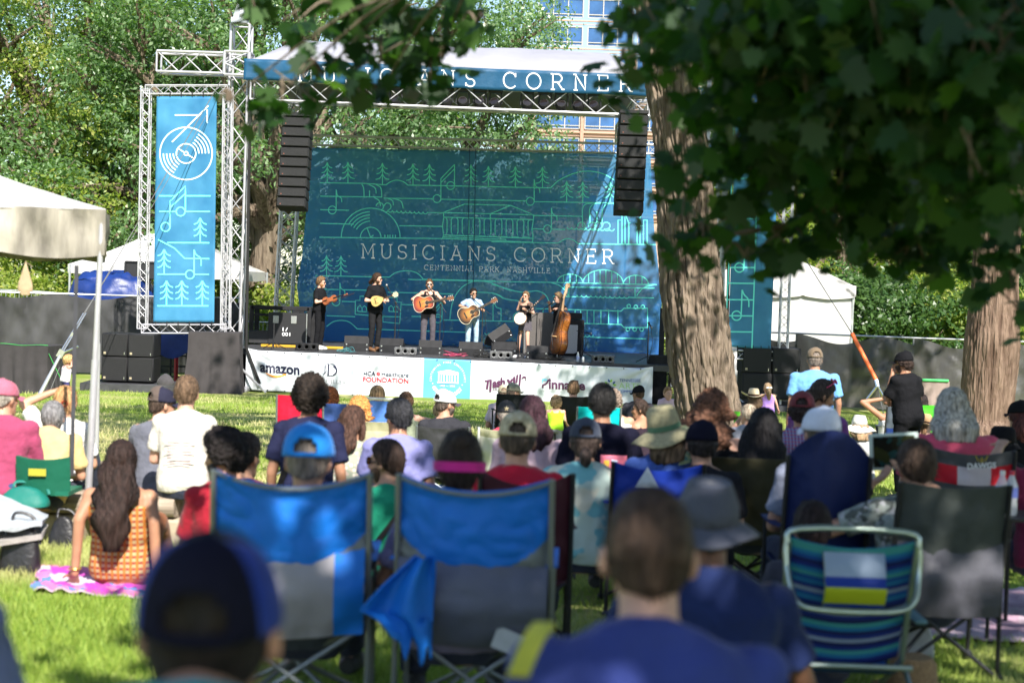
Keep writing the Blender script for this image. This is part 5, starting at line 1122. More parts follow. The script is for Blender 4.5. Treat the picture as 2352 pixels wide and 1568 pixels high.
snake("tangle of black cables around the double bass's foot", 1262, 36.4, 9, RUB, .4, 3)
snake("loose black cables by the pale-shirted guitarist's monitor", 1112, 36.3, 7, RUB, .25, 4)
p = dk(1520, 36.6); m = MB()
for k in range(7): m.tube([p + Vector((.32 * math.cos(a) * (1 - k * .03), .3 * math.sin(a), .03 + k * .028)) for a in [i * PI / 10 for i in range(21)]], .018, 6)
tag(m.build("cable_coil", RUB), "coil of thick black cable on the stage's right corner beside the big trunk", "cable")
p = dk(1519, 38.5); t = thing("stair_rail", "black steel post frame at the backdrop's right bottom corner", "railing", p); m = MB(); MB().box((0, 0, .65), (.12, .12, 1.3), bev=.01).build("post", BLKM, t); m.box((.5, 0, 1.2), (1.05, .1, .1), bev=.01); m.build("top_rail", BLKM, t); MB().box((1.0, 0, .65), (.12, .12, 1.3), bev=.01).build("post", BLKM, t)
# =================================================================== PEOPLE
SKIN = {'fair': (.60, .34, .25), 'light': (.50, .27, .18), 'tan': (.38, .19, .115), 'brown': (.20, .092, .055), 'dark': (.09, .042, .028)}
def skin_mat(k):
 return mat("skin_" + k, SKIN[k], .5, noise_amt=.10, nscale=14, bump=.12, bscale=90, spec=.35, col2=tuple(x * 1.07 for x in SKIN[k]))
def hair_mat(c):
 c = lin(c); return mat("hair_%.3f_%.3f_%.3f" % c, tuple(x * .5 for x in c), .6, spec=.22, noise_amt=.0, nscale=70, bump=1.0, bscale=75, stretch=(1, 1, .14), col2=tuple(min(1, x * 1.9) for x in c))
def curl_mat(c):
 c = lin(c); return mat("curls_%.3f_%.3f_%.3f" % c, tuple(x * .45 for x in c), .6, spec=.2, nscale=45, bump=1.0, bscale=55, col2=tuple(min(1, x * 1.9) for x in c))
HEADR = [(-.120, .018, .082, .045), (-.112, .034, .093, .02), (-.095, .047, .096, -.03), (-.07, .058, .094, -.06), (-.04, .066, .091, -.078), (-.01, .071, .090, -.088), (.02, .0745, .091, -.095), (.05, .0745, .088, -.096), (.08, .067, .078, -.088), (.102, .053, .060, -.072), (.117, .035, .037, -.047), (.125, .012, .012, -.02)]
def head_prims(mb, M, ears=True, nose=True):
 rings = []
 for z, hw, f, b in HEADR:
  c = (f + b) / 2; ry = (f - b) / 2; rings.append([M @ Vector((hw * math.cos(a) * (1 if math.sin(a) < 0 else .96), c + ry * math.sin(a), z)) for a in [2 * PI * j / 20 for j in range(20)]])
 mb.loft(rings)
 if nose: mb.tube([M @ Vector((0, .088, .028)), M @ Vector((0, .101, .0)), M @ Vector((0, .113, -.026)), M @ Vector((0, .092, -.036))], [.008, .011, .0145, .009], 8)
 mb.ell(M @ Vector((0, .085, -.062)), (.027, .014, .012), M); mb.ell(M @ Vector((0, .074, .036)), (.055, .02, .012), M); mb.ell(M @ Vector((0, .083, -.098)), (.02, .015, .016), M)
 for s in (-1, 1): mb.ell(M @ Vector((s * .036, .074, -.022)), (.022, .02, .018), M)
 if ears:
  for s in (-1, 1): mb.ell(M @ Vector((s * .080, -.008, -.004)), (.012, .021, .033), M @ Matrix.Rotation(s * .35, 4, 'Z')); mb.ell(M @ Vector((s * .074, -.0, -.005)), (.012, .014, .024), M)
def hand(mb, wst, f, n, side, s=1., curl=.5, spread=1.):
 """wst wrist, f direction of the hand, n palm normal"""
 f = Vector(f).normalized(); n = Vector(n); n = (n - f * n.dot(f)).normalized(); x = f.cross(n) * side
 def ring(t, hw, th): return [wst + f * t * s + x * (math.cos(a) * hw * s) + n * (math.sin(a) * th * s) for a in [2 * PI * j / 12 for j in range(12)]]
 mb.loft([ring(-.015, .026, .020), ring(.01, .027, .018), ring(.04, .037, .017), ring(.075, .041, .015), ring(.095, .039, .011)])
 for k, (off, L, r) in enumerate(((-.031, .070, .0085), (-.0105, .080, .009), (.0105, .076, .0088), (.031, .058, .0075))):
  p = wst + f * .088 * s + x * off * s; d = (f + x * off * 2.2 * spread).normalized(); pts = [p]; a = curl * (.45 + .08 * k)
  for q in range(3):
   d = (d * math.cos(a) + n * math.sin(a)).normalized(); p = p + d * (L * (.42, .33, .25)[q]) * s; pts.append(p); a = curl * .62
  mb.tube(pts, [r * s, r * .95 * s, r * .85 * s, r * .6 * s], 8)
 p = wst + f * .022 * s - x * .030 * s; d = (f * .75 - x * .75 + n * .35).normalized(); q = p + d * .045 * s; e = q + (d + f * .5 + n * curl * .6).normalized() * .034 * s; mb.tube([p, q, e], [.012 * s, .0105 * s, .007 * s], 8)
class Pose: pass
def skeleton(s, w, zp, lean, sit, arms, hyaw, hpitch, hroll, feet=None, knees=None, turn=0.):
 P = Pose(); sn, cs = math.sin(lean), math.cos(lean); P.s = s; P.w = w
 def sp(h, x=0., y=0.): return Vector((x * s, (h * sn + y * cs) * s, zp + (h * cs - y * sn) * s))
 P.sp = sp; P.H = sp(.632, 0, .024); P.N = sp(.50, 0, -.006)
 P.HM = Matrix.Translation(P.H) @ (Matrix.Rotation(hyaw, 4, 'Z') @ Matrix.Rotation(hpitch, 4, 'X') @ Matrix.Rotation(hroll, 4, 'Y')) @ Matrix.Scale(s, 4)
 P.arm = {}
 for sd in (-1, 1):
  S = sp(.428, sd * .166 * w, -.005); a = arms[0 if sd < 0 else 1] if isinstance(arms, (tuple, list)) else arms
  if a == 'lap': E = S + Vector((sd * .06, .05, -.27)) * s; W = E + Vector((-sd * .13, .20, -.03)) * s; n = Vector((0, 0, -1))
  elif a == 'rest': E = S + Vector((sd * .11, .04, -.25)) * s; W = E + Vector((sd * .01, .24, .02)) * s; n = Vector((0, 0, -1))
  elif a == 'side': E = S + Vector((sd * .06, -.04, -.275)) * s; W = E + Vector((sd * .01, .07, -.235)) * s; n = Vector((-sd, 0, 0))
  elif a == 'prop': E = S + Vector((sd * .05, -.07, -.27)) * s; W = E + Vector((sd * .05, -.05, -.24)) * s; n = Vector((0, -1, 0))
  else: E = Vector(a[0]) * s; W = Vector(a[1]) * s; n = Vector(a[2]) if len(a) > 2 else Vector((0, 0, -1))
  P.arm[sd] = (S, E, W, n, a)
 P.leg = {}
 for sd in (-1, 1):
  Hh = Vector((sd * .088 * w * s, .01 * s, zp - .03 * s))
  if not sit:
   A = Vector(feet[0 if sd < 0 else 1]) * s if feet else Vector((sd * .11 * s, -.02 * s, .085 * s)); K = Vector(knees[0 if sd < 0 else 1]) * s if knees else (Hh + A) / 2 + Vector((sd * .01, .035, .02)) * s
  elif zp > .34 * s: K = Hh + Vector((sd * .07, .41, .02)) * s; A = Vector((K.x + sd * .01, K.y + .03 * s, .085 * s))
  else: K = Vector((sd * .13 * s, .38 * s, zp + .22 * s)); A = Vector((sd * .12 * s, .64 * s, .08 * s))
  P.leg[sd] = (Hh, K, A)
 return P
TOR = [(-.11, .120, .085, .0), (-.06, .160, .108, .0), (.0, .168, .118, -.005), (.08, .155, .112, .0), (.15, .148, .106, .004), (.24, .160, .114, .006), (.33, .176, .120, .004), (.40, .182, .112, -.002), (.452, .165, .090, -.008), (.484, .135, .072, -.012), (.515, .072, .060, -.012)]
def torso(mb, P, infl=0., h0=-.2, h1=.6, belly=0., loose=0., nk=20, scoop=None):
 rings = []; w = P.w
 for h, hw, hd, y in TOR:
  if h < h0 - 1e-6 or h > h1 + 1e-6: continue
  lo = infl + loose * math.exp(-((h - .1) / .14) ** 2) ; hw_ = hw * (w if h < .46 else 1 + (w - 1) * .5) + lo; bl = belly * math.exp(-((h - .08) / .12) ** 2); r = []
  for j in range(nk):
   a = 2 * PI * j / nk; c, sn = math.cos(a), math.sin(a); e = .82; x = math.copysign(abs(c) ** e, c) * hw_; yy = math.copysign(abs(sn) ** e, sn) * (hd * (1 + (w - 1) * .7) + lo + (bl if sn > 0 else 0)); r.append(P.sp(h, x, y + yy))
  rings.append(r)
 mb.loft(rings)
def limb(mb, a, b, ra, rb, s, infl=0., n=12): mb.caps(a, b, (ra + infl) * s, (rb + infl) * s, n)
def wrinkle(me, amp, seed, sc=9.):
 n = len(me.vertices); co = np.empty(n * 3, np.float32); me.vertices.foreach_get("co", co); co = co.reshape(-1, 3); nr = np.empty(n * 3, np.float32); me.vertices.foreach_get("normal", nr); nr = nr.reshape(-1, 3)
 d = np.array([noise.noise((x * sc + z * 3, y * sc, z * sc * .8 + seed)) + .7 * noise.noise((x * sc * .5 - z * sc * 1.3, y * sc * .5, z * sc * 1.1 + seed)) + .35 * noise.noise((x * sc * 2.6, y * sc * 2.6, z * sc * 2.6)) for x, y, z in co.tolist()], np.float32)
 me.vertices.foreach_set("co", (co + nr * (d * amp)[:, None]).ravel()); me.update()
def shell(M, fn, nu=44, nv=30):
 """closed surface round the head: fn(azimuth from front 0..pi, side, elevation, dir) -> offset from the skull"""
 mb = MB(); rings = []
 for i in range(nv + 1):
  e = -PI / 2 + PI * (i + .02) / (nv + .04); r = []
  for j in range(nu):
   a = 2 * PI * j / nu; d = Vector((math.sin(a) * math.cos(e), math.cos(a) * math.cos(e), math.sin(e))); pw = 2.4 if d.z > 0 else 2.; base = (abs(d.x / .0765) ** pw + abs(d.y / .0945) ** pw + abs(d.z / (.1265 if d.z > 0 else .125)) ** pw) ** (-1 / pw)
   az = math.degrees(abs((a + PI) % (2 * PI) - PI)); t = fn(az, 1 if a < PI else -1, math.degrees(e), d); r.append(M @ (Vector((0, -.003, .003)) + d * (base + t)))
  rings.append(r)
 mb.loft(rings); return mb
def hairline(az, low=-40, side=-8): return float(np.interp(az, [0, 40, 62, 82, 100, 118, 140, 180], [40, 36, 22, side, side - 6, -26, low + 4, low]))
def make_hair(P, parent, style, col, seed=1, s=1., **k):
 M = P.HM; cm = curl_mat(col) if style in ('curly', 'afro', 'curlylong', 'curlykid') else hair_mat(col); low, side, th, na, nf = -40, -6, .017, .007, 26
 if style == 'buzz': th, na = .006, .001
 if style == 'bald': return None
 if style in ('long', 'bob', 'curlylong', 'pony', 'bun', 'halfup', 'mullet'): low, side, th, na = -60, -30, .020, .005
 if style in ('pony', 'bun'): th = .014
 if style in ('curly', 'afro'): low, side, th, na, nf = -46, -22, k.get('th', .048), .020, 24
 if style == 'curlykid': low, side, th, na, nf = -50, -30, .034, .016, 26
 if style == 'curlylong': th, na, nf = .036, .016, 24
 if style == 'messy': th, na, nf = .030, .013, 20; side = -12
 if style == 'crop': th, na = .012, .0045
 def fn(az, sd, e, d):
  m = smooth01((e - hairline(az, low, side)) / 9 + .3); q = noise.noise(d * nf * .5 + Vector((seed, 0, 0))) + (.6 * noise.noise(d * nf + Vector((0, seed, 0))) if na > .01 else .9 * noise.noise(Vector((d.x * 30, d.y * 30, d.z * 6 + seed))))
  tt = th * (1.0 if e > 20 else .85 + .15 * e / 20 if e > -20 else .7); return m * (tt + na * q) - (1 - m) * .022
 mb = shell(M, fn, 64 if na > .01 else 44, 44 if na > .01 else 30)
 rs = random.Random(seed); loc = lambda x, y, z: M @ Vector((x, y, z))
 if style in ('long', 'curlylong', 'halfup', 'bob', 'mullet'):
  L = k.get('L', {'bob': .15, 'mullet': .12}.get(style, .34)); hw = k.get('hw', .092 if style != 'mullet' else .062); n = 14; yo = k.get('back', -.055); rings = []; wav = .020 if style == 'curlylong' else .012; dp = k.get('dp', .046)
  for i in range(n + 1):
   t = i / n; z = .06 - (L + .06) * t; ww = hw * (.80 + .35 * math.sin(PI * min(1, t * 1.15) * .75)) * (1 - .55 * max(0, t - .62) / .38 if style != 'bob' else 1 - .12 * max(0, t - .8) / .2); yy = -.035 + (yo - .035) * min(1, t * 1.6) - .03 * t; dd = dp * (1 - .35 * t) + .02 * (1 - t); r = []
   for j in range(26):
    a = 2 * PI * j / 26; q = 1 + (wav / .09) * 4 * noise.noise((math.cos(a) * 2.6, math.sin(a) * 2.6 + seed, z * (26 if style == 'curlylong' else 9))) + .10 * math.sin(a * 9 + z * 14 + seed); r.append(loc(math.cos(a) * ww * q, yy + math.sin(a) * dd * q, z))
   rings.append(r)
  mb.loft(rings)
 if style == 'halfup' or style == 'bob':
  for sd in (-1, 1): mb.tube([loc(sd * .074, .01, .05), loc(sd * .086, 0, -.02), loc(sd * .085, -.01, -.09), loc(sd * .08, -.02, -.12)], [.02, .026, .024, .008], 10)
 if style == 'pony':
  a = k.get('at', (0, -.105, .0)); ll = k.get('L', .2); a = Vector(a); mb.tube([M @ a, M @ (a + Vector((0, -.025, -.01))), M @ (a + Vector((0, -.035, -.35 * ll))), M @ (a + Vector((0, -.03, -.75 * ll))), M @ (a + Vector((.005, -.02, -ll)))], [.020, .030, .036, .030, .006], 12)
 if style == 'bun':
  a = Vector(k.get('at', (0, -.10, .06))); mb.ell(M @ a, (.04 * P.s, .035 * P.s, .036 * P.s))
 if style == 'quiff': mb.ell(loc(0, .05, .118), (.05 * P.s, .045 * P.s, .022 * P.s), M)
 ns = k.get('strands', 420); curly = na > .01; nsh = (64 * 45 if curly else 44 * 31); S_ = P.s
 for _ in range(ns):
  v = Vector(mb.v[rs.randrange(nsh)]); q = M.inverted() @ v; dn = (v - P.H).normalized(); rr_ = q.length
  if rr_ < .074 or (q.y > .06 and q.z < .06): continue
  if curly: dr = (dn * .7 + Vector((rs.gauss(0, .6), rs.gauss(0, .6), rs.gauss(0, .6)))).normalized(); L = rs.uniform(.012, .034)
  else: dr = (dn * rs.uniform(.1, .5) + Vector((q.x * 3, q.y * 3, -1)) * .7 + Vector((rs.gauss(0, .25), rs.gauss(0, .25), rs.gauss(0, .25)))).normalized(); L = rs.uniform(.014, .045) * (.3 if style == 'buzz' else .6 if style == 'crop' else 1)
  sd = dr.cross(dn)
  if sd.length < 1e-4: continue
  sd = sd.normalized() * .0017 * S_; p1 = v + dr * L * .55 * S_ + dn * .004 * S_; p2 = v + dr * L * S_ - (dn * .004 if not curly else Vector((0, 0, .006))) * S_; a_ = v - dn * .004 * S_
  mb.add([a_ - sd, a_ + sd, p1 + sd * .8, p1 - sd * .8, p2], [(0, 1, 2, 3), (3, 2, 4)])
 P.hair = mb.build("hair", cm, parent, angle=180); return P.hair
def make_beard(P, parent, col):
 def fn(az, sd, e, d):
  m = smooth01((88 - az) / 10) * smooth01((-14 - e - (10 if az < 26 and e > -32 else 0)) / 8) * smooth01((e + 80) / 14); return m * (.012 + .004 * noise.noise(d * 20)) - (1 - m) * .03
 shell(P.HM, fn).build("beard", hair_mat(col), parent, angle=180)
def tuck(P):
 h = getattr(P, 'hair', None)
 if not h: return
 I = P.HM.inverted()
 for v in h.data.vertices:
  q = I @ v.co
  if q.z > .012:
   k = smooth01((q.z - .012) / .03); zz = max(0, min(.98, (q.z - .03) / .115)); lim = math.sqrt(1 - zz * zz) * .97; r = math.sqrt((q.x / .085) ** 2 + ((q.y + .004) / .104) ** 2); f = min(1, lim / max(r, 1e-6)); f = 1 + (f - 1) * k; v.co = P.HM @ Vector((q.x * f, (q.y + .004) * f - .004, min(q.z, .128)))
def cap_hat(P, parent, col, brim_col=None, yaw=0., hole=True, z0=.028, tilt=0., name="cap", meshback=None, trim=None, big=1.0):
 tuck(P); M = P.HM @ Matrix.Rotation(yaw, 4, 'Z') @ Matrix.Rotation(tilt, 4, 'X'); mb = MB(); nu, nv = 40, 10; rx, ry, hz = .0885 * big, .108 * big, .108 * big
 def p(u, v):
  a = u * 2 * PI; k = math.cos(v * PI / 2) ** .62; zz = math.sin(v * PI / 2) ** 1.05 * hz; f = 1 if math.cos(a) < 0 else 1.0; return M @ Vector((rx * math.sin(a) * k, -.004 + ry * math.cos(a) * k, z0 - .012 * math.cos(a) + zz))
 o = len(mb.v)
 for i in range(nu):
  for j in range(nv + 1): mb.v.append(tuple(p(i / nu, j / nv)))
 for i in range(nu):
  az = abs((i + .5) / nu - .5) * 360
  for j in range(nv):
   if hole and az < 28 and 0 < j < 4 - (az > 18): continue
   a = i * (nv + 1) + j; b = ((i + 1) % nu) * (nv + 1) + j; mb.f.append((a, b, b + 1, a + 1)); mb.m.append(1 if (meshback and az < 52) else 0)
 ob = mb.build(name, [cloth(col), cloth(meshback or col)], parent, angle=70); so = ob.modifiers.new("thickness", 'SOLIDIFY'); so.thickness = .004
 b = MB(); b.sheet(14, 6, lambda u, v: M @ Vector((math.sin((u - .5) * 2.3) * (.080 + .006 * v) * big, -.004 + math.cos((u - .5) * 2.3) * ry * (1 - .0 * v) + .068 * v * math.cos((u - .5) * 2.3) ** .5 * big, z0 - .006 - .012 * v - .05 * ((u - .5) ** 2) * (1 + v))), .004); b.build("brim", cloth(brim_col or col), ob)
 k = MB(); k.ell(M @ Vector((0, -.004, z0 + hz)), (.008 * P.s, .008 * P.s, .005 * P.s)); k.build("top_button", cloth(col), ob)
 return ob
def sun_hat(P, parent, col, brim=.20, crown_h=.105, band=None, cr=.092, droop=.05, z0=.035, tilt=0., wave=.012, flat=.6, name="sun_hat", side_up=0.):
 tuck(P); M = P.HM @ Matrix.Rotation(tilt, 4, 'X'); cm = mat("straw_" + str(col), col, .8, noise_amt=.18, nscale=60, bump=.4, bscale=120) if band is not None or name == "sun_hat" else cloth(col); mb = MB()
 R = [[M @ Vector((r * math.sin(a) * .92, -.003 + r * math.cos(a) * 1.1, z)) for a in [2 * PI * j / 36 for j in range(36)]] for r, z in ((cr * 1.04, z0), (cr, z0 + crown_h * .45), (cr * (.90 if flat > .5 else .8), z0 + crown_h * .85), (cr * .72, z0 + crown_h), (.001, z0 + crown_h * 1.02))]; mb.loft(R, cap=False)
 ob = mb.build(name, cm, parent, angle=60); so = ob.modifiers.new("thickness", 'SOLIDIFY'); so.thickness = .004
 b = MB()
 def bf(u, v):
  a = u * 2 * PI; r0 = cr * 1.0; r = r0 + (brim - r0) * v; return M @ Vector((r * math.sin(a) * (1 - .08 * (1 - v)), -.003 + r * math.cos(a) * (1.1 - .1 * v), z0 + .004 - droop * v ** 1.5 + wave * v * math.sin(a * 3 + 1) + side_up * v * v * math.sin(a) ** 2))
 b.grid(48, 6, bf); bo = b.build("brim", cm, ob, angle=80); so = bo.modifiers.new("thickness", 'SOLIDIFY'); so.thickness = .004
 if band is not None:
  k = MB(); k.sheet(36, 1, lambda u, v: M @ Vector((cr * 1.055 * math.sin(u * 2 * PI) * .92, -.003 + cr * 1.055 * math.cos(u * 2 * PI) * 1.1, z0 + .004 + .03 * v)), .003); k.build("hat_band", cloth(band), ob)
 return ob
def glasses(P, parent, lens=(.01, .01, .012), frame=(.02, .02, .02), up=0., name="sunglasses"):
 M = P.HM @ Matrix.Translation((0, -.0 if not up else -.012, up)) @ Matrix.Rotation(.75 if up else 0, 4, 'X'); f = MB(); l = MB()
 for s in (-1, 1):
  c = Vector((s * .033, .101, .012)); f.tube([M @ (c + Vector((.026 * math.cos(a), -.004 * abs(math.cos(a)) ** 2, .021 * math.sin(a)))) for a in [k * PI / 9 for k in range(19)]], .0035 * P.s, 6); l.ell(M @ c, (.026 * P.s, .004 * P.s, .021 * P.s), M); f.tube([M @ Vector((s * .058, .097, .016)), M @ Vector((s * .080, .06, .016)), M @ Vector((s * .084, -.005, .008))], .003 * P.s, 6)
 f.tube([M @ Vector((-.01, .103, .016)), M @ Vector((.01, .103, .016))], .003 * P.s, 6); o = f.build(name, plain(frame, .3), parent); l.build("lens", plain(lens, .08, spec=.8), o); return o
def face_marks(P, parent, brow=(.05, .03, .02), open_mouth=False):
 M = P.HM; e = MB(); i_ = MB(); b = MB(); l = MB()
 for s in (-1, 1):
  e.ell(M @ Vector((s * .033, .0865, .010)), (.0125 * P.s, .008 * P.s, .007 * P.s), M); i_.ell(M @ Vector((s * .033, .0935, .010)), (.0058 * P.s, .003 * P.s, .0058 * P.s), M); b.tube([M @ Vector((s * .016, .096, .030)), M @ Vector((s * .036, .094, .035)), M @ Vector((s * .056, .083, .028))], .0042 * P.s, 6)
 l.ell(M @ Vector((0, .095, -.060)), (.023 * P.s, .007 * P.s, (.010 if open_mouth else .005) * P.s), M)
 e.build("eyes", plain((.75, .73, .70), .3), parent); i_.build("irises", plain((.03, .02, .015), .2), parent); b.build("eyebrows", hair_mat(brow), parent); l.build("lips", plain((.42, .13, .11), .5), parent)
WARN = []; SITTERS = []
def person(label, px, py, d, pose='sit', yaw=0., head=(0., 0., 0.), s=1., w=1., skin='light', hair=('short', (.05, .03, .02)), shirt=(.1, .1, .1), sleeve='short', pants=(.03, .035, .06), shoes=(.05, .05, .05), arms='lap', lean=.12, group=None, vox=None, belly=0., hk=None, seed=None, beard=None, feet=None, knees=None, face=False, legs=True, zfeet=None, loose=.012, shirt_mat=None, skirt=None, curl=.55, strap=None, hides=None, loc_z=None, barefoot=False, nk=None, pat=None, hs=1.):
 Hw = at(px, py, d); seed = seed if seed is not None else int(px * 7 + py) % 997
 g0 = gz(Hw.y) if loc_z is None else loc_z
 if pose == 'stand': s = s if loc_z is not None and s != 1. else (Hw.z - g0) / (.95 + .632 * math.cos(lean)); zp = .95 * s;
 else: zp = Hw.z - g0 - .632 * s * math.cos(lean)
 if pose == 'sit' and zp < .09: s = max(.42, (Hw.z - g0 - .09) / (.632 * math.cos(lean))); zp = max(.09, Hw.z - g0 - .632 * s * math.cos(lean))
 if pose == 'sit' and (zp < .09 or zp > .62): WARN.append("%s zp=%.2f" % (label[:40], zp))
 if pose == 'stand' and (s < .85 or s > 1.12): WARN.append("%s s=%.2f" % (label[:40], s))
 off = Matrix.Rotation(yaw, 3, 'Z') @ Vector((0, (.632 * math.sin(lean) + .018) * s, 0)); base = Vector((Hw.x - off.x, Hw.y - off.y, g0))
 t = thing("person", label, "person", base, yaw, group); P = skeleton(s, w, zp, lean, pose == 'sit', arms, head[0], head[1], head[2], feet, knees); P.HM = P.HM @ Matrix.Scale(hs, 4); vox = vox or (.011 if d < 14 else .0125); vox *= max(.6, min(1, s)); sk = skin_mat(skin)
 b = MB(); head_prims(b, P.HM); b.tube([P.sp(.44, 0, -.012), P.N, P.HM @ Vector((0, -.018, -.05)), P.HM @ Vector((0, -.01, 0))], [.062 * s, .056 * s, .055 * s, .05 * s], 14); torso(b, P, belly=belly)
 for sd in (-1, 1):
  S, E, W, n, a = P.arm[sd]; b.ell(S, (.058 * s * (.6 + .4 * w), .056 * s, .058 * s)); limb(b, S, E, .048 * (.5 + .5 * w), .037, s); limb(b, E, W, .037, .026, s); hd = a[3] if not isinstance(a, str) and len(a) > 3 else (W - E); hand(b, W, hd, n, sd, s * .98, curl)
  if legs:
   Hh, K, A = P.leg[sd]; limb(b, Hh, K, .078 * (.5 + .5 * w), .052, s); limb(b, K, A, .052, .036, s); fd = Vector((sd * .15, 1, 0)).normalized(); b.tube([A + Vector((0, 0, -.03)) * s - fd * .05 * s, A + Vector((0, 0, -.045)) * s + fd * .07 * s, A + Vector((0, 0, -.06)) * s + fd * .16 * s], [.036 * s, .034 * s, .024 * s], 10)
 bo = b.build("body", sk, t, angle=180, remesh=vox)
 # clothes
 c = MB(); sl = .013
 if sleeve in ('short', 'long'):
  torso(c, P, sl, -.1, .52, belly, loose)
  for sd in (-1, 1):
   S, E, W, n, a = P.arm[sd]; c.ell(S, ((.058 * (.6 + .4 * w) + sl) * s, (.056 + sl) * s, (.058 + sl * .6) * s)); k = .74
   if sleeve == 'short': e = S.lerp(E, k); c.tube([S, S.lerp(E, .4), e], [(.05 * (.5 + .5 * w) + sl) * s, (.052 * (.5 + .5 * w) + sl) * s, (.051 * (.5 + .5 * w) + sl * 1.2) * s], 14)
   else: limb(c, S, E, .048 * (.5 + .5 * w), .039, s, sl); limb(c, E, E.lerp(W, .95), .039, .030, s, sl)
  c.tube([P.sp(.45, 0, -.012), P.sp(.522, 0, -.012)], [.095 * s, .068 * s], 16)
 elif sleeve in ('tank', 'strap', 'dress'):
  torso(c, P, sl, -.1, .40, belly, loose)
  for sd in (-1, 1):
   xx = .10 if sleeve == 'tank' else .105; r_ = .030 if sleeve == 'tank' else .012; c.tube([P.sp(.37, sd * xx, .10), P.sp(.45, sd * xx * .95, .055), P.sp(.475, sd * xx * .85, -.012), P.sp(.45, sd * xx * .95, -.085), P.sp(.37, sd * xx, -.105)], r_ * s, 8)
 if sleeve != 'none' and c.v:
  me = voxel(c.mesh("shirt"), max(.012, vox)); wrinkle(me, .011 * s if sleeve != 'tank' else .005 * s, seed); link("shirt" if sleeve not in ('dress',) else "dress", me, shirt_mat or cloth(shirt), t, angle=180)
 if strap is not None:
  k = MB(); dr = strap[1]; pts = [P.sp(.05, -dr * .165 * w, -.10), P.sp(.2, -dr * .10, -.150), P.sp(.35, dr * .02, -.152), P.sp(.455, dr * .10, -.09), P.sp(.475, dr * .11, -.0)]; cm = catmull(pts, 6); k.sheet(len(cm) - 1, 1, lambda u, v: cm[min(len(cm) - 1, int(round(u * (len(cm) - 1))))] + Vector((.022 * (v - .5) * 2, 0, .01 * (v - .5))) * s, .004); k.build("strap", cloth(strap[0]), t)
 if skirt is not None:
  q = MB(); L = skirt[1]; q.loft([[P.sp(h, math.cos(a) * hw, math.sin(a) * hd + (.02 * math.sin(a * 7) if h < .03 else 0)) for a in [2 * PI * j / 28 for j in range(28)]] for h, hw, hd in ((.16, .150 * w, .115), (.08, .165 * w, .125), (.0, .185 * w, .14), (-.1, .20 * w, .16), (-L, .215 * w, .175))]); q.build("skirt", cloth(skirt[0]), t, angle=60)
 if legs and pants is not None:
  p = MB(); torso(p, P, .012, -.12, .09, belly * .6); ic = .012
  for sd in (-1, 1): Hh, K, A = P.leg[sd]; limb(p, Hh, K, .080 * (.5 + .5 * w), .056, s, ic); p.tube([K, K.lerp(A, .5), K.lerp(A, .93)], [(.056 + ic) * s, (.055 + ic) * s, (.052 + ic) * s], 12)
  me = voxel(p.mesh("trousers"), max(.013, vox)); wrinkle(me, .006 * s, seed + 3); link("trousers", me, cloth(pants), t, angle=180)
 if legs and shoes is not None:
  for sd in (-1, 1):
   Hh, K, A = P.leg[sd]; fd = Vector((sd * .15, 1, 0)).normalized(); g_ = Vector((0, 0, 1)); q = MB(); A2 = Vector((A.x, A.y, A.z)); q.tube([A2 - fd * .065 * s - g_ * .04 * s, A2 - fd * .03 * s - g_ * .035 * s, A2 + fd * .06 * s - g_ * .042 * s, A2 + fd * .14 * s - g_ * .054 * s, A2 + fd * .185 * s - g_ * .06 * s], [.032 * s, .046 * s, .045 * s, .040 * s, .022 * s], 12); q.tube([A2 - g_ * .03 * s, A2 + g_ * .02 * s], [.045 * s, .048 * s], 12); q.build("shoe", plain(shoes, .6), t)
 if hair and hair[0] != 'bald': make_hair(P, t, hair[0], hair[1], seed, **(hk or {}))
 if beard: make_beard(P, t, beard)
 if face: face_marks(P, t, hair[1] if hair else (.05, .03, .02))
 if pose == 'sit' and zp > .16 * s: SITTERS.append((t, zp - .115 * s, yaw))
 return t, P
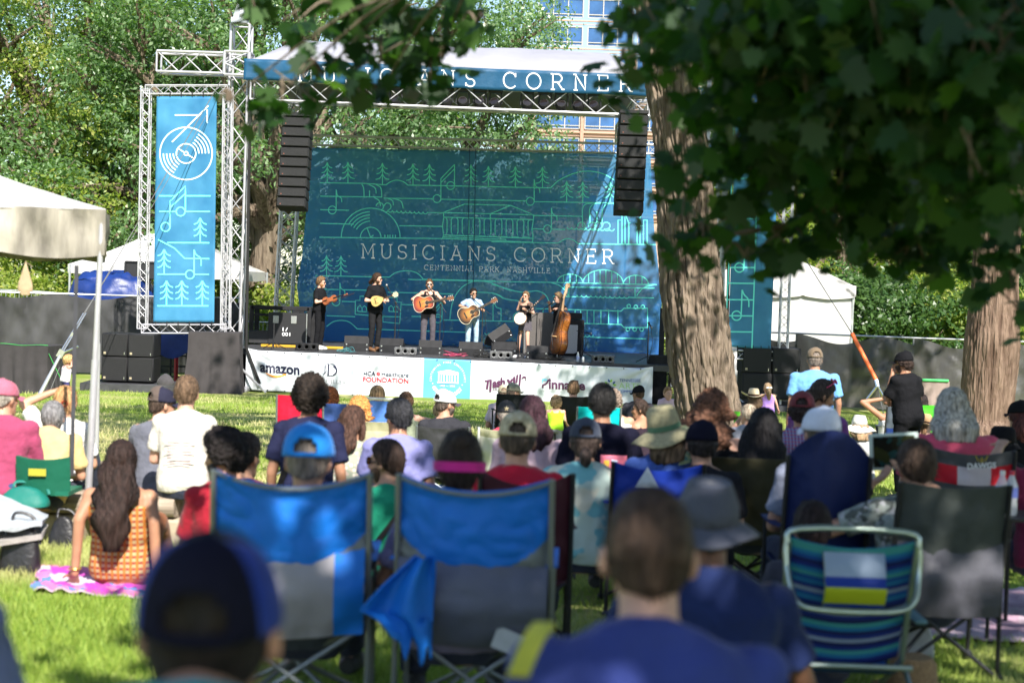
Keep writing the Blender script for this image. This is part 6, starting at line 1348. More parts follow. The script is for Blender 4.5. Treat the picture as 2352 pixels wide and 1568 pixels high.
# ------------------------------------------------------------------ folding chairs
POLEM = mat("chair_tube_grey", (.20, .22, .23), .4, .5); POLEB = plain((.02, .02, .022), .45)
def camp_chair(label, px, top_py, d, wpx, seat=.40, cols=((.02, .12, .55),), mfn=None, rz=0., pole=None, sag=.05, belly=.07, group="folding camp chairs on the lawn", back_h=None, bag=None, arms=True, name="camp_chair", bow=0., narrow=1.0, cup=True, loc=None, res=(22, 18)):
 """d: distance of the back rest. Local +Y is where the sitter faces."""
 tp = at(px, top_py, d); g = gz(tp.y + .25); t = thing(name, label, "chair", (tp.x, tp.y + .27, g), rz, group); W = wpx / FP * d; zt = tp.z - g; zs = seat; pole = pole or POLEM; mats = [nylon(c) for c in cols]; wb = W * narrow
 bk = MB()
 def bf(u, v):
  x = (u - .5) * 2; ww = wb + (W - wb) * v; c = 1 - x * x; return Vector((x * ww / 2, -.20 - .10 * v - belly * c * (.5 + .5 * math.sin(PI * min(1, v * 1.1))) + .010 * noise.noise((u * 6, v * 5, px)) + .012 * (1 - abs(noise.noise((u * 5 + v * 7, v * 4 - u * 5, px + 3))) * 2.2) * (.4 + x * x), zs - .02 + (zt - zs + .02) * v - sag * c * v + bow * c * v))
 bk.sheet(*res, bf, .006, mfn=mfn); bo = bk.build("back_rest", mats, t, angle=80)
 st = MB(); st.sheet(12, 10, lambda u, v: Vector(((u - .5) * W * .96, -.22 + .50 * v, zs - .05 * (1 - (2 * u - 1) ** 2) - .02 + .05 * v)), .006); st.build("seat", mats[-1] if len(mats) > 1 else mats[0], t, angle=80)
 for sd in (-1, 1):
  x0 = sd * wb / 2 * 1.02; x1 = sd * W / 2 * 1.01
  MB().tube([(x0 * 1.03, -.20, .03), (x0 * 1.02, -.205, zs), (x1 * 1.01, -.305, zt)], .0115, 8).build("back_pole", pole, t)
  MB().tube([(x0 * 1.03, .27, .02), (x0 * 1.04, .25, zs + (.2 if arms else 0))], .0105, 8).build("front_pole", pole, t)
  if arms: a = MB(); a.sheet(4, 10, lambda u, v, sd=sd: Vector((x0 * 1.03 + sd * .045 * (u - .5), -.24 + .52 * v, zs + .215 + .02 * (1 - v) - .012 * math.sin(PI * v))), .008); a.build("armrest", mats[0], t)
 lg = [((-1, -.21), (1, .27)), ((1, -.21), (-1, .27))]
 for (a, ya), (b, yb) in lg:
  MB().tube([(a * W * .52, ya, .015), (b * W * .47, yb * .9, zs - .03)], .010, 8).build("leg", pole, t); MB().tube([(b * W * .52, yb, .015), (a * W * .47, ya * .9, zs - .03)], .010, 8).build("leg", pole, t)
  MB().tube([(a * W * .52, -.22, .015), (-a * W * .48, -.21, zs - .03)], .010, 8).build("leg", pole, t)
 for x in (-1, 1):
  for y in (-.215, .27): f = MB(); f.lathe([(.022, 0), (.024, .02), (.012, .035)], (x * W * .525, y, .0), n=10); f.build("foot", POLEB, t)
 if bag:
  b = MB(); b.sheet(20, 10, lambda u, v: Vector(((u - .5) * W * bag.get('w', 1.0), -.235 - .05 * math.sin(PI * u) - bag.get('out', .05) * math.sin(PI * v * .9) + .016 * noise.noise((u * 5, v * 5, 1)) + .03 * (abs(noise.noise((u * 4 + v * 3, v * 3 - u * 3, px))) - .3), bag['z0'] + (bag['z1'] - bag['z0']) * v + bag.get('tilt', 0) * (u - .5))), .008, mfn=bag.get('mfn')); b.build("storage_pouch", [nylon(c) for c in bag['cols']], t, angle=80)
 return t
# =================================================================== BAND
def wood(name, c1, c2, rough=.25): return mat(name, c1, rough, noise_amt=.2, nscale=7, stretch=(1, 7, 7), col2=c2, spec=.55)
def burst(name, inner, mid, edge, R):
 m = bpy.data.materials.new(name); m.use_nodes = True; n = m.node_tree.nodes; L = m.node_tree.links; b = n["Principled BSDF"]; tc = n.new("ShaderNodeTexCoord"); mp = n.new("ShaderNodeMapping"); mp.inputs["Scale"].default_value = (1 / R, 1 / R * 1.15, 0); L.new(tc.outputs["Object"], mp.inputs[0]); ln = n.new("ShaderNodeVectorMath"); ln.operation = 'LENGTH'; L.new(mp.outputs[0], ln.inputs[0])
 r = n.new("ShaderNodeValToRGB"); e = r.color_ramp.elements; e[0].position = .15; e[0].color = (*inner, 1); e[1].position = 1; e[1].color = (*edge, 1); q = e.new(.6); q.color = (*mid, 1); L.new(ln.outputs["Value"], r.inputs[0]); L.new(r.outputs[0], b.inputs["Base Color"]); b.inputs["Roughness"].default_value = .22; b.inputs["Specular IOR Level"].default_value = .5; return m
def place(t, pos, neck, face):
 x = Vector(neck).normalized(); z = Vector(face); z = (z - x * z.dot(x)).normalized(); y = z.cross(x); M = Matrix((x, y, z)).transposed().to_4x4(); M.translation = pos; t.matrix_world = M
def outline(pts, k=5):
 up = catmull([Vector((a, b, 0)) for a, b in pts], k); P = [(p.x, p.y) for p in up]; return P + [(x, -y) for x, y in reversed(P[1:-1])]
def guitar(label, pos, neck, face, topm, scl=1.0, pickguard=True):
 t = thing("acoustic_guitar", label, "guitar", pos); o = outline([(-.25, 0), (-.245, .09), (-.19, .175), (-.10, .20), (-.02, .155), (.05, .128), (.12, .142), (.19, .135), (.235, .08), (.245, 0)]); s = wood("guitar_side", (.10, .03, .012), (.16, .055, .02))
 b = MB(); b.prism(o, (0, 0, -.105), (1, 0, 0), (0, 1, 0), .10); bo = b.build("body", s, t, angle=40); f = MB(); f.prism([(x * .985, y * .985) for x, y in o], (0, 0, -.005), (1, 0, 0), (0, 1, 0), .007); f.build("soundboard", topm, t); bd = MB(); bd.tube([(x, y, 0) for x, y in o] + [(o[0][0], o[0][1], 0)], .005, 5); bd.build("binding", plain((.75, .65, .45), .4), bo)
 h = MB(); h.lathe([(.001, .003), (.048, .003), (.048, .0036), (.001, .0037)], (.085, 0, 0), n=24); h.build("sound_hole", plain((.008, .005, .004), .8), t); r = MB(); r.tube([(.085 + .056 * math.cos(a), .056 * math.sin(a), .003) for a in [k * PI / 12 for k in range(25)]], .003, 5); r.build("rosette", plain((.5, .42, .3), .5), t)
 k = MB(); k.box((-.085, 0, .008), (.028, .15, .012), bev=.004); k.build("bridge", plain((.03, .02, .015), .5), t)
 if pickguard: g = MB(); g.prism([(.07, -.052), (.11, -.06), (.10, -.10), (.03, -.115), (.0, -.09), (.035, -.06)], (0, 0, .003), (1, 0, 0), (0, 1, 0), .002); g.build("pickguard", plain((.03, .012, .008), .2), t)
 n_ = MB(); n_.box((.40, 0, -.008), (.37, .052, .026), bev=.008); n_.build("neck", plain((.10, .04, .02), .35), t); fb = MB(); fb.box((.34, 0, .007), (.47, .054, .008)); fb.build("fretboard", plain((.025, .015, .012), .5), t); hd = MB(); hd.prism([(.58, -.028), (.60, -.036), (.74, -.04), (.74, .04), (.60, .036), (.58, .028)], (0, 0, -.012), (1, 0, 0), (0, 1, 0), .016); hd.build("headstock", plain((.16, .07, .035), .3), t); p = MB()
 for s_ in (-1, 1):
  for q in (.63, .67, .71): p.ell((q, s_ * .055, -.002), (.009, .014, .007))
 p.build("tuning_pegs", plain((.7, .68, .6), .3, .5), t); st = MB()
 for q in range(6): st.tube([(-.085, -.025 + .01 * q, .016), (.585, -.019 + .0076 * q, .014)], .0012, 4)
 st.build("strings", plain((.6, .55, .45), .3, .8), t); place(t, pos, neck, face); t.scale = (scl,) * 3; return t
FLY = lambda p, d: at(p[0], p[1], d)
BURST1 = burst("sunburst_red", (.60, .23, .04), (.45, .10, .02), (.16, .025, .02), .23); BURST2 = burst("sunburst_brown", (.50, .23, .05), (.22, .085, .02), (.02, .012, .008), .23)
gb = "musicians on the stage"
def perf(*a, **k):
 sg = k.pop('sg', None); t, P = person(*a, **k)
 if sg: glasses(P, t, lens=sg)
 return t, P
perf("curly blond violinist in black with sunglasses and white shoes, leftmost on stage", 737, 649.5, 37.0, 'stand', math.radians(-108), (math.radians(6), -.05, 0), skin='fair', hair=('messy', (.13, .075, .038)), shirt=(.010, .010, .012), pants=(.012, .012, .014), shoes=(.70, .68, .66), arms=(((-.20, .06, 1.13), (-.07, .29, 1.21), (1, 0, .3)), ((.235, .02, 1.12), (.08, .27, 1.19), (-.6, .1, .7))), group=gb, loc_z=deck_z(at(737, 800, 37).x), lean=.0, beard=(.25, .12, .05), sg=(.01, .01, .012))
perf("dark-haired mandolin player in black t-shirt and sunglasses, second from left on stage", 866, 641.5, 37.2, 'stand', math.radians(-128), (math.radians(22), -.03, 0), skin='fair', hair=('mullet', (.035, .018, .010)), shirt=(.010, .010, .012), pants=(.018, .018, .02), shoes=(.16, .08, .04), w=1.06, arms=(((-.26, .07, 1.12), (-.08, .27, 1.165), (.8, -.2, .4)), ((.27, -.03, 1.11), (.04, .25, 1.13), (-.8, -.3, -.2))), group=gb, loc_z=deck_z(at(866, 800, 37).x), lean=.02, beard=(.05, .025, .012), sg=(.02, .01, .008))
perf("guitarist in black tank top and grey trousers singing, third from left on stage", 986.5, 654, 37.8, 'stand', math.radians(-172), (math.radians(-4), -.02, .05), skin='fair', hair=('crop', (.075, .043, .024)), shirt=(.009, .009, .010), sleeve='tank', pants=(.085, .075, .09), shoes=(.03, .02, .02), arms=(((-.36, .05, 1.17), (-.27, .24, 1.25), (.6, -.6, .1), (-.5, .6, .3)), ((.39, .0, 1.23), (.14, .24, 1.16), (-.3, -.8, 0))), group=gb, loc_z=deck_z(at(986, 800, 38).x), lean=.0, beard=(.14, .07, .03), sg=(.01, .01, .01))
perf("guitarist in pale blue shirt and light jeans singing at stage centre", 1087.5, 674.5, 37.3, 'stand', math.radians(-172), (math.radians(16), -.04, 0), skin='light', hair=('quiff', (.012, .010, .009)), shirt=(.30, .42, .62), pants=(.34, .46, .56), shoes=(.1, .06, .04), arms=(((-.27, .05, 1.15), (-.10, .27, 1.23), (.5, -.6, .3)), ((.34, -.01, 1.26), (.08, .25, 1.18), (-.3, -.8, 0))), group=gb, loc_z=deck_z(at(1087, 800, 37).x), lean=.0, beard=(.03, .02, .015), sg=(.01, .01, .01))
t5, P5 = perf("woman with ponytail, black top and grey mini skirt playing banjo, fifth from left on stage", 1208, 681, 37.0, 'stand', math.radians(146), (math.radians(10), -.02, 0), w=.86, skin='fair', hair=('pony', (.14, .082, .042)), hk=dict(at=(0, -.085, .07), L=.22), shirt=(.010, .010, .012), sleeve='strap', skirt=((.085, .075, .09), .24), pants=None, shoes=(.72, .70, .70), arms=(((-.25, .03, 1.17), (-.16, .17, 1.23), (.5, -.5, .3)), ((.17, .13, 1.24), (.05, .19, 1.47), (-.6, .0, .6))), group=gb, loc_z=deck_z(at(1208, 800, 37).x), lean=.0, sg=(.22, .07, .015), feet=((-.13, .03, .085), (.12, .12, .085)))
perf("curly blond man in black playing upright bass, rightmost on stage", 1283, 684.5, 37.5, 'stand', math.radians(106), (math.radians(4), -.08, 0), skin='fair', hair=('messy', (.17, .11, .058)), shirt=(.010, .010, .012), pants=(.012, .012, .014), shoes=(.02, .02, .02), arms=(((-.28, -.12, 1.29), (-.16, .08, 1.30), (.4, .2, -.4)), ((.2, .18, 1.22), (.02, .26, 1.42), (-.6, .4, 0))), group=gb, loc_z=deck_z(at(1283, 800, 37).x), lean=.0, sg=(.03, .015, .01))
b1 = FLY((973, 696.5), 37.48); guitar("red sunburst acoustic guitar played by the man in the black tank top", b1, FLY((1034, 685), 37.42) - b1, (0.05, -1, .12), BURST1, 1.0)
b2 = FLY((1077, 720.5), 37.0); guitar("brown sunburst acoustic guitar played by the man in light jeans", b2, FLY((1133, 691), 36.98) - b2, (0.05, -1, .12), BURST2, 1.02)
def strap_of(label, pts, col):
 return tag(MB().tube(catmull(pts, 5), .018, 6, ry=.25).build("guitar_strap", col), label, "strap")
def mandolin():
 t = thing("mandolin", "blond teardrop mandolin played by the man in the black t-shirt", "mandolin", (0, 0, 0)); o = outline([(-.16, 0), (-.155, .06), (-.11, .115), (-.04, .125), (.04, .10), (.11, .055), (.15, .025), (.155, 0)]); b = MB(); b.prism(o, (0, 0, -.055), (1, 0, 0), (0, 1, 0), .05); bo = b.build("body", wood("mandolin_side", (.25, .10, .03), (.35, .16, .05)), t); f = MB(); f.prism([(x * .985, y * .985) for x, y in o], (0, 0, -.004), (1, 0, 0), (0, 1, 0), .009); f.build("soundboard", wood("mandolin_top", (.55, .36, .12), (.66, .46, .18)), t); h = MB()
 for s in (-1, 1): h.tube(catmull([(-.075, s * .055, .006), (-.05, s * .068, .006), (-.02, s * .058, .006), (.01, s * .07, .006)], 4), .0045, 6)
 h.box((-.05, 0, .010), (.012, .09, .012)); h.build("f_holes", plain((.02, .012, .01), .6), t); n = MB(); n.box((.26, 0, -.006), (.26, .034, .022), bev=.006); n.build("neck", plain((.05, .03, .02), .4), t); hd = MB(); hd.prism([(.38, -.02), (.41, -.034), (.50, -.04), (.52, -.02), (.525, .02), (.50, .04), (.41, .034), (.38, .02)], (0, 0, -.01), (1, 0, 0), (0, 1, 0), .013); hd.build("headstock", plain((.62, .48, .30), .3), t); p = MB()
 for s in (-1, 1):
  for q in (.42, .445, .47, .495): p.ell((q, s * .05, 0), (.008, .012, .006))
 p.build("tuning_pegs", plain((.8, .75, .62), .3), t); b_ = FLY((867, 690), 36.87); place(t, b_, FLY((910, 676), 36.8) - b_, (.25, -1, .1))
mandolin()
def violin():
 t = thing("violin", "brown violin with bow held at waist height by the man in black", "violin", (0, 0, 0)); o = outline([(-.18, 0), (-.175, .05), (-.13, .10), (-.06, .095), (-.02, .058), (.03, .056), (.08, .082), (.14, .08), (.175, .04), (.18, 0)]); b = MB(); b.prism(o, (0, 0, -.04), (1, 0, 0), (0, 1, 0), .038); b.prism([(x * .97, y * .97) for x, y in o], (0, 0, -.002), (1, 0, 0), (0, 1, 0), .008); b.build("body", wood("violin_wood", (.20, .055, .015), (.32, .10, .03)), t); f = MB(); f.tube([(.10, 0, .012), (.36, 0, .018)], [.02, .013], 8); f.tube([(-.16, 0, .012), (-.06, 0, .03)], .012, 6); f.build("fingerboard", plain((.012, .01, .01), .4), t); s = MB(); s.tube([(.34, 0, 0), (.42, 0, -.005)], [.016, .012], 8); s.lathe([(.004, -.018), (.02, -.014), (.02, .014), (.004, .018)], (.435, 0, 0), Matrix.Rotation(PI / 2, 4, 'X'), 12); s.build("scroll", wood("violin_wood", (.2, .05, .01), (.3, .1, .03)), t); bw = MB(); bw.tube([(-.10, -.09, .05), (.62, -.06, .06)], .005, 6); bw.tube([(-.05, -.10, .045), (.60, -.07, .052)], .003, 4); b_ = FLY((757, 688), 36.68); place(t, b_, FLY((808, 672), 36.62) - b_, (.15, -1, .55)); k = thing("violin_bow", "violin bow pointing right from the black-clad violinist's hand", "bow", (0, 0, 0)); bw.build("stick", plain((.05, .02, .012), .3), k); k.matrix_world = t.matrix_world.copy()
violin()
def banjo():
 t = thing("banjo", "white-headed banjo with dark neck played by the woman in the mini skirt", "banjo", (0, 0, 0)); r = MB(); r.lathe([(.10, -.07), (.148, -.06), (.152, -.005), (.146, .006), (.138, .0)], n=32); r.build("rim", plain((.30, .16, .08), .3), t); h = MB(); h.lathe([(.001, .001), (.139, .001), (.139, .004), (.001, .004)], n=32); h.build("drum_head", plain((.62, .62, .55), .6), t); k = MB()
 for i in range(20): a = i * PI / 10; k.tube([(.156 * math.cos(a), .156 * math.sin(a), -.055), (.156 * math.cos(a), .156 * math.sin(a), .004)], .005, 5)
 k.build("tension_hooks", CHR, t); n = MB(); n.box((.40, 0, .01), (.54, .04, .026), bev=.008); n.build("neck", plain((.045, .022, .018), .35), t); f = MB()
 for q in range(7): f.box((.24 + q * .055, 0, .0245), (.012, .03, .003))
 f.build("fret_markers", plain((.55, .5, .45), .4), t); hd = MB(); hd.prism([(.66, -.024), (.70, -.042), (.78, -.034), (.80, 0), (.78, .034), (.70, .042), (.66, .024)], (0, 0, .0), (1, 0, 0), (0, 1, 0), .016);
 for s in (-1, 1):
  for q in (.70, .75): hd.ell((q, s * .05, .008), (.009, .014, .009))
 hd.build("headstock", plain((.02, .016, .016), .3), t); b = FLY((1195, 731), 36.72); place(t, b, FLY((1237, 692), 36.74) - b, (-.45, -1, .12))
banjo()
def double_bass():
 b = dk(1279, 37.05); t = thing("double_bass", "glossy orange-brown double bass standing before the bass player", "double bass", b); top = FLY((1306, 655), 37.1) - b; ax = top.normalized(); L = top.length; W = wood("bass_wood", (.20, .055, .012), (.40, .14, .03), .2)
 fr = Vector((-.93, -.36, .1)); x = ax; z = (fr - x * fr.dot(x)).normalized(); y = z.cross(x)
 o = outline([(.12, 0), (.13, .15), (.24, .30), (.42, .32), (.56, .245), (.66, .205), (.76, .215), (.92, .255), (1.04, .225), (1.12, .11), (1.15, 0)]); P = lambda u, v, w_: x * u + y * v + z * w_
 m = MB(); rings = []
 for w_, sc in ((-.10, .93), (-.085, .985), (-.07, 1.0), (.07, 1.0), (.085, .985), (.105, .90), (.12, .6)): rings.append([P(.63 + (u - .63) * (sc if sc > .9 else sc), v * sc, w_) for u, v in o])
 m.loft(rings); bo = m.build("body", W, t, angle=35); e = MB()
 for w_ in (-.082, .082): e.tube([P(u * 1.0, v * 1.012, w_) for u, v in o] + [P(o[0][0], o[0][1], w_)], .010, 6)
 e.build("purfling_edge", plain((.10, .03, .012), .3), bo); n = MB(); n.tube([P(1.10, 0, .05), P(1.45, 0, .07), P(L - .12, 0, .04)], [.034, .028, .024], 10); n.build("neck", plain((.60, .36, .20), .3), t); f = MB(); f.tube([P(.62, 0, .20), P(1.45, 0, .105)], [.035, .026], 8); f.build("fingerboard", plain((.014, .011, .01), .35), t); br = MB(); br.prism([(-.08, 0), (-.03, .12), (.03, .12), (.08, 0)], P(.52, 0, .10), y, z, .02); br.build("bridge", plain((.5, .3, .12), .5), t); s = MB(); c = P(L - .02, 0, .03); k = [c + x * (.055 * math.exp(-a * .16) * math.cos(a)) - z * (.055 * math.exp(-a * .16) * math.sin(a)) for a in [q * .4 for q in range(28)]]; s.tube([P(L - .22, 0, .05), P(L - .12, 0, .045)] + [c + (k[0] - c) * 1.0] + k[1:], [.03, .034] + [.034 - .0006 * q for q in range(28)], 8); s.build("scroll", plain((.66, .42, .26), .3), t); p = MB()
 for q, sd in ((.30, 1), (.26, -1), (.22, 1), (.18, -1)): p.tube([P(L - q, 0, .05), P(L - q, sd * .09, .05)], .007, 6); p.ell(P(L - q, sd * .10, .05), (.014, .014, .014))
 p.build("tuning_pegs", CHR, t); st = MB()
 for q in range(4): st.tube([P(.24, -.02 + q * .013, .13), P(.52, -.03 + q * .02, .225), P(L - .14, -.014 + q * .009, .075)], .002, 4)
 st.build("strings", plain((.5, .5, .5), .3, .8), t); pin = MB(); pin.tube([P(.13, 0, 0), P(.0, 0, 0)], .008, 6); pin.build("end_pin", CHR, t)
double_bass()
# =================================================================== AUDIENCE
def pattern(name, kind, cols, sc=30., rough=.8):
 if name in MC: return MC[name]
 m = bpy.data.materials.new(name); MC[name] = m; m.use_nodes = True; n = m.node_tree.nodes; L = m.node_tree.links; b = n["Principled BSDF"]; b.inputs["Roughness"].default_value = rough; b.inputs["Specular IOR Level"].default_value = .2; tc = n.new("ShaderNodeTexCoord"); out = None
 def mixn(f, a, c):
  x = n.new("ShaderNodeMixRGB"); L.new(f, x.inputs[0])
  if isinstance(a, tuple): x.inputs[1].default_value = (*a, 1)
  else: L.new(a, x.inputs[1])
  x.inputs[2].default_value = (*c, 1); return x.outputs[0]
 def thr(o, lo, hi):
  r = n.new("ShaderNodeMapRange"); r.inputs[1].default_value = lo; r.inputs[2].default_value = hi; L.new(o, r.inputs[0]); return r.outputs[0]
 def wave(dirn, s, dist=0.):
  w_ = n.new("ShaderNodeTexWave"); w_.bands_direction = dirn; w_.inputs["Scale"].default_value = s; w_.inputs["Distortion"].default_value = dist; L.new(tc.outputs["Object"], w_.inputs[0]); return w_.outputs["Fac"]
 if kind == 'plaid': out = mixn(thr(wave('X', sc), .62, .72), mixn(thr(wave('Z', sc), .55, .65), cols[0], cols[1]), cols[2]);
 if kind == 'stripes': out = mixn(thr(wave('Z', sc), .45, .55), cols[0], cols[1])
 if kind in ('spots', 'camo', 'dye'):
  v = n.new("ShaderNodeTexVoronoi" if kind == 'spots' else "ShaderNodeTexNoise"); v.inputs["Scale"].default_value = sc; L.new(tc.outputs["Object"], v.inputs[0]); out = mixn(thr(v.outputs["Distance"] if kind == 'spots' else v.outputs[0], .38 if kind == 'spots' else .5, .30 if kind == 'spots' else .54), cols[0], cols[1])
  v2 = n.new("ShaderNodeTexNoise"); v2.inputs["Scale"].default_value = sc * (1.4 if kind != 'dye' else .7); mp = n.new("ShaderNodeMapping"); mp.inputs["Location"].default_value = (3, 1, 2); L.new(tc.outputs["Object"], mp.inputs[0]); L.new(mp.outputs[0], v2.inputs[0]); out = mixn(thr(v2.outputs[0], .55, .60), out, cols[2])
 L.new(out, b.inputs["Base Color"]); return m
ga = "seated audience on the lawn"
def seat_person(label, px, py, d, **k):
 k.setdefault('group', ga); return person(label, px, py, d, 'sit', **k)
R_ = math.radians
def back_print(P, parent, x, h, w, hh, fn, name="print"):
 m = MB(); m.sheet(8, 6, lambda u, v: P.sp(h + hh * (.5 - v), x + w * (u - .5), -.156 + .5 * (x + w * (u - .5)) ** 2 + (.02 if h > .3 else 0)), .003); return m.build(name, fn, parent, angle=180)
# ---- nearest heads
t, P = seat_person("person in a navy cap with black mesh back, nearest at the bottom left", 485, 1428, 2.0, lean=.7, head=(0, .2, 0), skin='light', hair=('buzz', (.02, .014, .012)), shirt=(.01, .26, .30), group=None, vox=.008); h_ = cap_hat(P, t, (.012, .035, .26), meshback=(.010, .010, .022), hole=True, z0=.02)
t, P = seat_person("man with short brown hair in an indigo t-shirt, nearest at the bottom right", 1490, 1280, 2.9, skin='fair', hair=('buzz', (.048, .029, .021)), shirt=(.034, .05, .21), w=1.12, hk=dict(strands=1600), group=None, vox=.008, belly=.02, lean=.2)
m = MB(); a = at(1250, 1438, 2.74) - t.location; b = at(1190, 1556, 2.62) - t.location; m.sheet(2, 10, lambda u, v: a.lerp(b, v) + Vector((.036 * (u - .5), -.004, .012 * math.sin(v * 3))), .01); m.build("shoulder_strap", cloth((.52, .50, .06)), t)
t, P = seat_person("person in grey wide-brimmed hat and navy shirt, low behind the brown-haired man", 1625, 1212, 4.6, skin='brown', hair=('crop', (.02, .02, .02)), shirt=(.012, .022, .085), w=1.15, arms=('rest', 'rest'), group=None, vox=.009); sun_hat(P, t, (.075, .08, .11), brim=.158, crown_h=.115, band=None, z0=.025, droop=.035, name="bush_hat", flat=.4, tilt=.12)
t, P = seat_person("person with a lavender-blue shoulder cut by the photo's bottom left corner", -300, 1105, 2.4, shirt=(.17, .20, .36), w=1.0, group=None, hair=('short', (.05, .04, .03)))
# ---- the two blue chairs
BLUE = (.010, .17, .66); CGREY = (.20, .22, .23)
def twotone(u, v): return 0 if v > .42 + .20 * (2 * u - 1) ** 2 else 1
c1 = camp_chair("blue and grey camp chair holding the man in the bright blue cap", 664, 1080, 5.7, 348, .42, (BLUE, CGREY), twotone, rz=.05, res=(56, 70), bag=dict(z0=.36, z1=.68, cols=((.30, .29, .33), BLUE), mfn=lambda u, v: 1 if u > .78 else 0, w=.98, tilt=.03))
c2 = camp_chair("blue and grey camp chair holding the woman with the pink headband", 1100, 1092, 5.7, 344, .42, (BLUE, CGREY), twotone, rz=-.04, res=(56, 70), bag=dict(z0=.35, z1=.66, cols=((.12, .13, .19), BLUE), mfn=lambda u, v: 0, w=1.0, tilt=-.02, out=.08))
for q_ in (c1, c2):
 w_ = 346 / FP * 5.7; z_ = at(664, 1085, 5.7).z - q_.location.z; MB().tube([(x * w_ / 2, -.30 - .07 * (1 - x * x) * .65, z_ + .0 - .05 * (1 - x * x)) for x in np.linspace(-1, 1, 17)], .008, 6).build('piping', cloth((.16, .19, .22)), q_)
m = MB(); a = at(1000, 1275, 5.62) - c2.location
def sp_(u, v): w_ = np.interp(v, [0, .3, .62, .75, 1], [.07, .17, .26, .12, .10]); return Matrix.Rotation(.04, 3, 'Z') @ (a + Vector((-w_ * u + .0, -.06 + .035 * math.sin(u * 9 + v * 3), -.36 * v + .05 * u * v + (.05 * math.sin(u * 12) if v > .7 else 0))))
m.sheet(18, 18, sp_, .006); m.build("side_pouch", nylon(BLUE), c2, angle=80)
m = MB(); a = at(1185, 1476, 5.66) - c2.location; m.box(a, (.14, .004, .08), Matrix.Rotation(.35, 4, 'Y')); m.build("care_label", plain((.42, .44, .48), .7), c2)
t, P = seat_person("man in a bright blue cap with back opening, in the left blue chair", 708, 1064, 6.0, skin='light', hair=('buzz', (.16, .13, .11)), shirt=(.05, .06, .08), lean=-.05); cap_hat(P, t, (.015, .20, .62), hole=True, z0=.025, big=1.1)
t, P = seat_person("woman with dark pulled-up hair and bright pink headband", 1056, 1070, 6.0, skin='tan', hair=('bun', (.022, .014, .010)), hk=dict(at=(0, -.07, .095)), shirt=(.20, .18, .30), arms=('rest', 'lap'))
m = MB(); m.sheet(30, 1, lambda u, v: P.HM @ Vector((.098 * math.sin(2 * PI * u), -.006 + .120 * math.cos(2 * PI * u), .002 - .012 * math.cos(2 * PI * u) + .036 * (v - .5))), .004); m.build("headband", cloth((.60, .03, .24)), t)
# ---- left group
t, P = seat_person("long-haired woman in a plaid dress leaning on her hands on the pink blanket", 278, 1066, 9.1, skin='tan', s=.96, w=1.05, hair=('long', (.022, .012, .010)), hk=dict(L=.50, hw=.098, back=-.10), sleeve='dress', shirt_mat=pattern('plaid_rust', 'plaid', [(.42, .33, .17), (.28, .055, .035), (.45, .16, .03)], 9), pants=(.30, .12, .06), arms=(((-.225, -.13, .42), (-.245, -.13, .09), (0, -1, .1), (-.1, .3, -.3)), ((.225, -.13, .42), (.245, -.13, .09), (0, -1, .1), (.1, .3, -.3))), lean=-.12)
m = MB(); a = P.arm[-1][2] + Vector((0, 0, .03)); m.tube([a + Vector((.034 * math.cos(q), .034 * math.sin(q), 0)) for q in [k * PI / 8 for k in range(17)]], .005, 6); m.build("bracelet", plain((.6, .4, .1), .3, .8), t)
t, P = seat_person("man with big black hair and beard in a dark red shirt, face turned left", 515, 1050, 7.9, yaw=R_(8), w=.78, head=(R_(58), -.1, 0), skin='tan', hair=('afro', (.012, .009, .009)), hk=dict(th=.030), beard=(.015, .012, .012), shirt=(.28, .012, .025), lean=.1)
seat_person("man with dark hair partly hidden behind the bearded man's big hair", 560, 1050, 8.6, head=(R_(-25), 0, 0), hair=('short', (.025, .017, .014)), shirt=(.14, .012, .02))
t, P = seat_person("man with short brown hair in an off-white printed t-shirt on the log bench", 428, 906, 11.2, skin='fair', hair=('crop', (.10, .062, .038)), shirt=(.62, .58, .52), w=1.0, lean=.02, arms=('lap', 'lap'))
m = MB()
for q in range(9): m.sheet(6, 1, lambda u, v: P.sp(.33 - q * .021 - .008 * v, (u - .5) * (.22 - .05 * abs((q % 3) - 1)), -.150 - .01 * (q > 5) + .4 * ((u - .5) * .24) ** 2), .002)
m.build("shirt_print", plain((.48, .38, .38), .9), t, smooth=False)
t, P = seat_person("man in a dark mesh cap and grey t-shirt on the log bench, turned right", 372, 930, 11.9, yaw=R_(-10), head=(R_(-42), 0, 0), skin='light', hair=('crop', (.06, .04, .03)), shirt=(.12, .125, .155), lean=.12); cap_hat(P, t, (.025, .025, .045), meshback=(.10, .075, .065), hole=True)
t, P = seat_person("man in a faded raspberry cap and maroon shirt at the left edge", 10, 916, 11.0, head=(R_(-28), 0, 0), skin='light', hair=('crop', (.25, .22, .19)), shirt=(.30, .05, .11), sleeve='long', pants=(.04, .07, .16), w=1.18, belly=.05); cap_hat(P, t, (.42, .12, .18), hole=True)
t, P = seat_person("woman with grey ponytail in a yellow shirt on the green low chair", 122, 957, 11.35, s=.93, skin='light', hair=('pony', (.16, .155, .16)), hk=dict(at=(0, -.112, -.055), L=.17), shirt=(.56, .42, .19), w=1.15, lean=.5, head=(0, .35, 0))
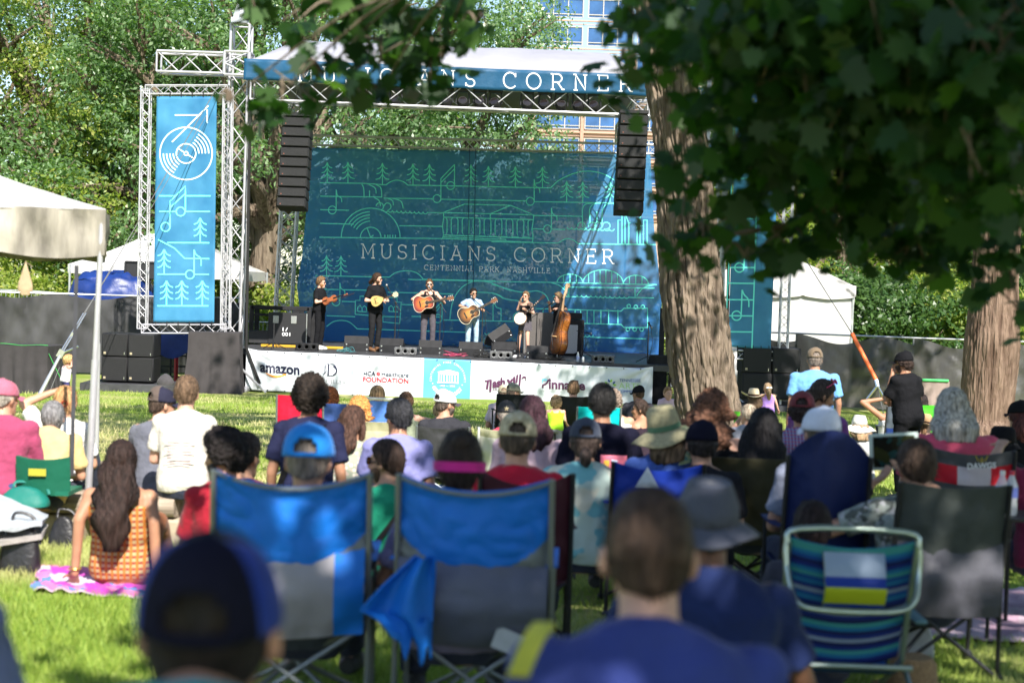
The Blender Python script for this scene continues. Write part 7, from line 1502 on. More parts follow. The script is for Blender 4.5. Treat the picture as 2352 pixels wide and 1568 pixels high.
p_ = at(98, 1120, 10.78); ch = thing("stadium_seat", "green padded bench seat back behind the woman with the grey ponytail", "seat", Vector((p_.x, p_.y, gz(p_.y) + .37))); h_ = at(98, 1048, 10.78).z - ch.location.z; MB().sheet(14, 8, lambda u, v: Vector((.375 * (u - .5), -.03 - .03 * v + .05 * (2 * u - 1) ** 2, h_ * v - .02 * v * (1 - (2 * u - 1) ** 2))), .03).build("back_rest", nylon((.008, .11, .065)), ch, angle=80); MB().sheet(6, 6, lambda u, v: Vector((.37 * (u - .5), -.02 + .34 * v, .03)), .03).build("seat_pad", nylon((.01, .13, .08)), ch); MB().box((-.02, -.066, h_ * .62), (.12, .004, .05)).build("printed_label", plain((.35, .33, .03), .6), ch)
t, P = seat_person("blond woman with hair clip and white shirt shading her face, beyond the grey ponytail", 150, 926, 12.2, skin='light', hair=('bun', (.36, .20, .09)), hk=dict(at=(0, -.10, -.02)), shirt=(.74, .72, .72), arms=(((-.33, .10, .93), (-.13, .20, 1.02), (0, .3, -1)), 'lap'))
m = MB(); m.tube([P.HM @ Vector((.03 + .022 * math.cos(q), -.135, .01 + .022 * math.sin(q))) for q in [k * PI / 7 for k in range(15)]], .007 * P.s, 6); m.build("hair_clip", plain((.28, .04, .02), .3), t)
t, P = person("toddler girl with curly blond hair and white tank top standing by the guy wire", 157, 829, 28, 'stand', yaw=R_(-55), hs=1.4, w=1.15, skin='fair', hair=('curlykid', (.48, .30, .13)), shirt=(.78, .70, .76), sleeve='tank', pants=(.05, .05, .16), shoes=(.7, .7, .7), arms=(((-.25, .10, 1.42), (-.08, .14, 1.62), (0, 0, -1)), ((.24, .12, 1.42), (.08, .16, 1.60), (0, 0, -1))))
# ---- centre group
t, P = seat_person("person with a round mop of dark curls in navy t-shirt with shoulder strap", 712, 917, 10.3, skin='tan', hair=('afro', (.020, .014, .011)), hk=dict(th=.048), shirt=(.018, .020, .050), w=1.0, arms=('side', 'side'), strap=((.008, .008, .01), 1))
t, P = seat_person("woman with wavy copper hair in the folding blue chair near the sponsor banner", 757, 918, 19, skin='fair', hair=('curlylong', (.34, .10, .03)), hk=dict(L=.2), shirt=(.35, .30, .30), sleeve='tank')
camp_chair("blue folding beach chair with black strap under the copper-haired woman", 755, 926, 18.6, 86, .2, ((.08, .16, .50), (.15, .26, .55)), None, sag=.0, belly=.03, pole=CHR)
camp_chair("bright red camp chair half hidden by the dark curls", 690, 908, 17, 104, .3, ((.62, .012, .05), (.70, .05, .06)), lambda u, v: 1 if v < .45 else 0, sag=.0, belly=.04)
t, P = seat_person("woman with strawberry-blond curls in front of the pale blue beach chair", 825, 946, 15.5, skin='fair', hair=('curlylong', (.46, .20, .06)), hk=dict(L=.16, hw=.1), shirt=(.5, .45, .38))
camp_chair("tan canvas chair of the strawberry-blond woman", 858, 968, 15.1, 78, .24, ((.52, .46, .32), (.35, .33, .2)), lambda u, v: 1 if v > .86 else 0, sag=.0)
t, P = seat_person("woman with long brown hair in a pale floral blouse beside the lavender t-shirt", 810, 976, 11.5, skin='light', head=(R_(-25), 0, 0), hair=('halfup', (.055, .028, .020)), hk=dict(L=.26, hw=.088), shirt_mat=pattern('floral', 'spots', [(.30, .33, .26), (.62, .58, .50), (.50, .40, .34)], 26), shirt=(.4, .4, .4), lean=.04)
t, P = seat_person("fair-haired man with glasses in the pale blue beach chair near the sponsor banner", 866, 911, 18.5, skin='fair', head=(R_(30), 0, 0), hair=('crop', (.33, .20, .10)), shirt=(.2, .25, .35)); glasses(P, t)
ch = camp_chair("pale blue beach chair with white top bar", 868, 920, 18.1, 76, .2, ((.10, .24, .68),), sag=.0, belly=.03, pole=plain((.75, .74, .70), .4)); w_ = 76 / FP * 18.1
tz = at(868, 915, 18.1).z - ch.location.z; MB().tube([(-w_ / 2 - .02, -.31, tz - .12), (-w_ / 2 - .02, -.31, tz), (w_ / 2 + .02, -.31, tz), (w_ / 2 + .02, -.31, tz - .12)], .017, 8).build("top_bar", plain((.75, .74, .70), .4), ch)
t, P = seat_person("man with black-grey hair in a lavender t-shirt looking left", 916, 960, 10.9, yaw=R_(4), head=(R_(30), 0, 0), skin='tan', hair=('short', (.022, .022, .026)), shirt=(.215, .215, .46), w=1.06, arms=('lap', 'side')); glasses(P, t)
t, P = seat_person("man with dark hair and amber sunglasses in a green t-shirt, turned left", 888, 1064, 9.0, yaw=R_(20), head=(R_(46), .02, 0), skin='light', hair=('short', (.030, .018, .014)), shirt=(.012, .22, .13), w=1.05, strap=((.006, .006, .007), 1), beard=(.05, .03, .02)); glasses(P, t, lens=(.35, .10, .01))
t, P = seat_person("man in a white cap and charcoal t-shirt with white circle print", 1023, 930, 15, head=(R_(-50), 0, 0), skin='light', hair=('buzz', (.08, .06, .05)), shirt=(.035, .035, .042), w=1.12, lean=.0, beard=(.08, .06, .05)); cap_hat(P, t, (.80, .78, .80), brim_col=(.06, .05, .06), hole=True, big=1.05)
m = MB(); m.lathe([(.001, 0), (.036, 0), (.036, .004), (.001, .005)], P.sp(.34, 0, -.148), Matrix.Rotation(PI / 2, 4, 'X'), 20); m.build("shirt_print", plain((.8, .76, .78), .8), t)
camp_chair("dark grey camp chair of the man in the white cap", 1018, 978, 14.6, 118, .32, ((.045, .045, .05),), sag=.02)
seat_person("boy with brown hair leaning on an outstretched arm near the blue panel", 932, 926, 19, s=.9, skin='fair', hair=('messy', (.11, .06, .035)), shirt=(.25, .28, .2), sleeve='tank', arms=('lap', ((.30, .10, .62), (.50, .16, .58), (0, 0, -1))))
seat_person("small blond child's head left of the white cap", 1008, 946, 20, s=.7, hs=1.2, skin='fair', hair=('short', (.30, .20, .11)), shirt=(.3, .25, .2))
t, P = seat_person("person in a beige cap sharing the black chair pair near the banner", 1157, 905, 23.3, skin='light', hair=('crop', (.2, .14, .1)), shirt=(.55, .45, .5)); cap_hat(P, t, (.50, .43, .30))
t, P = seat_person("person in a khaki green cap with brim to the right near the banner", 1180, 901, 23, head=(R_(-62), 0, 0), skin='light', hair=('crop', (.12, .09, .07)), shirt=(.35, .35, .3)); cap_hat(P, t, (.26, .25, .18))
camp_chair("black camp chair behind the two capped people near the banner", 1178, 905, 22.5, 80, .3, ((.010, .012, .014),), sag=.0, rz=.1, pole=POLEB)
t, P = seat_person("person in a charcoal cap with gold emblem and red shirt", 1163, 953, 15, skin='light', hair=('crop', (.3, .26, .22)), shirt=(.60, .03, .08)); cap_hat(P, t, (.05, .05, .055), hole=False)
m = MB()
for q in range(5): a = q * 2 * PI / 5 + PI / 2; m.tube([P.HM @ Vector((0, -.117, .075)), P.HM @ Vector((.022 * math.cos(a), -.112 - .002, .075 + .022 * math.sin(a)))], [.008, .003], 6)
m.build("cap_emblem", plain((.6, .5, .3), .5), t)
camp_chair("off-white and khaki camp chair of the person in the charcoal cap", 1143, 982, 14.6, 84, .3, ((.62, .60, .56), (.35, .34, .22)), lambda u, v: 1 if v > .84 else 0, sag=.02, pole=plain((.7, .7, .7), .4))
CAMO = pattern('faded_camo', 'camo', [(.42, .36, .24), (.30, .26, .17), (.50, .45, .33)], 30)
t, P = seat_person("man in a faded tan camouflage cap and red shirt, maroon chair", 1188, 1013, 7.6, skin='light', hair=('crop', (.06, .045, .035)), shirt=(.42, .012, .035), w=1.1); h_ = cap_hat(P, t, (.42, .36, .24), hole=True, big=1.04); h_.data.materials[0] = CAMO
camp_chair("dark maroon camp chair of the man in the camouflage cap", 1210, 1082, 7.25, 208, .40, ((.060, .012, .024), (.05, .01, .02)), sag=.06, pole=POLEB)
t, P = seat_person("woman with straight plum-brown hair in a pale pink top", 1222, 957, 10.5, skin='light', hair=('long', (.030, .012, .018)), hk=dict(L=.25, hw=.10), shirt=(.50, .36, .42), sleeve='long', w=1.1)
t, P = person("toddler with blond curls in a lime green tank top", 1277, 927, 20, 'stand', hs=1.42, w=1.2, skin='fair', hair=('curlykid', (.34, .22, .12)), shirt=(.36, .72, .03), sleeve='tank', pants=(.3, .3, .35), arms=(((-.25, .05, 1.16), (-.24, .2, 1.0), (0, 0, -1)), ((.25, .05, 1.16), (.30, .2, 1.05), (0, 0, -1))))
seat_person("man with light brown hair in the black chair before the sponsor banner", 1317, 895, 22, skin='fair', hair=('crop', (.15, .09, .05)), shirt=(.25, .25, .27), w=1.1)
camp_chair("black camp chair of the light brown haired man before the sponsor banner", 1318, 909, 21.5, 72, .36, ((.012, .013, .015),), sag=.01, pole=POLEB)
t, P = seat_person("man with thick black hair in a black t-shirt with pink back print", 1383, 930, 10.2, skin='tan', hair=('short', (.010, .009, .009)), shirt=(.010, .013, .022), w=1.12, lean=.02)
back_print(P, t, .075, .26, .17, .125, mat("print_pink", (.62, .15, .22), .8)); m = MB(); m.box(P.sp(.27, .03, -.164), (.035, .004, .04), bev=.002); m.build("print_figure", plain((.75, .40, .05), .8), t); m = MB(); m.tube([P.sp(.235, .0, -.167), P.sp(.225, .05, -.166), P.sp(.21, .09, -.166)], .007, 6); m.tube([P.sp(.29, .06, -.166), P.sp(.285, .10, -.164)], .007, 6); m.build("print_lines", plain((.55, .6, .75), .8), t)
t, P = seat_person("person in a slate blue cap and pale tie-dye shirt", 1344, 1015, 9.0, skin='light', hair=('pony', (.05, .035, .03)), hk=dict(at=(0, -.11, -.03), L=.1), shirt_mat=pattern('tie_dye', 'dye', [(.42, .52, .48), (.16, .40, .44), (.60, .58, .48)], 6), shirt=(.5, .5, .5), w=1.12); cap_hat(P, t, (.045, .055, .085), hole=True)
seat_person("person with grey curls beyond the black-haired man, in the turquoise chair", 1407, 925, 17.5, skin='light', hair=('curly', (.20, .15, .12)), hk=dict(th=.03), shirt=(.7, .65, .62), w=1.15, sleeve='tank')
camp_chair("turquoise camp chair behind the black-haired man", 1376, 935, 17.1, 98, .3, ((.0, .56, .56),), sag=.0, belly=.04)
t, P = seat_person("woman in a broad green-banded straw sun hat tied with scarf", 1528, 992, 9.0, head=(0, .06, R_(-14)), skin='light', hair=('bob', (.12, .08, .05)), shirt=(.05, .1, .35)); sun_hat(P, t, (.36, .32, .19), brim=.205, crown_h=.13, band=(.10, .20, .12), droop=.055, z0=.02, cr=.098, wave=.018)
m = MB(); pts = [P.HM @ Vector(q) for q in ((.10, -.10, .03), (.125, -.15, -.03), (.11, -.17, -.10), (.06, -.18, -.17))]; cm_ = catmull(pts, 5); m.sheet(len(cm_) - 1, 2, lambda u, v: cm_[min(len(cm_) - 1, int(round(u * (len(cm_) - 1))))] + Vector((.05 * (v - .5) * (.5 + u), .01 * math.sin(u * 8), .02 * (v - .5))), .004); m.build("scarf", pattern('scarf_green', 'camo', [(.30, .36, .20), (.10, .22, .20), (.45, .44, .28)], 30), t)
ch = camp_chair("royal blue camp chair with white triangle print under the straw sun hat", 1512, 1062, 8.6, 205, .40, ((.010, .040, .36),), sag=.04, pole=POLEB)
m = MB(); a = at(1487, 1093, 8.515) - ch.location; m.prism([(-.065, -.06), (.065, -.06), (.0, .05)], a, (1, 0, 0), (0, 0, 1), .004); m.build("printed_triangle", plain((.55, .60, .68), .6), ch, smooth=False)
t, P = seat_person("man in a black cap and charcoal t-shirt before the banner's right end", 1466, 905, 25, head=(R_(40), 0, 0), skin='tan', hair=('crop', (.05, .03, .02)), shirt=(.04, .04, .045), w=1.1, arms=('rest', 'lap')); cap_hat(P, t, (.008, .008, .012), hole=False)
t, P = seat_person("woman with a dark bun and sunglasses in left profile near the banner's right end", 1471, 941, 20, yaw=R_(35), head=(R_(45), -.05, 0), skin='tan', hair=('bun', (.03, .018, .014)), hk=dict(at=(0, -.105, .02)), shirt=(.03, .02, .03), sleeve='strap'); glasses(P, t)
t, P = person("smiling sandy-haired boy peeking out from behind the big trunk", 1534, 904, 22.5, 'stand', yaw=R_(-160), hs=1.38, w=1.15, skin='fair', hair=('crop', (.24, .14, .07)), shirt=(.62, .45, .52), pants=(.1, .1, .2), arms='lap', face=True)
t, P = seat_person("woman with long wavy brown hair and bare shoulders in front of the big trunk", 1632, 950, 10.0, head=(0, 0, R_(8)), skin='fair', hair=('curlylong', (.095, .045, .028)), hk=dict(L=.24, hw=.115), shirt=(.010, .010, .012), sleeve='strap')
t, P = seat_person("person in a black cap with small white lettering beside the straw sun hat", 1612, 1022, 8.8, skin='light', hair=('short', (.02, .015, .015)), shirt=(.02, .02, .025)); cap_hat(P, t, (.008, .009, .016), hole=False)
t, P = seat_person("woman with long straight black hair in the olive mesh chair", 1754, 990, 9.5, skin='tan', hair=('long', (.007, .006, .007)), hk=dict(L=.36, hw=.108), shirt=(.02, .02, .02), w=1.05)
camp_chair("tall olive mesh folding chair of the woman with black hair", 1742, 1052, 9.0, 226, .40, ((.045, .042, .022), (.035, .033, .02)), sag=.0, belly=.03, pole=POLEB)
# ---- right group
t, P = seat_person("man in a maroon cap and red-blue checked shirt under the leaning woman", 1842, 944, 11, head=(R_(-12), 0, 0), skin='tan', hair=('curly', (.03, .02, .02)), hk=dict(th=.022), shirt_mat=pattern('check_red_blue', 'plaid', [(.10, .12, .30), (.36, .05, .10), (.30, .26, .36)], 14), shirt=(.3, .1, .2), sleeve='long', w=1.1); cap_hat(P, t, (.15, .035, .045), hole=True)
t, P = seat_person("person in a white cap in the round-topped navy chair", 1885, 998, 8.0, head=(R_(15), .08, 0), skin='light', hair=('crop', (.1, .08, .06)), shirt=(.2, .22, .3)); cap_hat(P, t, (.62, .66, .80), hole=False, big=1.06)
camp_chair("navy camp chair with a tall rounded back holding the white-capped person", 1903, 1046, 7.6, 186, .40, ((.006, .016, .095),), sag=.0, bow=.13, belly=.10, pole=POLEB)
t, P = seat_person("woman with pink sunglasses pushed up on dark hair, looking down to the right", 1886, 910, 12.2, yaw=R_(-40), head=(R_(-38), -.35, 0), skin='tan', hair=('bun', (.035, .024, .02)), hk=dict(at=(0, -.10, -.01)), shirt=(.16, .05, .20), w=1.1, face=True); glasses(P, t, lens=(.25, .01, .06), frame=(.75, .06, .22), up=.072)
t, P = person("man in a tan cap and light blue t-shirt standing by the right subwoofers", 1871, 827, 16.2, 'stand', yaw=R_(2), w=1.26, skin='tan', hair=('crop', (.16, .13, .11)), shirt=(.14, .34, .66), pants=(.12, .11, .09), arms=('side', 'side'), belly=.05); cap_hat(P, t, (.17, .125, .085), hole=True)
t, P = person("bearded man in black cap and black t-shirt standing with hand to chin", 2076, 834, 16.5, 'stand', yaw=R_(38), head=(R_(10), 0, 0), w=1.12, skin='tan', hair=('curly', (.035, .022, .018)), hk=dict(th=.022), beard=(.03, .02, .018), shirt=(.010, .010, .012), pants=(.012, .012, .014), arms=(((-.20, .17, 1.13), (-.06, .20, 1.45), (0, -.4, .6)), ((.26, .06, 1.14), (-.04, .20, 1.18), (0, -1, 0)))); cap_hat(P, t, (.008, .008, .010), hole=False)
t, P = seat_person("woman in a cream straw cowboy hat and purple shirt beside the big trunk", 1731, 913, 25, skin='light', hair=('long', (.08, .05, .03)), hk=dict(L=.2), shirt=(.17, .08, .28)); sun_hat(P, t, (.66, .54, .36), brim=.20, crown_h=.12, band=(.06, .03, .02), droop=.0, side_up=.06, z0=.03, name="sun_hat")
t, P = person("girl in a lavender dress with white hair bow by the right subwoofers", 1763, 893, 25, 'stand', yaw=R_(8), hs=1.3, w=1.05, skin='fair', hair=('pony', (.22, .15, .09)), hk=dict(at=(0, -.10, .02), L=.3), shirt=(.34, .20, .58), sleeve='tank', skirt=((.34, .20, .58), .2), pants=None, shoes=(.6, .55, .6), arms=(((-.28, .02, 1.18), (-.38, .06, .98), (0, 0, -1)), ((.26, .05, 1.18), (.34, .12, 1.0), (0, 0, -1))))
m = MB()
for s_ in (-1, 1): m.ell(P.HM @ Vector((s_ * .035, -.125, .035)), (.035 * P.s * 1.3, .012 * P.s, .022 * P.s)); m.tube([P.HM @ Vector((s_ * .01, -.13, .03)), P.HM @ Vector((s_ * .03, -.135, -.08))], .010 * P.s, 6)
m.build("hair_bow", plain((.82, .82, .85), .6), t)
t, P = seat_person("grey-blond child holding up a green cup beside the big trunk's foot", 1719, 955, 16, s=.85, head=(R_(40), 0, 0), skin='light', hair=('short', (.30, .24, .18)), shirt=(.3, .3, .35), arms=(((-.20, .12, .80), (-.08, .26, .96), (0, 0, -1)), 'lap')); lp = t.matrix_basis @ (P.arm[-1][2] + Vector((-.02, .06, .0)))
tag(MB().lathe([(.03, -.06), (.036, .07), (.033, .07), (.028, -.05)], lp, n=16).build("green_cup", plain((.10, .50, .03), .4)), "bright green cup held by the child at the big trunk's foot", "cup")
t, P = seat_person("woman in white with elbows raised behind her head, left of the man in black", 2052, 926, 22, yaw=R_(20), skin='tan', hair=('long', (.07, .035, .02)), hk=dict(L=.2), shirt=(.65, .65, .68), sleeve='tank', arms=(((-.42, .06, .84), (-.12, -.04, .90), (0, 0, -1)), ((.40, .06, .84), (.12, -.04, .90), (0, 0, -1))), lean=-.15)
camp_chair("grey-blue camp chair beside the standing man in black", 2062, 934, 21.5, 50, .3, ((.10, .12, .16), (.02, .05, .25)), lambda u, v: 1 if v < .45 else 0, sag=.0, pole=POLEB)
seat_person("woman with long black hair on the lime green chair", 2117, 926, 24, skin='light', hair=('long', (.015, .01, .01)), hk=dict(L=.25), shirt=(.1, .1, .12))
camp_chair("lime green camp chair right of the standing man in black", 2122, 930, 23.5, 56, .3, ((.08, .62, .03),), sag=.0)
t, P = seat_person("woman in a tan fedora and blue top in right profile before the reddish trunk", 2118, 979, 17, yaw=R_(-35), head=(R_(-50), -.05, 0), skin='fair', hair=('bob', (.16, .09, .05)), shirt=(.09, .22, .50), face=True); sun_hat(P, t, (.44, .28, .15), brim=.165, crown_h=.11, band=(.03, .02, .02), droop=.0, z0=.03, side_up=.02)
t, P = seat_person("person in a floppy white sun hat sitting low by the grass gap on the right", 1974, 979, 18, skin='light', hair=('bob', (.3, .2, .12)), shirt=(.5, .5, .5)); sun_hat(P, t, (.66, .64, .60), brim=.20, crown_h=.11, band=None, droop=.07, z0=.02, name="floppy_hat", flat=.4)
t, P = seat_person("woman with shoulder-length grey-blond hair in a coral pink top", 2187, 944, 9.5, skin='light', hair=('bob', (.34, .32, .29)), hk=dict(L=.17, hw=.108), shirt=(.62, .09, .16), w=1.3, belly=.03)
ch = camp_chair("charcoal camp chair with red and white band and white lettering", 2246, 1030, 8.7, 184, .42, ((.075, .08, .09), (.55, .012, .03), (.62, .55, .60)), lambda u, v: 0 if (v > .87 or v < .70) else (2 if .3 < u < .72 else 1), sag=.03, res=(22, 40), rz=-.12, pole=POLEB)
m = MB(); o_ = ch.location; txt(m, "DAWGS", 2222, 2288, 1077, 1074, 13, lambda x, y: Matrix.Rotation(.12, 3, 'Z') @ (at(x, y, 8.615) - o_), 0, .03); m.build("lettering", plain((.75, .76, .78), .7), ch, smooth=False)
m = MB(); fnl = lambda x, y: Matrix.Rotation(.12, 3, 'Z') @ (at(x, y, 8.615) - o_)
for s_ in (-1, 1): ribbon(m, [(2255 + s_ * 14, 1046), (2255 + s_ * 8, 1058), (2255, 1050), (2255 + s_ * 3, 1062)], 3.4, fnl)
m.build("printed_emblem", plain((.35, .26, .03), .7), ch, smooth=False)
t, P = seat_person("person with dark brown hair filming with a white tablet in the dark green chair", 2107, 1074, 7.5, skin='light', head=(R_(4), 0, R_(-4)), hair=('short', (.045, .028, .020)), hk={}, shirt_mat=pattern('paisley', 'camo', [(.30, .33, .30), (.10, .11, .10), (.42, .42, .44)], 22), shirt=(.3, .3, .3), w=1.1, arms=(((-.40, .12, .62), (-.17, .30, .83), (0, .2, 1), (.7, .5, .35)), ((.33, .18, .70), (.06, .36, .86), (0, .2, 1), (-.6, .5, .3))), vox=.009); tb = Vector(t.location)
m = MB(); a = P.arm[-1][2].lerp(P.arm[-1][1], .12); dr = (P.arm[-1][1] - P.arm[-1][2]).normalized(); x_, y_ = frame_from(dr); m.tube([a + (x_ * math.cos(q) + y_ * math.sin(q)) * .034 for q in [k * PI / 8 for k in range(17)]], .008, 6); m.build("wristband", plain((.012, .012, .012), .5), t)
c_ = at(2053, 1036, 7.95); tt = thing("tablet", "white framed tablet held up showing a dark picture of the stage", "tablet", c_, 0.); rx = Matrix.Rotation(-.08, 4, 'Y'); W_, H_ = .252, .186
m = MB(); m.box((0, 0, 0), (W_, .010, H_), rx, bev=.004); m.build("case", plain((.50, .60, .58), .35), tt); m = MB(); m.box((0, -.006, 0), (W_ * .84, .002, H_ * .84), rx); sc_ = pattern('tablet_picture', 'dye', [(.006, .008, .007), (.012, .05, .055), (.03, .035, .012)], 14, .15); m.build("screen", sc_, tt)
camp_chair("dark green-grey camp chair with large grey pouch, holding the tablet user", 2190, 1108, 7.1, 248, .42, ((.055, .065, .062), (.05, .055, .055)), sag=.02, belly=.08, pole=POLEB, bag=dict(z0=.30, z1=.64, cols=((.085, .085, .105), (.08, .08, .1)), w=.98, out=.05))
seat_person("person with dark hair sitting low in front of the striped beach chair", 1866, 1216, 6.8, s=.9, skin='light', hair=('short', (.020, .012, .012)), shirt=(.05, .05, .07), hk={})
t, P = seat_person("person in a black bucket hat at the foot of the reddish trunk", 2303, 1022, 11, skin='light', hair=('short', (.02, .02, .02)), shirt=(.02, .02, .025)); sun_hat(P, t, (.008, .008, .010), brim=.13, crown_h=.11, band=None, droop=.05, name="bucket_hat", z0=.02)
t, P = seat_person("woman in black with long dark red hair at the right edge of the photo", 2340, 955, 14, head=(R_(20), 0, 0), skin='light', hair=('long', (.06, .018, .015)), hk=dict(L=.3, hw=.1), shirt=(.012, .012, .014)); cap_hat(P, t, (.010, .010, .012), hole=False)
seat_person("person in maroon with bent arm, cut by the right edge of the photo", 2402, 1022, 8.9, skin='light', hair=('short', (.04, .03, .02)), shirt=(.20, .02, .06), arms=(((-.32, .05, .90), (-.20, .28, .98), (0, 0, -1)), 'lap'))
# ---- striped beach chair
def beach_chair():
 d = 6.0; c = at(1955, 1300, d); g = gz(c.y); t = thing("beach_chair", "blue, teal and lime striped backpack beach chair with silver tube frame", "chair", (c.x, c.y + .1, g), -.03); k = FP / d; Z = lambda py: at(1955, py, d).z - g; ww = .47
 zt, zb = Z(1235), Z(1530); m = MB()
 cols = [(.01, .07, .30), (.015, .16, .36), (.01, .025, .20), (.05, .28, .30), (.22, .28, .42), (.008, .015, .10)]; seq = [5, 2, 1, 3, 2, 5, 4, 2, 5, 1, 3, 5, 2, 4, 5, 2, 1, 0, 4, 2, 1, 0, 3, 1, 2, 5, 0, 1, 3, 3]
 m.sheet(20, 60, lambda u, v: Vector(((u - .5) * ww, -.02 + .22 * (v - .5) * -1 - .07 * (1 - (2 * u - 1) ** 2) * (1 - .5 * v), zb + (zt - zb) * v - .03 * (1 - (2 * u - 1) ** 2))), .006, mfn=lambda u, v: seq[min(len(seq) - 1, int(v * len(seq)))]); m.build("back_sling", [nylon(q) for q in cols], t, angle=80)
 p = MB(); z1, z0 = Z(1262), Z(1385);
 def pf(u, v): return Vector(((u - .5) * .23, -.16 - .05 * math.sin(PI * v) - .03 * (v < .5), z0 + (z1 - z0) * v))
 p.sheet(8, 12, pf, .012, mfn=lambda u, v: 2 if v > .56 else (1 if v > .38 else (0 if v > .12 else 1))); p.build("pillow_flap", [nylon((.42, .48, .02)), nylon((.01, .04, .30)), nylon((.30, .38, .52))], t, angle=80)
 f = MB(); w2 = .25; za = Z(1215); zc = Z(1388); pts = [(-w2, -.14, Z(1300)), (-w2, -.13, za - .06), (-w2 + .05, -.125, za), (w2 - .05, -.125, za), (w2, -.13, za - .06), (w2, -.14, Z(1320)), (w2 - .03, -.20, zc + .03), (w2 - .12, -.22, zc), (-w2 + .12, -.22, zc), (-w2 + .03, -.20, zc + .03), (-w2, -.14, Z(1300))]
 f.tube(catmull(pts, 4), .012, 10); f.build("frame_loop", plain((.42, .50, .47), .3, .8), t)
 for s in (-1, 1): MB().tube([(s * .245, -.135, za - .05), (s * .235, .02, zb), (s * .25, .45, .06)], .012, 8).build("side_tube", plain((.35, .42, .40), .3, .8), t); MB().tube([(s * .25, .02, zb - .03), (s * .27, -.28, .03)], .011, 8).build("leg", plain((.3, .36, .35), .3, .8), t); MB().box((s * .29, .15, zb + .17), (.05, .42, .02), bev=.008).build("armrest", plain((.1, .2, .25), .4), t)
 MB().tube([(-.27, -.02, zb - .02), (.27, -.02, zb - .02)], .012, 8).build("cross_bar", plain((.35, .42, .40), .3, .8), t)
 s = MB(); s.sheet(8, 8, lambda u, v: Vector(((u - .5) * ww, .02 + .42 * v, zb - .02 - .08 * math.sin(PI * v) + .02 * v)), .006); s.build("seat_sling", nylon((.01, .07, .30)), t, angle=80)
beach_chair()
# =================================================================== BIG TREES AND NEAR FOLIAGE
def bark_trunk(pts, nu, nv, depth, sc, seed):
 """pts: (center Vector, radius). Ridged bark modelled in the surface."""
 N = len(pts); zs = [p[0].z for p in pts]; co = []
 for i in range(nv + 1):
  z = zs[0] + (zs[-1] - zs[0]) * i / nv; x = np.interp(z, zs, [p[0].x for p in pts]); y = np.interp(z, zs, [p[0].y for p in pts]); r = np.interp(z, zs, [p[1] for p in pts])
  for j in range(nu):
   a = 2 * PI * j / nu; ca, sa = math.cos(a), math.sin(a)
   wz = z * .9 + .35 * noise.noise((ca * 1.5, sa * 1.5, z * .6 + seed)); q = Vector((ca * r * sc, sa * r * sc, wz * sc * .085 + seed)); n1 = noise.noise(q); n2 = noise.noise(q * 2.1 + Vector((5, 3, 1))); n3 = noise.noise(Vector((ca * r * sc * 3, sa * r * sc * 3, z * sc * 1.1)))
   dpt = depth * (.55 * min(1, abs(n1) * 5) + .45 * min(1, abs(n2) * 4.2)) + depth * .3 * n3 + .05 * r * noise.noise((ca * 1.2, sa * 1.2, z * .5 + seed)); rr = r - depth + dpt; co.append((x + ca * rr, y + sa * rr, z))
 mb = MB(); mb.v = co
 for i in range(nv):
  for j in range(nu): a = i * nu + j; b = i * nu + (j + 1) % nu; mb.f.append((a, b, b + nu, a + nu)); mb.m.append(0)
 return mb
D = 21; b0 = on_ground(1645, D); big = thing("tree", "big leaning tree trunk with deeply furrowed grey bark in front of the stage", "tree", b0)
def tp(px, py, w, d=D): p = at(px, py, d); return (Vector((p.x, p.y, p.z)) - b0, w / 2 / FP * d)
tpts = [(Vector((0, 0, -.1)), .62), (Vector((-.02, 0, .25)), .53), tp(1630, 963, 152), tp(1606, 800, 152), tp(1588, 672, 146), tp(1573, 480, 136), tp(1556, 288, 128), tp(1524, 96, 118), tp(1500, -80, 112), tp(1470, -330, 100)]
for i in range(len(tpts)): tpts[i][0].y = 0
bark_trunk(tpts, 200, 420, .085, 8., 3).build("trunk", bark_mat("bark_big", (.07, .052, .04), (.225, .175, .135), 10, .9), big, angle=180)
lm = MB(); topv = tpts[-1][0]; rs = random.Random(5)
big_blobs = []
for k in range(13):
 a = k * 2.4; R = rs.uniform(1.5, 6.2); c = Vector((topv.x + R * math.cos(a), R * math.sin(a) * .8 - 5.0, rs.uniform(7.8, 13.5))); big_blobs.append((c.x, c.y, c.z, rs.uniform(1.3, 2.1), rs.uniform(1.3, 2.1), rs.uniform(.8, 1.3))); m_ = topv.lerp(c, .5) + Vector((0, 0, .5)); lm.tube(catmull([topv + Vector((0, 0, -.3)), topv.lerp(m_, .5) + Vector((0, 0, .25)), m_, c], 4), [.22 - .016 * q for q in range(13)], 8)
lm.build("limb", BARK_GREY, big)
link("crown", leafcloud("crown", big_blobs, 6800, .26, 77, .45, .6), LEAF_C, big, smooth=False)
D2 = 27; b0 = on_ground(2266, D2); red = thing("tree", "tree with a smoother reddish-brown trunk near the right edge", "tree", b0)
tpts = [(Vector((0, 0, -.1)), .66), (Vector((0, 0, .3)), .52), tp(2266, 963, 120, D2), tp(2279, 790, 126, D2), tp(2284, 650, 104, D2), tp(2290, 480, 104, D2), tp(2294, 250, 100, D2), tp(2300, -100, 92, D2), tp(2310, -350, 80, D2)]
for i in range(len(tpts)): tpts[i][0].y = 0
bark_trunk(tpts, 130, 260, .03, 10., 9).build("trunk", BARK_RED, red, angle=180)
lm = MB(); topv = tpts[-1][0]; rb_ = []
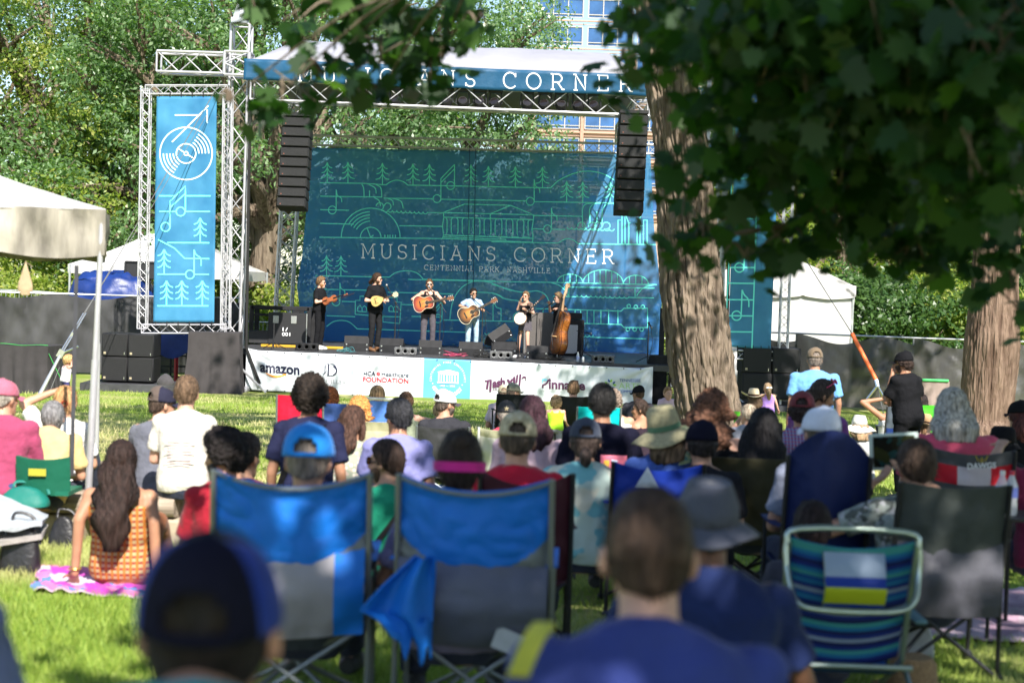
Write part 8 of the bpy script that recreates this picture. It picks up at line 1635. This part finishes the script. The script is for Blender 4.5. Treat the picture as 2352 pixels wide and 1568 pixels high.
for k in range(10):
 a = k * 2.4 + 1; R = rs.uniform(1.2, 5.); c = Vector((topv.x + R * math.cos(a), R * math.sin(a), rs.uniform(8.5, 13.5))); rb_.append((c.x, c.y, c.z, rs.uniform(1.3, 2.0), rs.uniform(1.3, 2.0), rs.uniform(.8, 1.3))); lm.tube([topv + Vector((0, 0, -.3)), topv.lerp(c, .5) + Vector((0, 0, .5)), c], [.2, .13, .05], 8)
lm.build("limb", BARK_RED, red); link("crown", leafcloud("crown", rb_, 8000, .26, 78, .45, .6), LEAF_C, red, smooth=False)
# ---- the tree overhead: trunk outside the frame at right, its low sprays hang into the picture
LOBE = [(0, -.5), (.05, -.36), (.20, -.40), (.40, -.27), (.27, -.13), (.46, .06), (.25, .10), (.24, .34), (.08, .26), (0, .52), (-.08, .26), (-.24, .34), (-.25, .10), (-.46, .06), (-.27, -.13), (-.40, -.27), (-.20, -.40), (-.05, -.36)]
def lobed(name, P, size, seed, tiltz=.5):
 rs = np.random.RandomState(seed); n = len(P); out = rs.normal(size=(n, 3)) * .75 + np.array([0, -.15, tiltz]); out /= np.linalg.norm(out, axis=1)[:, None]; dn = rs.normal(size=(n, 3)) * .8 + np.array([0, 0, -.7]); T = dn - out * np.sum(dn * out, 1)[:, None]; T /= np.linalg.norm(T, axis=1)[:, None]; S = np.cross(out, T); L = size * (.45 + .95 * rs.rand(n))[:, None]; V = []
 for (x, y) in LOBE: V.append(P + S * (x * L * .95) + T * (y * L) - out * (abs(x) * L * .25 + (y * y) * L * .2))
 return fastmesh(name, np.stack(V, 1).reshape(-1, 3), len(LOBE))
ov = thing("tree", "overhanging lobed-leaf tree shading the crowd, its dark sprays filling the top right", "tree", (7.5, -1.5, gz(-1.5)))
OV = Vector(ov.location); tm = MB(); trunk_mesh(tm, (0, 0, -.2), (-.3, .2, 5.2), .5, .34, seed=3); tm.build("trunk", BARK_GREY, ov)
SPR = [(1900, 50, 430, 120, 5.2, .8, 520), (2160, 120, 240, 190, 4.9, .7, 560), (1790, 170, 150, 110, 5.5, .6, 190), (2010, 265, 320, 110, 5.4, .7, 230), (2260, 330, 120, 150, 5.1, .7, 150), (1690, 330, 75, 100, 5.8, .5, 50), (1800, 385, 170, 70, 5.8, .5, 62), (2060, 430, 210, 60, 6.0, .5, 90), (2230, 500, 150, 70, 6.0, .5, 90), (1590, 50, 50, 50, 6.2, .4, 18), (1440, 20, 50, 40, 6.2, .3, 12), (1425, 165, 32, 70, 6.3, .2, 13), (1600, 545, 75, 36, 6.2, .2, 24), (1700, 600, 60, 28, 6.2, .2, 14), (1800, 560, 70, 48, 6.2, .3, 22), (1905, 500, 80, 40, 6.1, .3, 30), (1530, 400, 30, 50, 6.1, .2, 5), (2310, 660, 40, 70, 6.4, .3, 18), (2120, 560, 130, 60, 6.3, .3, 50), (1960, 380, 90, 90, 5.8, .4, 60), (2090, 560, 60, 30, 6.3, .2, 12),
       (555, 14, 50, 30, 6.5, .3, 11), (830, 120, 220, 70, 6.2, .4, 50), (720, 190, 110, 50, 6.2, .3, 24), (960, 50, 150, 60, 6.2, .4, 34), (640, 225, 40, 34, 6.1, .2, 9), (1000, 150, 60, 50, 6.2, .3, 18), (760, 35, 180, 45, 6.4, .4, 28), (1085, 70, 50, 40, 6.4, .3, 12), (520, 238, 26, 12, 6.2, .1, 2), (860, 225, 50, 22, 6.2, .2, 7)]
rs = np.random.RandomState(12); Q = []; tw = MB()
for i, (px, py, rx, ry, d, dr, n) in enumerate(SPR):
 nl = int(n * (1.5 if i < 21 else 1.2)); ncl = max(1, nl // 8)
 for _ in range(ncl):
  while True:
   a, b, c = rs.uniform(-1, 1, 3)
   if a * a + b * b + c * c < 1: break
  cc = at(px + a * rx, py + b * ry, d + c * dr) - OV; sg = .095 if n > 12 else .05
  for _ in range(max(2, nl // ncl)): Q.append((cc.x + rs.normal() * sg, cc.y + rs.normal() * sg, cc.z + rs.normal() * sg * .8))
  if rs.rand() < .5: tw.tube([cc, cc + Vector((rs.normal() * .12, rs.normal() * .12, .10 + abs(rs.normal()) * .1))], .004, 4)
 c0 = at(px + rx * .2, py - ry * .4, d) - OV
 for k in range(3 if n < 60 else 6):
  a = rs.uniform(-1, 1) * .8; b = rs.uniform(-.6, .8); e = at(px + a * rx, py + b * ry, d + rs.uniform(-.5, .5) * dr) - OV; tw.tube(catmull([c0, c0.lerp(e, .5) + Vector((0, 0, .05)), e], 4), [.010 - .0009 * q for q in range(9)], 5)
 s_ = at(2420 if i < 21 else 1150, -60 if i >= 21 or py < 380 else 300, 5.2) - OV if i != 0 else Vector((-.3, .2, 4.6)); tw.tube(catmull([s_, s_.lerp(c0, .5) + Vector((0, 0, .12)), c0], 5), [.009 - .0006 * q for q in range(11)], 6)
tw.tube(catmull([at(1590, 560, 6.2) - OV, at(1700, 535, 6.2) - OV, at(1830, 510, 6.1) - OV, at(1990, 430, 5.9) - OV, at(2230, 330, 5.5) - OV], 5), [.007 + .0009 * q for q in range(21)], 6)
tw.tube(catmull([Vector((-.3, .2, 5.0)), at(2700, -350, 4.6) - OV, at(2420, -60, 5.2) - OV], 5), .03, 8); tw.tube(catmull([Vector((-.3, .2, 5.2)), Vector((-3.0, 3.5, 6.2)), at(1500, -420, 6.2) - OV, at(1150, -60, 5.2) - OV], 5), .014, 8)
tw.build("branch", BARK_FAR, ov)
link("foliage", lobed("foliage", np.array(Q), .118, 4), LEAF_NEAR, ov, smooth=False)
cb = []
rs2 = random.Random(31)
for x in np.arange(1.8, 13.2, 1.65):
 for y in np.arange(-9, 9.5, 1.8):
  if x < 2.4 and (y < -5 or y > 4): continue
  cb.append((x + rs2.uniform(-.5, .5) - OV.x, y + rs2.uniform(-.5, .5) - OV.y, rs2.uniform(6.2, 9.0) - OV.z, 1.0, 1.05, .7))
lm = MB()
for b in cb[::3]: lm.tube([(-.3, .2, 5.1), Vector((-.3, .2, 5.1)).lerp(Vector(b[:3]), .5) + Vector((0, 0, .5)), b[:3]], [.13, .08, .03], 6)
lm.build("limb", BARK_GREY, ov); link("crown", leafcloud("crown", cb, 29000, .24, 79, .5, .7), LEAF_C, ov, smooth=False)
# =================================================================== PROPS ON THE LAWN
LOGM = mat("weathered_timber", (.26, .20, .15), .9, noise_amt=.3, nscale=6, bump=.8, bscale=9, stretch=(.25, 3, 3), col2=(.40, .33, .26))
def log_bench(px0, px1, d0, d1, top_h, th, label, legs):
 a = on_ground(px0, d0); b = on_ground(px1, d1); t = thing("log_bench", label, "bench", a, group="timber log benches"); v = b - a; L = v.length; X = Vector((v.x, v.y, 0)).normalized(); Y = Vector((-X.y, X.x, 0)); m = MB(); rings = []
 for i in range(int(L / .1) + 1):
  c = X * min(L, i * .1) + Vector((0, 0, v.z * i * .1 / L + top_h - th / 2)); w2 = .16 + .012 * noise.noise((i * .3, 1, px0)); h2 = th / 2 + .01 * noise.noise((i * .35, 5, px0)); rings.append([c + Y * (w2 * math.copysign(abs(math.cos(q)) ** .55, math.cos(q)) + .008 * noise.noise((i * .4, q * 2, 3))) + Vector((0, 0, h2 * math.copysign(abs(math.sin(q)) ** .55, math.sin(q)))) for q in [k * PI / 9 for k in range(18)]])
 m.loft(rings); m.build("log", LOGM, t, angle=60)
 for f in legs: k = MB(); k.box(X * L * f + Vector((0, 0, (top_h - th) / 2 - .03)), (.42, .26, top_h - th + .05), Matrix.Rotation(math.atan2(X.y, X.x), 4, 'Z'), bev=.02); k.build("support_block", mat("pale_timber", (.38, .31, .23), .9, noise_amt=.15, nscale=5, bump=.4, bscale=12), t)
 return t
log_bench(-80, 440, 11.3, 11.2, .36, .155, "weathered timber bench under the man in the off-white t-shirt", (.12, .43, .93))
log_bench(520, 1010, 11.2, 11.1, .36, .155, "weathered timber bench glimpsed between the two blue chairs", (.1, .75))
log_bench(150, 300, 13.8, 13.8, .36, .14, "far weathered timber bench end beyond the silver tent post", (.3, .8))
def bag(label, px, d, w, h, dep, col, cat="bag", name="handbag", strap=True, rz=0., taper=.72, loc=None):
 p = loc or on_ground(px, d); t = thing(name, label, cat, p, rz); m = MB(); rings = []
 for i in range(11):
  v = i / 10; sc = 1 - (1 - taper) * v ** 1.3 if v < .9 else (1 - (1 - taper)) * (1 - (v - .9) * 6); bul = 1 + .10 * math.sin(PI * min(1, v * 1.2)); rings.append([Vector((w / 2 * sc * bul * math.copysign(abs(math.cos(a)) ** .6, math.cos(a)), dep / 2 * (1 - .65 * v) * bul * math.copysign(abs(math.sin(a)) ** .7, math.sin(a)), h * v + .006 * noise.noise((a * 2, v * 6, px)))) for a in [k * PI / 12 for k in range(24)]])
 m.loft(rings); m.build("body", col, t, angle=60)
 if strap: s = MB(); s.tube(catmull([(-w * .22, 0, h * .96), (-w * .18, .02, h * 1.22), (w * .2, .03, h * 1.18), (w * .42, .02, h * .95), (w * .5, .0, h * .62)], 5), .010, 6, ry=.4); s.build("handle", col, t)
 return t
LEATHER = mat("black_leather", (.014, .013, .016), .38, noise_amt=.15, nscale=8, bump=.3, bscale=30, spec=.5)
bag("black leather tote bag standing on the sunny grass at lower left", 57, 9.5, .24, .30, .14, LEATHER)
bag("black shoulder bag hanging at the log bench beside the silver tent post", 155, 10.8, .20, .22, .12, LEATHER, taper=.55)
p = on_ground(905, 5.5); bag("dark bag on the grass between the two blue chairs", 925, 5.35, .42, .20, .3, nylon((.012, .012, .018)), name="backpack")
m = MB(); q = at(905, 1562, 5.2); q.z = gz(q.y); m.tube(catmull([q + Vector((-.10, 0, .0)), q + Vector((-.08, 0, .16)), q + Vector((0, 0, .215)), q + Vector((.07, 0, .17)), q + Vector((.09, 0, .0))], 5), .022, 8); tag(m.build("lime_strap_roll", plain((.10, .55, .06), .5)), "bright green looped handle at the bottom between the blue chairs", "strap")
def blanket(label, quad, mats, mfn, seed, lift=.02):
 t0 = sum((Vector(q) for q in quad), Vector()) / 4; A, B, C, D_ = [Vector(q) - t0 for q in quad]; m = MB()
 def fn(u, v): p = A.lerp(B, u).lerp(D_.lerp(C, u), v); return p + Vector((.05 * noise.noise((u * 4, v * 4, seed)), .05 * noise.noise((u * 4, v * 4, seed + 3)), lift + .035 * abs(noise.noise((u * 6, v * 6, seed + 7))) + .012 * noise.noise((u * 17, v * 15, seed))))
 m.sheet(44, 34, fn, .008, mfn=mfn); o = m.build("picnic_blanket", mats, None, angle=80); o.location = t0; return tag(o, label, "blanket")
BP = [cloth((.66, .50, .62)), cloth((.42, .04, .34)), cloth((.10, .20, .45)), cloth((.60, .16, .36))]
blanket("pink, magenta and white blanket under the long-haired woman", [on_ground(88, 8.75), on_ground(360, 8.6), on_ground(370, 9.6), on_ground(98, 9.75)], BP, lambda u, v: 0 if noise.noise((u * 4, v * 3, 1)) > .05 and u < .6 else (1 if noise.noise((u * 5, v * 5, 8)) > .02 else (2 if noise.noise((u * 6, v * 6, 3)) > 0.1 else 3)), 2)
blanket("pale pink and white blanket on the grass beyond the dark green chair", [on_ground(2020, 8.3), on_ground(2480, 8.0), on_ground(2480, 10.2), on_ground(2060, 10.0)], [cloth((.50, .38, .46)), cloth((.44, .28, .38))], lambda u, v: 1 if noise.noise((u * 5, v * 5, 1)) > .1 else 0, 5)
p = at(30, 1180, 9.9); t = thing("folded_mat", "pale grey folded mat leaning on the log bench at the left edge", "mat", Vector((p.x, p.y, gz(p.y)))); o = t.location; m = MB(); A, B, C, D_ = at(-60, 1118, 10.4) - o, at(108, 1192, 10.0) - o, at(96, 1208, 9.5) - o, at(-60, 1232, 9.3) - o
m.sheet(12, 12, lambda u, v: A.lerp(B, u).lerp(D_.lerp(C, u), v) + Vector((0, 0, .02 * noise.noise((u * 4, v * 4, 1)))), .03); m.build("top_sheet", cloth((.36, .39, .42)), t); m = MB(); m.sheet(8, 8, lambda u, v: (A.lerp(B, u).lerp(D_.lerp(C, u), v) * .96 + Vector((.01, 0, -.05 - .02 * v))), .03); m.build("lower_sheet", cloth((.30, .28, .27)), t)
m = MB(); m.tube([at(70, 1215, 9.6) - o, Vector(((at(70, 1215, 9.6) - o).x, (at(70, 1215, 9.6) - o).y, 0))], .03, 6); m.tube([at(-20, 1225, 9.5) - o, Vector(((at(-20, 1225, 9.5) - o).x, (at(-20, 1225, 9.5) - o).y, 0))], .03, 6); m.build("prop_legs", plain((.25, .12, .08), .6), t)
p = on_ground(38, 10.9) + Vector((0, 0, .365)); t = thing("plastic_cup", "clear plastic cup of dark cola on the log bench by the maroon shirt", "cup", p); MB().lathe([(.034, 0), (.047, .13), (.049, .131), (.046, .128), (.033, .004)], n=18).build("cup_wall", mat("clear_plastic", (.75, .75, .76), .1, alpha=.35, spec=.6), t); MB().lathe([(.001, .004), (.033, .004), (.040, .075), (.001, .076)], n=18).build("drink", plain((.05, .012, .008), .1), t)
bag("crumpled teal green drawstring bag on the log bench by the cup", 62, 10.75, .34, .13, .2, nylon((.01, .16, .13)), name="drawstring_bag", loc=on_ground(64, 10.7) + Vector((0, 0, .30)), taper=.5)
t = thing("straw_hat", "straw hat resting on something low at the bottom right below the grey pouch", "hat", on_ground(2128, 6.7)); MB().lathe([(.105, .0), (.105, .05), (.10, .11), (.08, .135), (.001, .138)], n=28).build("crown", mat("straw_basket", (.30, .19, .10), .85, noise_amt=.3, nscale=70, bump=.5, bscale=90), t); MB().lathe([(.105, .0), (.17, -.004), (.172, .002), (.105, .012)], n=28).build("brim", MC["straw_basket"], t); t.location.z += .035
# side table with bottles at the right edge
p = on_ground(2345, 8.3); t = thing("folding_table", "small black folding table with bottles at the right edge", "table", p); zt = at(2330, 1186, 8.3).z - p.z; m = MB(); m.box((.02, 0, zt), (.40, .36, .02), bev=.006); m.build("table_top", POLEB, t)
for x in (-.16, .2):
 for y in (-.15, .15): MB().tube([(x, y, zt), (x, y, 0)], .011, 8).build("leg", POLEB, t)
BOT = mat("bottle_plastic_clear", (.78, .80, .86), .12, alpha=.6, spec=.7)
for px, lb, cap in ((2338, "clear plastic water bottle nearest the right edge on the folding table", (.7, .05, .1)), (2316, "clear water bottle behind the front one on the folding table", (.8, .8, .82))):
 q = on_ground(px, 8.25); t = thing("water_bottle", lb, "bottle", Vector((q.x, q.y, p.z + zt + .01))); MB().lathe([(.028, 0), (.034, .015), (.034, .06), (.031, .075), (.034, .09), (.034, .155), (.014, .205), (.013, .215)], n=16).build("bottle_body", BOT, t); MB().lathe([(.0145, .213), (.0145, .235), (.001, .236)], n=12).build("cap", plain(cap, .4), t); MB().lathe([(.0345, .095), (.0348, .10), (.0348, .145), (.0345, .15)], n=16).build("bottle_label", plain((.12, .16, .50), .5), t)
bag("pale striped cloth bag on the grass behind the striped beach chair", 2120, 7.6, .22, .2, .15, cloth((.40, .40, .42)), name="cloth_bag", strap=False)
seats = [Vector(o.location) for o in COL.objects if o.parent is None and o.get("category") == "chair"]
for p_, hgt, yw in SITTERS:
 q = Vector(p_.location)
 if any((Vector((a.x, a.y, 0)) - Vector((q.x, q.y, 0))).length < .5 for a in seats) or 10.9 < q.y < 12.3 and q.x < .6: continue
 t = thing("camp_stool", " ".join(("low black stool under the " + p_["label"].replace("person ", "one ", 1)).split()[:13]), "stool", q, yw, "low stools under seated people"); m = MB(); m.box((0, .04, hgt - .015), (.36, .32, .03), bev=.012); m.build("seat", POLEB, t)
 for x in (-.15, .15): MB().tube([(x, -.1, hgt - .02), (x, .2, .01)], .011, 6).build("leg", POLEB, t); MB().tube([(x, .2, hgt - .02), (x, -.1, .01)], .011, 6).build("leg", POLEB, t)
bpy.data.scenes.remove(TMPS)
for q in WARN: print("WARN", q)
